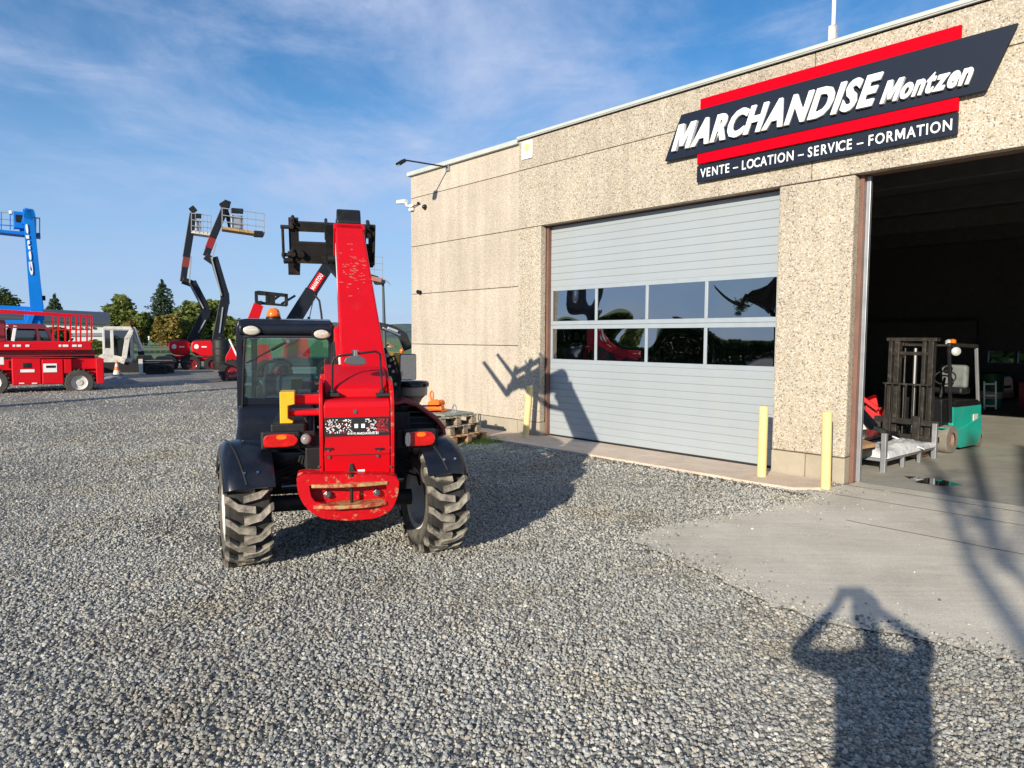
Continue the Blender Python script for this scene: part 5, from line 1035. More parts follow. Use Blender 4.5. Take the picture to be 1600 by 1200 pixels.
EX.bar((206, 515), (197, 530), 0.16, 0.16, 'dipper', WHITED, dy=-0.2); EX.bar((199, 528), (194, 560), 0.20, 0.16, 'dipper', WHITED, dy=-0.2); EX.bar((194, 560), (191, 568), 0.14, 0.14, 'bucket_link', WHITED, dy=-0.2)
EX.bar((219, 548), (224, 562), 0.25, 0.2, 'swing_post', BLK, dy=0.3)

# ---- traffic cone
CN = Rig('traffic_cone', 183, 586, 'worn orange and white traffic cone beside the scissor lift', 'cone')
hc_ = 0.62
for a, b_, m_ in ((0.03, 0.2, WHITED), (0.2, 0.36, ORG), (0.36, 0.48, WHITED), (0.48, hc_, ORG)): MB().cyl((0, 0, a), (0, 0, b_), 0.16*(1-a/0.72), 0.16*(1-b_/0.72), 18, cap=False).obj('cone_band', m_, CN.e, smooth=50)
MB().box((0, 0, 0.015), (0.42, 0.42, 0.03)).obj('cone_base', BLKR, CN.e, bevel=0.01)
# ---- tarp
TP = G(182, 598)
b = MB(); nx_, ny_ = 22, 12; vs = []
for j in range(ny_):
    for i in range(nx_):
        u, v = i/(nx_-1), j/(ny_-1); hgt = 0.30*(sin(pi*u)**0.5)*(sin(pi*v)**0.5)*(0.6+0.5*mnoise.noise(Vector((u*4, v*3, 1)))+0.2*mnoise.noise(Vector((u*11, v*9, 4)))); vs.append((u*1.2-0.6-0.1*v, v*1.2-0.6, max(0.005, hgt)))
b.add(vs, [(j*nx_+i, j*nx_+i+1, (j+1)*nx_+i+1, (j+1)*nx_+i) for j in range(ny_-1) for i in range(nx_-1)]); o = b.obj('tarpaulin', TARP, smooth=80); o.location = TP; tag(o, 'crumpled dark grey tarpaulin heap on the gravel behind the cone', 'tarpaulin')

# ---- black low trailer with flat deck
TL = Rig('flatbed_trailer', 240, 585, 'low black flatbed trailer loaded with black attachments in front of the red lifts', 'trailer')
TL.blk(206, 562, 276, 567, 0.0, 2.0, 'deck', BLK); TL.blk(222, 567, 272, 583, 0.1, 0.4, 'side_beam', BLK); TL.blk(224, 562.5, 270, 563.8, -0.02, 0.0, 'deck_edge', STEEL)
for x in (236, 252): simple_wheel(TL, TL.k(x, 578, 0.0), 0.24, 0.2, BLK)
TL.pris([(212, 562), (214, 556), (236, 555), (240, 562)], 0.3, 1.6, 'attachment', BLK, rnd_=0.05); TL.pris([(242, 562), (246, 557), (268, 557), (276, 562)], 0.3, 1.5, 'attachment', BLK, rnd_=0.05)
TL.blk(217, 561, 223, 584, -0.1, 0.1, 'jockey_post', WHITED); TL.bar((276, 565), (300, 567), 0.1, 0.1, 'drawbar', BLK, dy=1.0)

# ---- two red articulated boom lifts
def artic(name, label, gx, gy, body, boom, basket, jib, Y=None):
    r = Rig(name, gx, gy, label, 'boom lift', 'red and black articulated boom lifts parked side by side', Y=Y)
    x0, x1, y0, y1 = body
    cov = [(x0, y0+6), (x0+3, y0+1), (x1-3, y0), (x1, y0+6), (x1, y1-2), (x1-4, y1), (x0+8, y1-2), (x0+2, y1-7)]
    r.pris(cov, -0.3, 1.5, 'engine_cover', REDB, rnd_=0.35, bev=0.06); r.pris([(x0+2, y0+2), (x1-2, y0+1), (x1-3, y0-2), (x0+8, y0-2)], 0.1, 1.2, 'top_cover', BLK, rnd_=0.1)
    lab = r.pris([(x0+5, y0+8), (x0+9, y0+5), (x0+13, y0+8), (x0+12, y0+13), (x0+6, y0+13)], -0.315, -0.301, 'round_logo', WHITE, rnd_=0.08); r.blk(x0+17, y0+9, x0+25, y0+11, -0.315, -0.302, 'lettering', WHITE)
    r.pris([(x0-2, y1+1), (x1+3, y1+1), (x1+3, y1+7), (x0-2, y1+6)], -0.2, 1.8, 'chassis', REDB if name else BLK, rnd_=0.05)
    for x in (x0+2, x1-1):
        for dy in (-0.35, 1.9): simple_wheel(r, r.k(x, y1+11, dy), 0.42, 0.32, REDD)
    for a, b_, w, m_ in boom: r.bar(a, b_, w*0.76, w*0.7, 'boom_section', m_, dy=0.5, bev=0.02)
    for a, b_ in jib: r.bar(a, b_, 0.06, 0.06, 'cylinder', RAILG, dy=0.25, bev=0)
    bx0, by0, bx1, by1, t, fm = basket
    for x in (0, 1):
        pass
    r.pris([(bx0, by1), (bx1, by1+t), (bx1, by1+t+4.5), (bx0, by1+4)], 0.2, 1.1, 'basket_floor', fm)
    for dy in (0.2, 1.1):
        for f_ in (0, 0.38, 0.72):
            r.bar((bx0, by0+(by1-by0)*f_), (bx1, by0+(by1-by0)*f_+t), 0.04, 0.04, 'basket_rail', RAILG, dy=dy, bev=0)
        n = 5
        for i in range(n+1):
            x = bx0+(bx1-bx0)*i/n; tt = t*i/n; r.bar((x, by1+tt+2), (x, by0+tt), 0.04 if i in (0, n) else 0.025, 0.04, 'basket_post', RAILG, dy=dy, bev=0)
    r.blk(bx0+(bx1-bx0)*.22, by0+1, bx0+(bx1-bx0)*.5, by0+7, 0.15, 0.4, 'control_box', BLK); r.blk(bx0+(bx1-bx0)*.22, by0+12, bx0+(bx1-bx0)*.5, by1+2, 0.3, 0.9, 'load_cell_box', STEEL)
    return r
AR1 = artic('articulated_boom_lift', 'left red articulated boom lift with zigzag dark boom and white basket', 280, 576,
      (263, 297, 532, 556), [((299, 534), (322, 488), .62, NAVY), ((322, 492), (319, 478), .55, NAVY), ((321, 480), (300, 440), .50, NAVY), ((302, 444), (285, 438), .45, BLK), ((286, 440), (291, 402), .40, NAVY), ((289, 418), (292, 400), .44, mat('faded_red_panel', (0.16, 0.02, 0.015), 0.6, var=0.3)), ((291, 402), (302, 334), .46, NAVY), ((298, 330), (305, 325), .40, BLK)], (299, 333, 330, 360, 4, WHITED),
      [((296, 442), (318, 482)), ((299, 400), (296, 445)), ((310, 520), (321, 500))])
AR2 = artic('articulated_boom_lift', 'right red articulated boom lift with taller dark boom and rusty-floored basket', 318, 577,
      (298, 334, 532, 558), [((339, 532), (351, 470), .62, NAVY), ((352, 475), (351, 458), .55, NAVY), ((352, 462), (334, 402), .50, NAVY), ((338, 412), (321, 400), .45, BLK), ((322, 400), (334, 366), .42, NAVY), ((326, 388), (332, 372), .46, mat('red_boom_panel', (0.22, 0.006, 0.010), 0.5)), ((332, 372), (352, 325), .46, NAVY), ((346, 324), (356, 318), .50, BLK), ((353, 324), (356, 314), .42, BLK)], (347, 325, 413, 354, 9, mat('rusty_yellow_floor', (0.42, 0.26, 0.10), 0.7, var=0.4, vscale=3, dirt=(0.2, 0.08, 0.03), dirt_amt=0.8)),
      [((330, 402), (346, 462)), ((338, 380), (331, 406)), ((343, 520), (348, 480))])
AR2.blk(397, 361, 411, 369, 0.1, 0.5, 'foot_pedal', BLK); AR2.bar((354, 330), (360, 356), 0.2, 0.2, 'basket_arm', BLK, dy=0.8)
# ---- black water tank / bale seen behind
BT = Rig('black_tank', 346, 578, 'dark upright tank standing right of the red boom lifts', 'tank')
MB().lathe([(0.38, 0.0), (0.40, 0.05), (0.40, 1.42), (0.36, 1.50), (0.15, 1.56), (0.15, 1.60), (0.0, 1.62)], (0, 0.4, 0), (0, 0, 1), 24).obj('tank_shell', mat('dark_green_plastic', (0.004, 0.005, 0.004), 0.6, var=0.3), BT.e, smooth=50)
for z in (0.35, 0.7, 1.05): MB().lathe([(0.405, z-0.03), (0.42, z), (0.405, z+0.03)], (0, 0.4, 0), (0, 0, 1), 24).obj('tank_rib', BLKR, BT.e, smooth=50)

# ---- red telehandler far behind (boom with fork carriage above the cab roof)
TB = Rig('far_telehandler', 372, 0, 'distant red telehandler raising a black fork frame behind the black cab', 'telehandler', Y=26.0)
TB.bar((388, 520), (404, 476), 0.42, 0.36, 'boom', RED, w1=0.36); TB.pris([(398, 455), (404, 454), (449, 459), (449, 464), (404, 461)], 0.0, 0.12, 'frame_rail', BLK); TB.pris([(399, 470), (449, 476), (449, 479), (399, 475)], 0.0, 0.12, 'frame_rail', BLK)
for x, y in ((400, 455), (417, 456), (447, 459)): TB.blk(x-2, y, x+3, y+18, 0.0, 0.14, 'frame_upright', BLK)
TB.pris([(418, 458), (430, 458), (430, 476), (420, 474)], 0.02, 0.1, 'frame_plate', BLK); TB.bar((420, 474), (441, 459), 0.09, 0.05, 'fork', BLK, dy=0.2, dy1=1.0); TB.bar((440, 475), (461, 462), 0.09, 0.05, 'fork', BLK, dy=0.2, dy1=1.0)
TB.pris([(399, 470), (410, 470), (408, 480), (398, 478)], -0.1, 0.3, 'boom_head', BLK)
TB.pris([(352, 558), (362, 540), (420, 538), (428, 572), (352, 572)], 0.0, 1.6, 'body', RED, rnd_=0.1); TB.pris([(368, 545), (370, 516), (390, 514), (394, 545)], -0.1, 0.9, 'cab', BLKG, rnd_=0.08); TB.bar((358, 530), (372, 560), 0.06, 0.05, 'white_stay', WHITE, dy=-0.1)
for x in (362, 418):
    for dy in (-0.1, 1.6): simple_wheel(TB, TB.k(x, 581, dy), 0.45, 0.35, REDD)

# ---- telescopic boom lift behind the carriage
TS = Rig('telescopic_boom_lift', 450, 0, 'black telescopic boom lift with red lettered boom rising behind the cab', 'boom lift', Y=24.0)
TS.bar((452, 512), (487, 455), 0.50, 0.40, 'boom_base', NAVY, w1=0.46); TS.bar((480, 466), (515, 412), 0.42, 0.34, 'boom_section', NAVY, w1=0.40)
a_, b__ = TS.k(487, 453, -0.19), TS.k(503, 428, -0.19); MB().bar(a_, b__, 0.26, 0.012, up=(0, 1, 0)).obj('red_panel', RED, TS.e)
ax2 = (b__-a_).normalized(); up2 = ax2.cross(Vector((0, 1, 0))); up2 = up2 if up2.z < 0 else -up2
letters('MANITOU', 0.03, (b__-a_).length-0.02, -0.07, 0.07, TS.e, SIGNW, lambda u, z, w: a_+ax2*u-up2*z+Vector((0, -0.008-w, 0)), depth=0.006, bold=0.02, gap=0.08)
TS.bar((508, 424), (518, 410), 0.34, 0.30, 'boom_tip', WHITED, dy=0.05); TS.bar((515, 414), (590, 437), 0.22, 0.22, 'jib', BLK, dy=0.3); TS.bar((575, 434), (596, 438), 0.16, 0.14, 'jib_arm', mat('primer_brown', (0.35, 0.16, 0.12), 0.6), dy=0.2)
for dy in (0.2, 1.0):
    for y in (401, 411, 421): TS.bar((572, y-1), (598, y+1), 0.02, 0.02, 'basket_rail', RAILG, dy=dy, bev=0)
    for x in (572, 585, 598): TS.bar((x, 401), (x, 434), 0.02, 0.02, 'basket_post', RAILG, dy=dy, bev=0)
TS.bar((572, 434), (598, 436), 0.06, 0.05, 'basket_floor', STEEL, dy=0.2)
hp = [TS.k(491, 460, -.25), TS.k(499, 470, -.3), TS.k(502, 490, -.3), TS.k(504, 510, -.2)]
MB().tube(hp, 0.035, 8).obj('hose', BLKR, TS.e, smooth=60); TS.bar((490, 466), (481, 508), 0.03, 0.03, 'cable', BLKR, dy=-0.25, bev=0); TS.bar((483, 495), (480, 508), 0.10, 0.10, 'cylinder', BLK, dy=-0.25)
TS.pris([(440, 560), (446, 524), (456, 514), (470, 514), (480, 528), (486, 560)], 0.2, 1.8, 'turret_cover', RED, rnd_=0.15); TS.pris([(425, 560), (525, 560), (525, 573), (425, 573)], 0.0, 2.0, 'chassis', BLK, rnd_=0.05)
for x in (435, 515):
    for dy in (0.0, 2.0): simple_wheel(TS, TS.k(x, 580, dy), 0.45, 0.35, REDD)

# ---- street lamp behind the boom
SLp = Rig('street_lamp', 598.5, 0, 'slim dark green street lamp post right of the raised boom', 'street lamp', Y=34.0)
MB().cyl((0, 0, 0), SLp.k(598.5, 443), 0.10, 0.06, 12).obj('post', mat('lamp_post_green', (0.05, 0.07, 0.06), 0.5), SLp.e, smooth=40)
SLp.pris([(583, 441), (588, 436), (601, 437), (603, 441), (597, 444), (586, 444)], -0.25, 0.25, 'lamp_head', BLK, rnd_=0.05)
MB().tube([SLp.k(600, 437), SLp.k(606, 440), SLp.k(610, 446)], 0.02).obj('bird_spike', STEEL, SLp.e)

# ---- black loader crane / excavator arm at the right, plus brick-red shed
BX = Rig('black_excavator', 622, 0, 'black excavator arm and orange beacon between telehandler and building corner', 'excavator', Y=30.0)
BX.bar((588, 508), (613, 514), 0.30, 0.34, 'boom', BLK, w1=0.34); BX.bar((612, 514), (630, 524), 0.34, 0.34, 'boom', BLK); BX.bar((628, 522), (638, 546), 0.40, 0.36, 'dipper', BLK); BX.bar((606, 512), (622, 518), 0.10, 0.08, 'label_plate', STEEL, dy=-0.2); BX.bar((598, 512), (626, 524), 0.08, 0.08, 'cylinder', CHROME, dy=-0.15)
BX.pris([(600, 566), (604, 550), (628, 552), (640, 556), (640, 572), (598, 572)], 0.0, 1.6, 'body', mat('machine_yellow', (0.55, 0.33, 0.03), 0.5, var=0.2), rnd_=0.08)
bp0 = BX.k(628, 552, 0.4); MB().lathe([(0.07, 0), (0.09, 0.05), (0.10, 0.12), (0.06, 0.2), (0.0, 0.22)], bp0, (0, 0, 1), 14).obj('beacon', AMBER, BX.e, smooth=60)
BX.pris([(598, 573), (596, 580), (640, 580), (642, 573)], -0.1, 1.7, 'track', BLKR, rnd_=0.1)
HS = Rig('small_house', 606, 0, 'small beige house gable far off beyond the black excavator arm', 'house', Y=120.0)
HS.pris([(592, 545), (592, 548), (606, 538), (622, 549), (622, 566), (592, 566)], 0, 8, 'wall', mat('house_render', (0.45, 0.33, 0.22), 0.8)); HS.pris([(590, 549), (606, 536.5), (624, 550), (624, 548), (606, 534.5), (590, 547)], -0.5, 8.5, 'roof', mat('tile_roof', (0.30, 0.12, 0.07), 0.8)); HS.blk(601, 550, 605, 556, -0.1, 0, 'window', GLASS_DK)

# ================================================================== FAR BUILDING, FENCES, TREES
FB = Rig('warehouse', 110, 0, 'long low white warehouse with dark pitched roof behind the lifts at left', 'warehouse', Y=62.0)
FB.pris([(-120, 494), (172, 506), (172, 532), (-120, 540)], 0, 14, 'wall', mat('warehouse_white', (0.66, 0.67, 0.64), 0.6, var=0.05)); 
b = MB(); q = [FB.k(-120, 486, -0.5), FB.k(172, 503, -0.5), FB.k(172, 488, 6), FB.k(-120, 474, 6)]; p_ = [v+Vector((0, 0, -0.25)) for v in q]; b.hexa([p_[0], p_[1], p_[2], p_[3], q[0], q[1], q[2], q[3]]).obj('roof', ROOFD, FB.e)
FB.pris([(-120, 497), (172, 507), (172, 503), (-120, 486)], -0.45, -0.2, 'roof_fascia', ROOFD)
FB.pris([(-120, 521), (172, 520), (172, 525), (-120, 527)], -0.12, -0.02, 'grey_band', mat('grey_cladding', (0.25, 0.27, 0.28), 0.6))
for x in (60, 78, 112, 124, 133, 145): FB.blk(x, 511, x+4, 514.5, -0.1, -0.02, 'window', GLASS_DK)
FP = Rig('fence_post', 233, 549, 'white fence post standing in the field before the trees', 'fence post')
FP.bar((232.5, 549), (232.5, 526), 0.12, 0.12, 'post', WHITE); FP.bar((231, 526.5), (234, 526.5), 0.16, 0.05, 'cap', WHITE)
WF = Rig('wire_fence', 260, 549, 'thin wire mesh fence along the field edge', 'fence', Y=66)
for i, x in enumerate(range(206, 340, 9)): WF.bar((x, 551), (x, 535), 0.05, 0.05, 'fence_stake', BROWN, bev=0)
for y in (537, 541, 545): WF.bar((206, y), (333, y), 0.015, 0.015, 'wire', STEEL, bev=0)

def leaf_quads(centers, sizes, rr, droop=0.0):
    n = len(centers); C = np.array(centers); S = np.array(sizes)[:, None]
    a = rr.normal(size=(n, 3)); a /= np.linalg.norm(a, axis=1)[:, None]; a[:, 2] = a[:, 2]*0.6-droop; b = np.cross(a, rr.normal(size=(n, 3))); b /= np.linalg.norm(b, axis=1)[:, None]
    V = np.stack([C-a*S, C-b*S*0.55, C+a*S, C+b*S*0.55], 1).reshape(-1, 3); F = np.arange(4*n).reshape(-1, 4); return V, F
def mesh_np(name, V, F, m, parent):
    me = bpy.data.meshes.new(name); me.vertices.add(len(V)); me.vertices.foreach_set('co', V.astype(np.float32).ravel()); me.loops.add(F.size); me.loops.foreach_set('vertex_index', F.ravel().astype(np.int32))
    me.polygons.add(len(F)); me.polygons.foreach_set('loop_start', (np.arange(len(F))*4).astype(np.int32)); me.polygons.foreach_set('loop_total', np.full(len(F), 4, np.int32)); me.materials.append(m); me.update(); me.validate()
    o = bpy.data.objects.new(name, me); COL.objects.link(o); o.parent = parent; return o
def broad_tree(name, label, px, py_top, w_px, Y, m, seed, lobes=9, n=5200, cat='tree', group=None, size=0.20, base=0.0, bush=False):
    rr = np.random.RandomState(seed); x0 = ray(px, 540).x*Y; top = D(px, py_top, Y).z; W = w_px*Y/FPX
    e = empty(name, (x0, Y, 0), 0, label, cat, group); zc0 = top*(0.18 if not bush else 0.05)
    cs = []
    for k in range(lobes):
        t = (k+0.5)/lobes; z = zc0+(top-zc0)*(0.12+0.70*rr.rand()); prof = sin(pi*min(1, max(0.05, (z-zc0)/(top-zc0)*0.9+0.08)))**0.6
        a = rr.rand()*2*pi; rad = W*0.5*prof*rr.uniform(0.25, 0.68); r = W*rr.uniform(0.16, 0.26)*(0.7+0.5*prof); r = min(r, (top-z)*0.95+0.3)
        cs.append((np.array([cos(a)*rad, sin(a)*rad*0.8, z]), r))
    cs.append((np.array([0, 0, top-W*0.16]), W*0.16)); C = []; S = []
    tot = sum(r*r for _, r in cs)
    for c, r in cs:
        k = int(n*r*r/tot); d = rr.normal(size=(k, 3)); d /= np.linalg.norm(d, axis=1)[:, None]; rad = r*(0.55+0.5*rr.rand(k)**0.7)
        nz_ = np.array([mnoise.noise(Vector(v*2.3+c)) for v in d]); rad = rad*(1+0.42*nz_); pts = c+d*rad[:, None]*np.array([1, 1, 0.85]); C.append(pts); S.append(np.full(k, size)*rr.uniform(0.6, 1.4, k))
    C = np.concatenate(C); S = np.concatenate(S); keep = C[:, 2] > 0.05; V, F = leaf_quads(C[keep], S[keep], rr); mesh_np('crown', V, F, m, e)
    tr = MB(); tr.tube([(0, 0, 0), (0.05*top, 0, top*0.3), (0, 0.1, top*0.62)], top*0.025, 8)
    for c, r in cs[:6]: tr.tube([(0.03*top, 0, top*0.28), tuple(c*0.6+np.array([0, 0, top*0.12])), tuple(c)], top*0.008, 5)
    tr.obj('trunk', BARK, e, smooth=60); return e
def conifer(label, px, py_top, w_px, Y, seed, tiers=17, group=None, open_=0.0):
    rr = np.random.RandomState(seed); x0 = ray(px, 540).x*Y; top = D(px, py_top, Y).z; W = w_px*Y/FPX; e = empty('conifer_tree', (x0, Y, 0), 0, label, 'tree', group); C = []; S = []
    tr = MB(); tr.cyl((0, 0, 0), (0, 0, top*0.96), top*0.022, top*0.003, 8)
    for t in range(tiers):
        f = t/(tiers-1); z = top*(0.16+0.81*f); L_ = W*0.5*(1-f)**0.75*(0.9 if open_ == 0 else rr.uniform(0.72, 1.1))+0.15; nb = 9
        for k in range(nb):
            a = 2*pi*k/nb+rr.rand()*0.7; l = L_*rr.uniform(0.65, 1.15); q = int(26+44*(1-f)); s = rr.rand(q)**0.8
            x = cos(a)*l*s; y = sin(a)*l*s; zz_ = z+l*(0.16*s-0.42*s*s)+0.0
            wv = l*0.17*(0.3+s*(1-s)*2.4); C.append(np.stack([x+rr.normal(size=q)*wv*0.7, y+rr.normal(size=q)*wv*0.7, zz_+rr.normal(size=q)*0.08*Y/72-abs(rr.normal(size=q))*0.12*Y/72], 1)); S.append(np.full(q, 0.17*Y/72)*rr.uniform(0.6, 1.5, q)*(1-0.4*f))
            if t < tiers-3: tr.tube([(0, 0, z), (cos(a)*l*.5, sin(a)*l*.5, z+l*.0), (cos(a)*l*.85, sin(a)*l*.85, z-l*.15)], 0.02*top/10, 4)
    C = np.concatenate(C); S = np.concatenate(S); V, F = leaf_quads(C, S, rr, 0.15); mesh_np('crown', V, F, LEAFC, e); tr.obj('trunk', BARK, e, smooth=60); return e
GT = 'trees and bushes along the far side of the field'
broad_tree('broadleaf_tree', 'round dark green tree top at the far left edge behind the blue lift', 6, 447, 62, 84, LEAFD, 1, 10, 4200)
conifer('small pointed conifer behind the warehouse roof right of the blue boom', 88, 459, 56, 96, 2, tiers=13)
broad_tree('broadleaf_tree', 'rounded mid green tree right of the warehouse behind the mini excavator', 190, 459, 62, 125, LEAFM, 3, 12, 6500, group=GT, size=0.38)
conifer('tall dark conifer with ragged drooping branches above the autumn bushes', 256, 435, 84, 129, 4, tiers=15, group=GT, open_=1)
broad_tree('bush', 'orange-tinged autumn bush below the left side of the conifer', 205, 498, 36, 119, LEAFY, 5, 8, 2600, cat='bush', group=GT, bush=True, size=0.38)
broad_tree('bush', 'green bush between the round tree and the conifer', 228, 486, 40, 123, LEAFM, 6, 9, 3200, cat='bush', group=GT, bush=True, size=0.38)
broad_tree('bush', 'yellow-brown bush directly in front of the conifer trunk', 262, 492, 46, 119, LEAFY, 7, 9, 3400, cat='bush', group=GT, bush=True, size=0.38)
broad_tree('bush', 'wide light green willow bush behind the left red boom lift', 296, 469, 66, 125, LEAFM, 8, 13, 6500, cat='bush', group=GT, bush=True, size=0.38)
broad_tree('bush', 'light green bushy tree behind the right red boom lift', 330, 467, 52, 129, LEAFM, 9, 11, 4600, cat='bush', group=GT, bush=True, size=0.38)
broad_tree('bush', 'green bush seen just left of the black cab', 358, 493, 44, 114, LEAFM, 10, 9, 3600, cat='bush', group=GT, bush=True, size=0.38)
broad_tree('bush', 'pale autumn bush above the black cab roof', 452, 500, 34, 171, LEAFY, 12, 7, 1800, cat='bush', group=GT, bush=True, size=0.38)
broad_tree('bush', 'dark green shrub seen through the scissor lift railings', 90, 511, 40, 52, LEAFD, 13, 8, 2400, cat='bush', bush=True, size=0.16)
broad_tree('bush', 'green shrub between scissor lift and mini excavator', 150, 531, 26, 50, LEAFM, 14, 7, 1800, cat='bush', bush=True, size=0.14)

# ================================================================== THINGS BY THE WALL
PA = Rig('pallet_stack', 722, 692, 'stack of weathered wooden pallets leaning by the wall behind the telehandler', 'pallets')
Rz = Matrix.Rotation(R(-40), 3, 'Z')
def pallet(z, ang, ox, oy, m_):
    Rz = Matrix.Rotation(R(ang), 3, 'Z')
    for i in range(5): MB().box(Rz @ Vector((0, -0.32+i*0.16, z+0.125))+Vector((ox, oy, 0)), (1.0, 0.11, 0.02), Rz).obj('pallet_board', m_, PA.e, bevel=0.003)
    for i in range(3):
        for j in range(3): MB().box(Rz @ Vector((-0.43+i*0.43, -0.32+j*0.32, z+0.065))+Vector((ox, oy, 0)), (0.13, 0.10, 0.08), Rz).obj('pallet_block', m_, PA.e, bevel=0.003)
    for j in range(3): MB().box(Rz @ Vector((0, -0.32+j*0.32, z+0.012))+Vector((ox, oy, 0)), (1.0, 0.10, 0.02), Rz).obj('pallet_board', m_, PA.e, bevel=0.003)
off = Vector((-0.22, 0.35, 0))
pallet(0.0, -46, off.x, off.y, WOOD); pallet(0.14, -40, off.x-0.1, off.y+0.05, WOODG); pallet(0.28, -48, off.x-0.16, off.y+0.02, WOODG)
LP_ = tag(empty('lifting_pad', PA.o+Vector((off.x-0.12, off.y+0.02, 0.42)), R(-46)), 'grey-green lifting plate with steel ring on top of the pallet stack', 'lifting plate')
MB().b2((-0.42, -0.3, 0.0), (0.42, 0.3, 0.035)).obj('plate', mat('plate_green_grey', (0.22, 0.25, 0.22), 0.6, var=0.2), LP_, bevel=0.01)
MB().tube([(0.30+0.045*cos(a*pi/6), 0.0, 0.10+0.06*sin(a*pi/6)) for a in range(13)], 0.010, 6).obj('ring', STEEL, LP_, smooth=60)
MB().box((0.30, 0, 0.04), (0.10, 0.08, 0.03)).obj('ring_foot', STEEL, LP_, bevel=0.005)
OH = tag(empty('orange_hoist', PA.o+Vector((off.x-0.22, off.y-0.05, 0.457)), R(-30)), 'bright orange clamp hoist with upright shackle on the pallet stack', 'hoist')
MB().b2((-0.16, -0.10, 0), (0.16, 0.10, 0.03)).obj('hoist_base', ORG, OH, bevel=0.008)
MB().prism(round_poly([(-0.16, 0.03), (-0.12, 0.16), (0.0, 0.20), (0.12, 0.12), (0.15, 0.03)], 0.03), lambda u, v, w: Vector((u, w, v)), -0.05, 0.05).obj('hoist_body', ORG, OH, bevel=0.012)
MB().cyl((0.07, -0.08, 0.14), (0.07, 0.08, 0.14), 0.05).obj('hoist_drum', ORG, OH, smooth=40)
MB().tube([(-0.08, -0.0, 0.16), (-0.11, 0, 0.24), (-0.105, 0, 0.30), (-0.08, 0, 0.325), (-0.055, 0, 0.30), (-0.05, 0, 0.24), (-0.06, 0, 0.18)], 0.014, 8).obj('shackle', ORG, OH, smooth=60)
# grass tuft by the kerb
rr = np.random.RandomState(3); gp = G(752, 689); C = []
n = 2600; V = []; F = []
for i in range(n):
    a = rr.rand()*2*pi; r = rr.rand()**0.6; x = gp.x+cos(a)*r*0.42+0.12*sin(a)*r; y = gp.y+sin(a)*r*0.40; h = rr.uniform(0.02, 0.06)*(1.2-r*0.6); w = 0.003; th = rr.rand()*pi; dx, dy = cos(th)*w, sin(th)*w; lx, ly = rr.normal(size=2)*h*0.4
    b0 = len(V); V += [(x-dx, y-dy, 0), (x+dx, y+dy, 0), (x+dx*0.4+lx, y+dy*0.4+ly, h), (x-dx*0.4+lx, y-dy*0.4+ly, h)]; F.append((b0, b0+1, b0+2, b0+3))
o = mesh_np('grass_patch', np.array(V), np.array(F), leafmat('grass_blade', (0.10, 0.16, 0.02), (0.20, 0.24, 0.04), 3), None); tag(o, 'small patch of green grass at the foot of the pavement strip', 'grass', kind='stuff')

# ================================================================== INSIDE THE OPEN BAY
FK = empty('forklift', (0, 0, 0), 0, 'turquoise green forklift with tall dark mast just inside the open bay', 'forklift'); FKo = G(1490, 706, 0.02); FK.location = (FKo.x, FKo.y, 0.02)
FYAW = R(35); FK.rotation_euler = (0, 0, FYAW)      # local +x = its length (mast at -x), local -y = side we see
fr_ = Vector((cos(FYAW), sin(FYAW), 0)); fs_ = Vector((-sin(FYAW), cos(FYAW), 0))
def Q(px, py, yl=0.0, xl_=None):   # point on the forklift's plane local y = yl (or x = xl_)
    r = ray(px, py); base = Vector((FKo.x, FKo.y, 0))
    t = (yl+base.dot(fs_))/r.dot(fs_) if xl_ is None else (xl_+base.dot(fr_))/r.dot(fr_)
    P = r*t; P.z = H+r.z*t; d = P-base; return Vector((d.dot(fr_), d.dot(fs_), P.z-0.02))
fkp = lambda pts, yl: [(q.x, q.z) for q in (Q(a, b, yl) for a, b in pts)]
MASTB = mat('mast_steel', (0.022, 0.020, 0.018), 0.5, var=0.3, vscale=8, dirt=(0.12, 0.10, 0.075), dirt_amt=0.6, dscale=9)
# counterweight body
MB().prism(round_poly(fkp([(1489, 634), (1489, 668), (1500, 674), (1533, 660), (1534, 632), (1530, 629)], 0.0), 0.03), fy, 0.0, 0.72).obj('battery_cover', GREEN, FK, bevel=0.015)
MB().prism(round_poly(fkp([(1474, 668), (1499, 672), (1534, 650), (1534, 678), (1528, 694), (1500, 700), (1495, 690), (1490, 672), (1474, 670)], -0.02), 0.02), fy, -0.02, 0.74).obj('lower_body', GREEN, FK, bevel=0.015)
MB().prism(round_poly(fkp([(1488, 636), (1494, 627), (1526, 624), (1534, 631), (1530, 632), (1494, 636)], 0.0), 0.02), fy, -0.01, 0.72).obj('seat_deck', BLK, FK, bevel=0.01)
a = Q(1524, 652, -0.005); MB().box(a, (0.14, 0.012, 0.10)).obj('maker_label', mat('faded_label', (0.6, 0.55, 0.5), 0.5), FK)
fw = Q(1482, 690, 0.0); rwp = Q(1529, 684, 0.0)
def fkwheel(c, r, w, y):
    e = empty('wheel', (c.x, y, r)); e.parent = FK
    MB().lathe([(r*0.5, -w/2), (r*0.93, -w/2), (r, -w*0.4), (r, w*0.4), (r*0.93, w/2), (r*0.5, w/2)], (0, 0, 0), (0, 1, 0), 28, cap=False).obj('tyre', mat('forklift_tyre', (0.20, 0.18, 0.15), 0.9, var=0.25), e, smooth=35)
    MB().lathe([(0.0, -w*0.3), (r*0.3, -w*0.32), (r*0.34, -w*0.2), (r*0.5, -w*0.42), (r*0.52, w*0.4), (0, w*0.4)], (0, 0, 0), (0, 1, 0), 20).obj('rim', mat('dull_hub', (0.22, 0.12, 0.09), 0.7, var=0.3), e, smooth=35)
for yy in (0.06, 0.72): fkwheel(fw, 0.20, 0.22, yy); fkwheel(rwp, 0.17, 0.14, yy)
mx0 = Q(1465, 600, 0.0).x
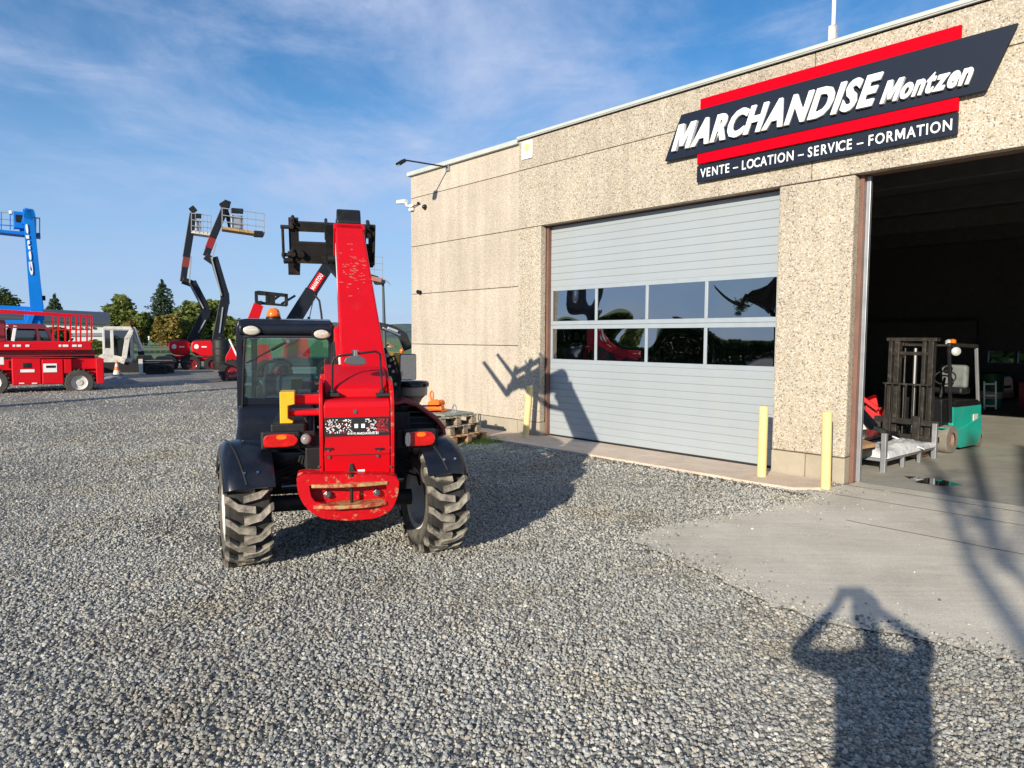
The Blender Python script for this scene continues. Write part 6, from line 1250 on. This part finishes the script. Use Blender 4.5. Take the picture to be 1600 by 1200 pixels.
for yy, w in ((0.04, 0.07), (0.14, 0.05), (0.50, 0.07), (0.60, 0.05)):
    MB().b2((mx0-0.08, yy, 0.10), (mx0+0.02, yy+w, 1.63)).obj('mast_rail', MASTB, FK, bevel=0.005)
for yy in (0.12, 0.30, 0.44, 0.55): MB().tube([(mx0-0.02, yy, 0.2), (mx0-0.02, yy, 1.5)], 0.012 if yy != 0.30 else 0.028, 8).obj('mast_chain' if yy != 0.30 else 'lift_cylinder', BOLT if yy == 0.30 else MASTB, FK, smooth=40)
MB().b2((mx0-0.09, 0.0, 1.60), (mx0+0.03, 0.68, 1.65)).obj('mast_crosshead', MASTB, FK, bevel=0.005)
MB().b2((mx0-0.05, 0.05, 1.40), (mx0, 0.62, 1.45)).obj('mast_crossbar', MASTB, FK, bevel=0.005)
MB().b2((mx0-0.16, -0.10, 0.42), (mx0-0.10, 0.78, 0.50)).obj('carriage_bar', MASTB, FK, bevel=0.005); MB().b2((mx0-0.16, -0.10, 0.20), (mx0-0.10, 0.78, 0.28)).obj('carriage_bar', MASTB, FK, bevel=0.005)
for yy in (0.12, 0.52): fo = MB().b2((mx0-0.21, yy, 0.10), (mx0-0.165, yy+0.10, 0.55)).obj('fork', MASTB, FK, bevel=0.005); MB().b2((mx0-1.0, yy, 0.06), (mx0-0.165, yy+0.10, 0.095)).obj('tine', MASTB, fo)
for k in range(7): MB().b2((mx0-0.15, 0.06+k*0.095, 0.50), (mx0-0.125, 0.075+k*0.095, 0.98)).obj('load_guard_bar', MASTB, FK)
MB().b2((mx0-0.15, 0.02, 0.98), (mx0-0.125, 0.68, 1.0)).obj('load_guard_top', MASTB, FK)
# front cowl, overhead guard
MB().prism(round_poly(fkp([(1467, 624), (1488, 624), (1486, 668), (1467, 668)], 0.1), 0.02), fy, 0.06, 0.66).obj('cowl', BLK, FK, bevel=0.01)
g0, g1 = Q(1488, 628, 0.03), Q(1491, 540, 0.03); g2 = Q(1530, 630, 0.03); g3 = Q(1526, 536, 0.03)
for yy in (0.03, 0.67):
    MB().bar((g0.x-0.02, yy, g0.z-0.3), (g1.x-0.16, yy, 1.545), 0.035, 0.045).obj('guard_post', BLK, FK, bevel=0.006); MB().bar((g2.x-0.02, yy, g2.z-0.1), (g3.x, yy, 1.50), 0.035, 0.045).obj('guard_post', STEEL if yy < 0.1 else BLK, FK, bevel=0.006)
    MB().bar((g1.x-0.18, yy, 1.555), (g3.x+0.02, yy, 1.53), 0.045, 0.05).obj('guard_rail', MASTB, FK, bevel=0.006)
for k in range(6): MB().b2((g1.x-0.14+k*0.10, 0.05, 1.53), (g1.x-0.12+k*0.10, 0.65, 1.555)).obj('guard_bar', MASTB, FK)
mp_ = Q(1494, 549, 0.0); MB().lathe([(0.0, -0.012), (0.05, -0.010), (0.062, 0.0), (0.05, 0.012), (0.0, 0.014)], (0, 0, 0), (-0.8, -0.6, 0), 18).obj('round_mirror', mat('mirror_face', (0.75, 0.78, 0.75), 0.25, 0.5), FK, smooth=50).location = mp_
MB().lathe([(0.045, 0), (0.045, 0.06), (0.02, 0.075), (0, 0.076)], (Q(1489, 530, 0.2).x, 0.2, 1.56), (0, 0, 1), 14).obj('beacon', AMBER, FK, smooth=50)
MB().lathe([(0.05, 0), (0.05, 0.05), (0.02, 0.07), (0, 0.071)], (Q(1483, 530, 0.25).x, 0.25, 1.56), (0, 0, 1), 14).obj('guard_lamp', CLEARL, FK, smooth=50)
# seat
sx_ = Q(1505, 620, 0.2).x; MB().b2((sx_-0.18, 0.15, 0.80), (sx_+0.14, 0.55, 0.90)).obj('seat', BLK, FK, bevel=0.03); MB().b2((sx_-0.02, 0.16, 0.88), (sx_+0.10, 0.54, 1.24)).obj('seat_back', mat('plastic_covered_seat', (0.16, 0.18, 0.17), 0.3, var=0.3), FK, bevel=0.05, seg=4)
swc = Q(1482, 590, 0.3); MB().tube([(swc.x+0.05*sin(a*pi/8), 0.35+0.15*cos(a*pi/8), 1.05+0.10*sin(a*pi/8)) for a in range(17)], 0.012, 6).tube([(swc.x, 0.35, 1.05), (swc.x-0.12, 0.35, 0.75)], 0.02, 8).obj('steering_wheel', BLKR, FK, smooth=60)

# ---- steel stillage with wrapped parts in front of the forklift
RK = empty('steel_stillage', (0, 0, 0), 0, 'low galvanised steel stillage frame with upright posts beside the door pillar', 'stillage'); rk0 = G(1380, 738, 0.02); rk1 = G(1459, 716, 0.02); RK.location = rk0
ra = atan2(rk1.y-rk0.y, rk1.x-rk0.x); RK.rotation_euler = (0, 0, ra); rl = (rk1-rk0).length; rw = 0.95
for x in (0, rl):
    for y in (0, rw): MB().b2((x-0.03, y-0.03, 0), (x+0.03, y+0.03, 0.48)).obj('corner_post', STEEL, RK, bevel=0.004)
for y in (0, rw): MB().b2((0.031, y-0.02, 0.13), (rl-0.031, y+0.02, 0.18)).obj('side_rail', STEEL, RK, bevel=0.003)
for x in (0, rl*.33, rl*.66, rl): MB().b2((x-0.02, 0.021, 0.13), (x+0.02, rw-0.021, 0.165)).obj('cross_rail', STEEL, RK, bevel=0.003)
for x in (rl*0.35, rl*0.68): MB().b2((x-0.025, -0.022, 0.0), (x+0.025, 0.02, 0.129)).obj('foot', STEEL, RK, bevel=0.003)
MB().b2((rl*0.8, 0.1, 0.02), (rl+0.1, 0.5, 0.12)).obj('timber_block', WOOD, RK, bevel=0.004)
def onrack(name, label, cat): return tag(empty(name, rk0, ra), label, cat)
def crumple(sx, sy, sz, seed, nx=26, ny=14):
    b = MB(); vs = []
    for j in range(ny):
        for i in range(nx):
            u, v = i/(nx-1), j/(ny-1); e = (max(0, sin(pi*u))**0.35)*(max(0, sin(pi*v))**0.35)
            vs.append((u*sx, v*sy, max(0.0, sz*e*(0.75+0.5*mnoise.noise(Vector((u*4, v*3, seed)))+0.2*mnoise.noise(Vector((u*14, v*9, seed)))))))
    b.add(vs, [(j*nx+i, j*nx+i+1, (j+1)*nx+i+1, (j+1)*nx+i) for j in range(ny-1) for i in range(nx-1)]); return b
W1 = onrack('wrapped_bundle', 'long part wrapped in white plastic lying on the stillage front edge', 'wrapped part'); c = crumple(rl*1.02, 0.42, 0.16, 3); o = c.obj('plastic_wrap', PLAST, W1, smooth=70); o.location = (0.0, -0.04, 0.17); MB().box((rl*.62, .1, .26), (0.025, 0.42, 0.012), Matrix.Rotation(.3, 3, 'X')).obj('strap', WHITE, W1)
W2 = onrack('stacked_sheets', 'stack of glossy black panels lying on the stillage behind the white wrap', 'panels')
for k in range(3): MB().b2((0.04, 0.40+0.02*k, 0.185+k*0.05), (rl-0.06, 0.92, 0.225+k*0.05)).obj('panel', BLKG, W2, bevel=0.006)
W3 = onrack('cardboard_piece', 'folded brown cardboard lying on the black panels next to the door frame', 'cardboard')
MB().prism([(0.0, 0.1), (-0.5, 0.15), (-0.75, 0.5), (-0.45, 0.75), (0.05, 0.62), (0.22, 0.35)], idf, 0.335, 0.345).obj('cardboard_sheet', mat('cardboard', (0.48, 0.28, 0.14), 0.8, var=0.15), W3); MB().prism([(0.0, 0.1), (-0.5, 0.15), (-0.45, 0.20), (0.02, 0.16)], idf, 0.30, 0.334).obj('cardboard_flap', mat('cardboard', (0.48, 0.28, 0.14), 0.8), W3)
MB().b2((-0.75, 0.15, 0.18), (0.03, 0.85, 0.298)).obj('box_tray', BLK, W3)
W4 = onrack('bubble_wrap_bundle', 'crumpled clear plastic bundle on top of the cardboard', 'plastic bundle'); o = crumple(0.42, 0.40, 0.20, 8, 18, 14).obj('bundle', PLAST, W4, smooth=70); o.location = (-0.12, 0.35, 0.35)
W5 = tag(empty('wrapped_loader_arm', D(1350, 690, 9.4), 0), 'black arm wrapped in white film leaning down onto the stillage by the pillar', 'loader arm'); w5 = W5.location.copy()
MB().bar(D(1325, 622, 9.7)-w5, D(1366, 668, 9.3)-w5, 0.09, 0.10).obj('arm_tube', BLKG, W5, bevel=0.01); MB().prism([((D(x, y, 9.6)-w5).x, (D(x, y, 9.6)-w5).z) for x, y in [(1326, 634), (1332, 632), (1352, 668), (1326, 672)]], lambda u, v, w: Vector((u, w+0.2, v)), -0.12, 0.1).obj('film_sheet', mat('white_film', (0.6, 0.62, 0.6), 0.5), W5); MB().bar(D(1366, 668, 9.3)-w5, D(1385, 676, 9.2)-w5, 0.08, 0.06).obj('arm_end', BLK, W5)

# ---- red machine behind, drums, shelving deep in the hall
RM = Rig('red_skid_machine', 1375, 0, 'bright red machine with sloping bonnet in the dark behind the stillage', 'loader', Y=11.2)
RM.pris([(1372, 652), (1383, 640), (1392, 616), (1408, 609), (1412, 650)], 0.0, 0.9, 'bonnet', RED, rnd_=0.05, bev=0.02); RM.pris([(1391, 624), (1400, 611), (1407, 611), (1398, 626)], -0.012, -0.002, 'bonnet_lettering', SIGNW)
RM.pris([(1350, 655), (1352, 628), (1370, 620), (1376, 655)], 0.05, 0.8, 'engine_cover', RED, rnd_=0.05); RM.bar((1342, 592), (1345, 622), 0.07, 0.07, 'upright_bar', RED, dy=0.1); RM.pris([(1330, 640), (1332, 600), (1342, 606), (1346, 640)], 0.1, 0.6, 'seat_frame', BLK); RM.bar((1342, 618), (1372, 640), 0.07, 0.07, 'side_arm', RED, dy=-0.05)
RM.pris([(1330, 655), (1412, 652), (1412, 668), (1330, 672)], 0.0, 0.9, 'underframe', BLK)
for x in (1345, 1400): simple_wheel(RM, RM.k(x, 664, -0.05), 0.16, 0.15, REDD)
DR = Rig('green_drum', 1581, 0, 'green and white drum in the shade at the right edge', 'drum', Y=16.6)
for a, b_, m_ in ((0.02, 0.25, GREEN), (0.25, 0.42, WHITED), (0.42, 0.86, mat('dark_green', (0.01, 0.12, 0.06), 0.5))): q = MB().cyl((0, 0, a), (0, 0, b_), 0.23, n=24).obj('drum_band', m_, DR.e, smooth=40)
MB().lathe([(0.23, 0), (0.24, 0.015), (0.23, 0.03)], (0, 0, 0.85), (0, 0, 1), 24).obj('drum_rim', BLK, DR.e)
RC = Rig('red_cabinet', 1597, 0, 'dark red workshop cabinet at the right frame edge', 'cabinet', Y=17.2)
RC.blk(1590, 598, 1625, 640, 0, 0.6, 'cabinet_body', RED, bev=0.01)
for y in (606, 615, 624, 632): RC.blk(1592, y, 1623, y+7, -0.02, -0.002, 'drawer', RED, bev=0.004)
SH = Rig('rack_cart', 1548, 0, 'thin grey tube rack standing behind the forklift', 'rack', Y=16.0)
for x in (1538, 1556): SH.bar((x, 640), (x, 596), 0.03, 0.03, 'upright', STEEL, bev=0)
for y in (600, 618, 634): SH.bar((1538, y), (1556, y), 0.03, 0.03, 'shelf_bar', STEEL, bev=0)
WB = Rig('red_machine_block', 1568, 0, 'dim red machine block at the back of the hall below the window', 'machine', Y=19.0)
WB.pris([(1553, 622), (1555, 592), (1582, 588), (1586, 622)], 0.0, 1.0, 'housing', REDD, rnd_=0.1); WB.pris([(1556, 604), (1580, 602), (1580, 606), (1556, 608)], -0.05, 0.0, 'vent', BLK)
# outside greenery behind the rear windows of the hall
broad_tree('broadleaf_tree', 'bright green tree glimpsed through the rear windows of the hall', 1590, 470, 330, 26, LEAFM, 21, 10, 4200, size=0.22)

# ================================================================== BEHIND THE CAMERA: photographer and raised lift that cast shadows
def skin_body(name, m, verts, edges, radii, parent, sub=1, root=0):
    me = bpy.data.meshes.new(name); me.from_pydata(verts, edges, []); o = bpy.data.objects.new(name, me); COL.objects.link(o); me.materials.append(m); o.parent = parent
    md = o.modifiers.new('skin', 'SKIN'); 
    if not me.skin_vertices: 
        bm = bmesh.new(); bm.from_mesh(me); bm.verts.layers.skin.verify(); bm.to_mesh(me); bm.free()
    for i, r in enumerate(radii): me.skin_vertices[0].data[i].radius = r if isinstance(r, tuple) else (r, r); me.skin_vertices[0].data[i].use_root = (i == root)
    s = o.modifiers.new('sub', 'SUBSURF'); s.levels = sub; s.render_levels = sub; md.use_smooth_shade = True; return o
PE = empty('person', (0, -0.33, 0), 0, 'person in a dark jacket and jeans standing with both arms raised holding up a phone', 'person')
oy = 0.33
J_ = dict(pel=(0, 0, .95), spine=(0, 0, 1.15), chest=(0, .0, 1.32), neck=(-.02, 0.0, 1.45), head=(-.045, .01, 1.56), top=(-.05, .02, 1.69),
  shL=(-.19, 0, 1.37), elL=(-.33, .22, 1.33), wrL=(-.11, oy-.08, 1.56), haL=(-.075, oy-.065, 1.62), shR=(.19, 0, 1.36), elR=(.375, .20, 1.37), wrR=(.11, oy-.08, 1.56), haR=(.075, oy-.065, 1.62),
  hipL=(-.10, 0, .88), knL=(-.12, .02, .48), anL=(-.13, 0, .09), toL=(-.15, .16, .04), hipR=(.10, 0, .88), knR=(.12, .02, .48), anR=(.13, 0, .09), toR=(.15, .16, .04))
nm = list(J_); ed = [('pel', 'spine'), ('spine', 'chest'), ('chest', 'neck'), ('neck', 'head'), ('head', 'top'), ('chest', 'shL'), ('shL', 'elL'), ('elL', 'wrL'), ('wrL', 'haL'), ('chest', 'shR'), ('shR', 'elR'), ('elR', 'wrR'), ('wrR', 'haR'), ('pel', 'hipL'), ('hipL', 'knL'), ('knL', 'anL'), ('anL', 'toL'), ('pel', 'hipR'), ('hipR', 'knR'), ('knR', 'anR'), ('anR', 'toR')]
rd = dict(pel=(.19, .12), spine=(.19, .12), chest=(.205, .13), neck=.05, head=(.06, .075), top=(.05, .06), shL=.065, elL=.046, wrL=.032, haL=.036, shR=.065, elR=.046, wrR=.03, haR=.036, hipL=.10, knL=.065, anL=.045, toL=.035, hipR=.10, knR=.065, anR=.045, toR=.035)
skin_body('body', CLOTH, [J_[k] for k in nm], [(nm.index(a), nm.index(b)) for a, b in ed], [rd[k] for k in nm], PE, 2)
MB().ell((-.048, .02, 1.62), (.072, .095, .115), 20, 14).obj('face', SKIN, PE, smooth=80); MB().ell((-.048, .0, 1.655), (.076, .098, .09), 20, 12).obj('hair', mat('hair_brown', (0.05, 0.03, 0.02), 0.8), PE, smooth=80)
MB().prism([(-0.060, 1.59), (-0.036, 1.59), (-0.048, 1.635)], fy, .10, .135).obj('nose', SKIN, PE)
for s_x in (-1, 1): MB().ell((s_x*.030-.048, .100, 1.635), (.012, .01, .008), 10, 6).obj('eye', WHITE, PE, smooth=80)
for s_x in (-1, 1):
    for k in range(4): MB().tube([(s_x*.072, oy-.062, 1.605+k*.017), (s_x*.090, oy-.045, 1.607+k*.017), (s_x*.078, oy-.040, 1.608+k*.017), (s_x*.055, oy-.040, 1.608+k*.016)], .0085, 8).obj('finger', SKIN, PE, smooth=60)
    MB().tube([(s_x*.068, oy-.070, 1.600), (s_x*.055, oy-.068, 1.615), (s_x*.045, oy-.066, 1.632)], .010, 8).obj('thumb', SKIN, PE, smooth=60)
PH = tag(empty('phone', (0, -0.035, 1.63)), 'black smartphone held up in both hands by the standing person', 'phone'); MB().b2((-.078, -.008, -.037), (.078, .0, .037)).obj('phone_case', BLKG, PH, bevel=.003)

# boom lift standing behind the photographer; its arms throw the slanting shadows on the apron
LF, LL = Vector((sin(SUN_AZ), cos(SUN_AZ), 0)), Vector((cos(SUN_AZ), -sin(SUN_AZ), 0)); tE = tan(SUN_EL)
RL = empty('raised_boom_lift', LF*(-8.5)+LL*1.2, -SUN_AZ, 'dark boom lift with folded raised arms standing behind the photographer', 'boom lift')
HB = 8.5
def S3(lat, along, y=0.0): return Vector((lat-1.2, y, (along+HB+y*0)*tE))
MB().b2((-1.0, -0.9, 0.3), (1.0, 0.9, 0.8)).obj('chassis', REDB, RL, bevel=0.03); MB().b2((-0.7, -0.8, 0.8), (0.7, 0.8, 1.5)).obj('engine_cover', REDB, RL, bevel=0.1)
for x in (-.85, .85):
    for y in (-.7, .7): MB().cyl((x-0.15, y, .35), (x+0.15, y, .35), .35, n=20).obj('wheel', BLKR, RL, smooth=40)
def arm(p, q, w, name='boom_section'): MB().bar(p, q, w, w, up=(0, 1, 0)).obj(name, NAVY, RL, bevel=0.01)
arm(Vector((-0.1, 0, 1.4)), S3(0.93, 3.0), 0.14); arm(S3(0.93, 3.0), S3(0.80, 5.9), 0.13); arm(S3(0.80, 5.9), S3(0.90, 9.5), 0.11)
arm(Vector((0.1, 0.3, 1.4)), S3(1.14, 3.8, .3), 0.09); arm(S3(1.14, 3.8, .3), S3(1.00, 7.2, .3), 0.08); arm(S3(0.98, 5.6, .3), S3(1.62, 12.6, .3), 0.12)
arm(S3(1.02, 7.2, .3), S3(0.86, 11.0, .3), 0.07); arm(S3(1.55, 8.4, -.2), S3(2.35, 13.2, -.2), 0.12); arm(S3(1.9, 8.3, -.2), S3(2.7, 12.6, -.2), 0.10); arm(S3(1.0, 5.8), S3(1.55, 8.4, -.2), 0.05, 'stay')
for k in range(5): arm(S3(0.83, 6.2+k*0.8), S3(1.02+0.05*k, 6.6+k*0.8, .3), 0.04, 'link')

# ================================================================== left of the frame: what the door panes mirror
def clone(src, loc, label, rz=None, sc=1.0, name=None):
    c = copy_tree(src); c.location = loc; c['label'] = label
    if rz is not None: c.rotation_euler = (0, 0, rz)
    c.scale = (sc, sc, sc); return c
clone(AR2.e, Vector((-14.5, 9.5, 0)), 'red articulated boom lift parked out of view left of the yard', R(60))
trs = [o for o in bpy.data.objects if o.parent is None and o.get('category') in ('tree', 'bush') and o.get('group') == GT]
for i in range(4):
    src = trs[i % len(trs)]; c = clone(src, Vector((-80+rnd.uniform(-4, 4), -18+i*13, 0)), 'tree out of view on the left side of the yard', rnd.uniform(0, 6)); c['group'] = 'trees out of view left of the yard'

# unseen foliage row added left of the frame so the lower panes mirror dark
HG = tag(empty('added_hedge', (-26, -2, 0)), 'long dark clipped greenery added out of view to darken what the door panes mirror', 'added_hedge'); rr = np.random.RandomState(44); n = 16000
C = np.stack([rr.uniform(-0.8, 0.8, n), rr.uniform(-17, 15, n), 1.7*rr.rand(n)**0.7], 1); C[:, 2] *= 1+0.12*np.sin(C[:, 1]*1.3); V, F = leaf_quads(C, np.full(n, 0.16)*rr.uniform(0.6, 1.5, n), rr); mesh_np('foliage', V, F, LEAFD, HG)
b = MB()
for k in range(16): b.tube([(0, -16+2*k, 0), (0.1, -16+2*k, 0.8), (0, -15.8+2*k, 1.4)], 0.06, 5)
tag(b.obj('stems', BARK, HG), kind='stuff')
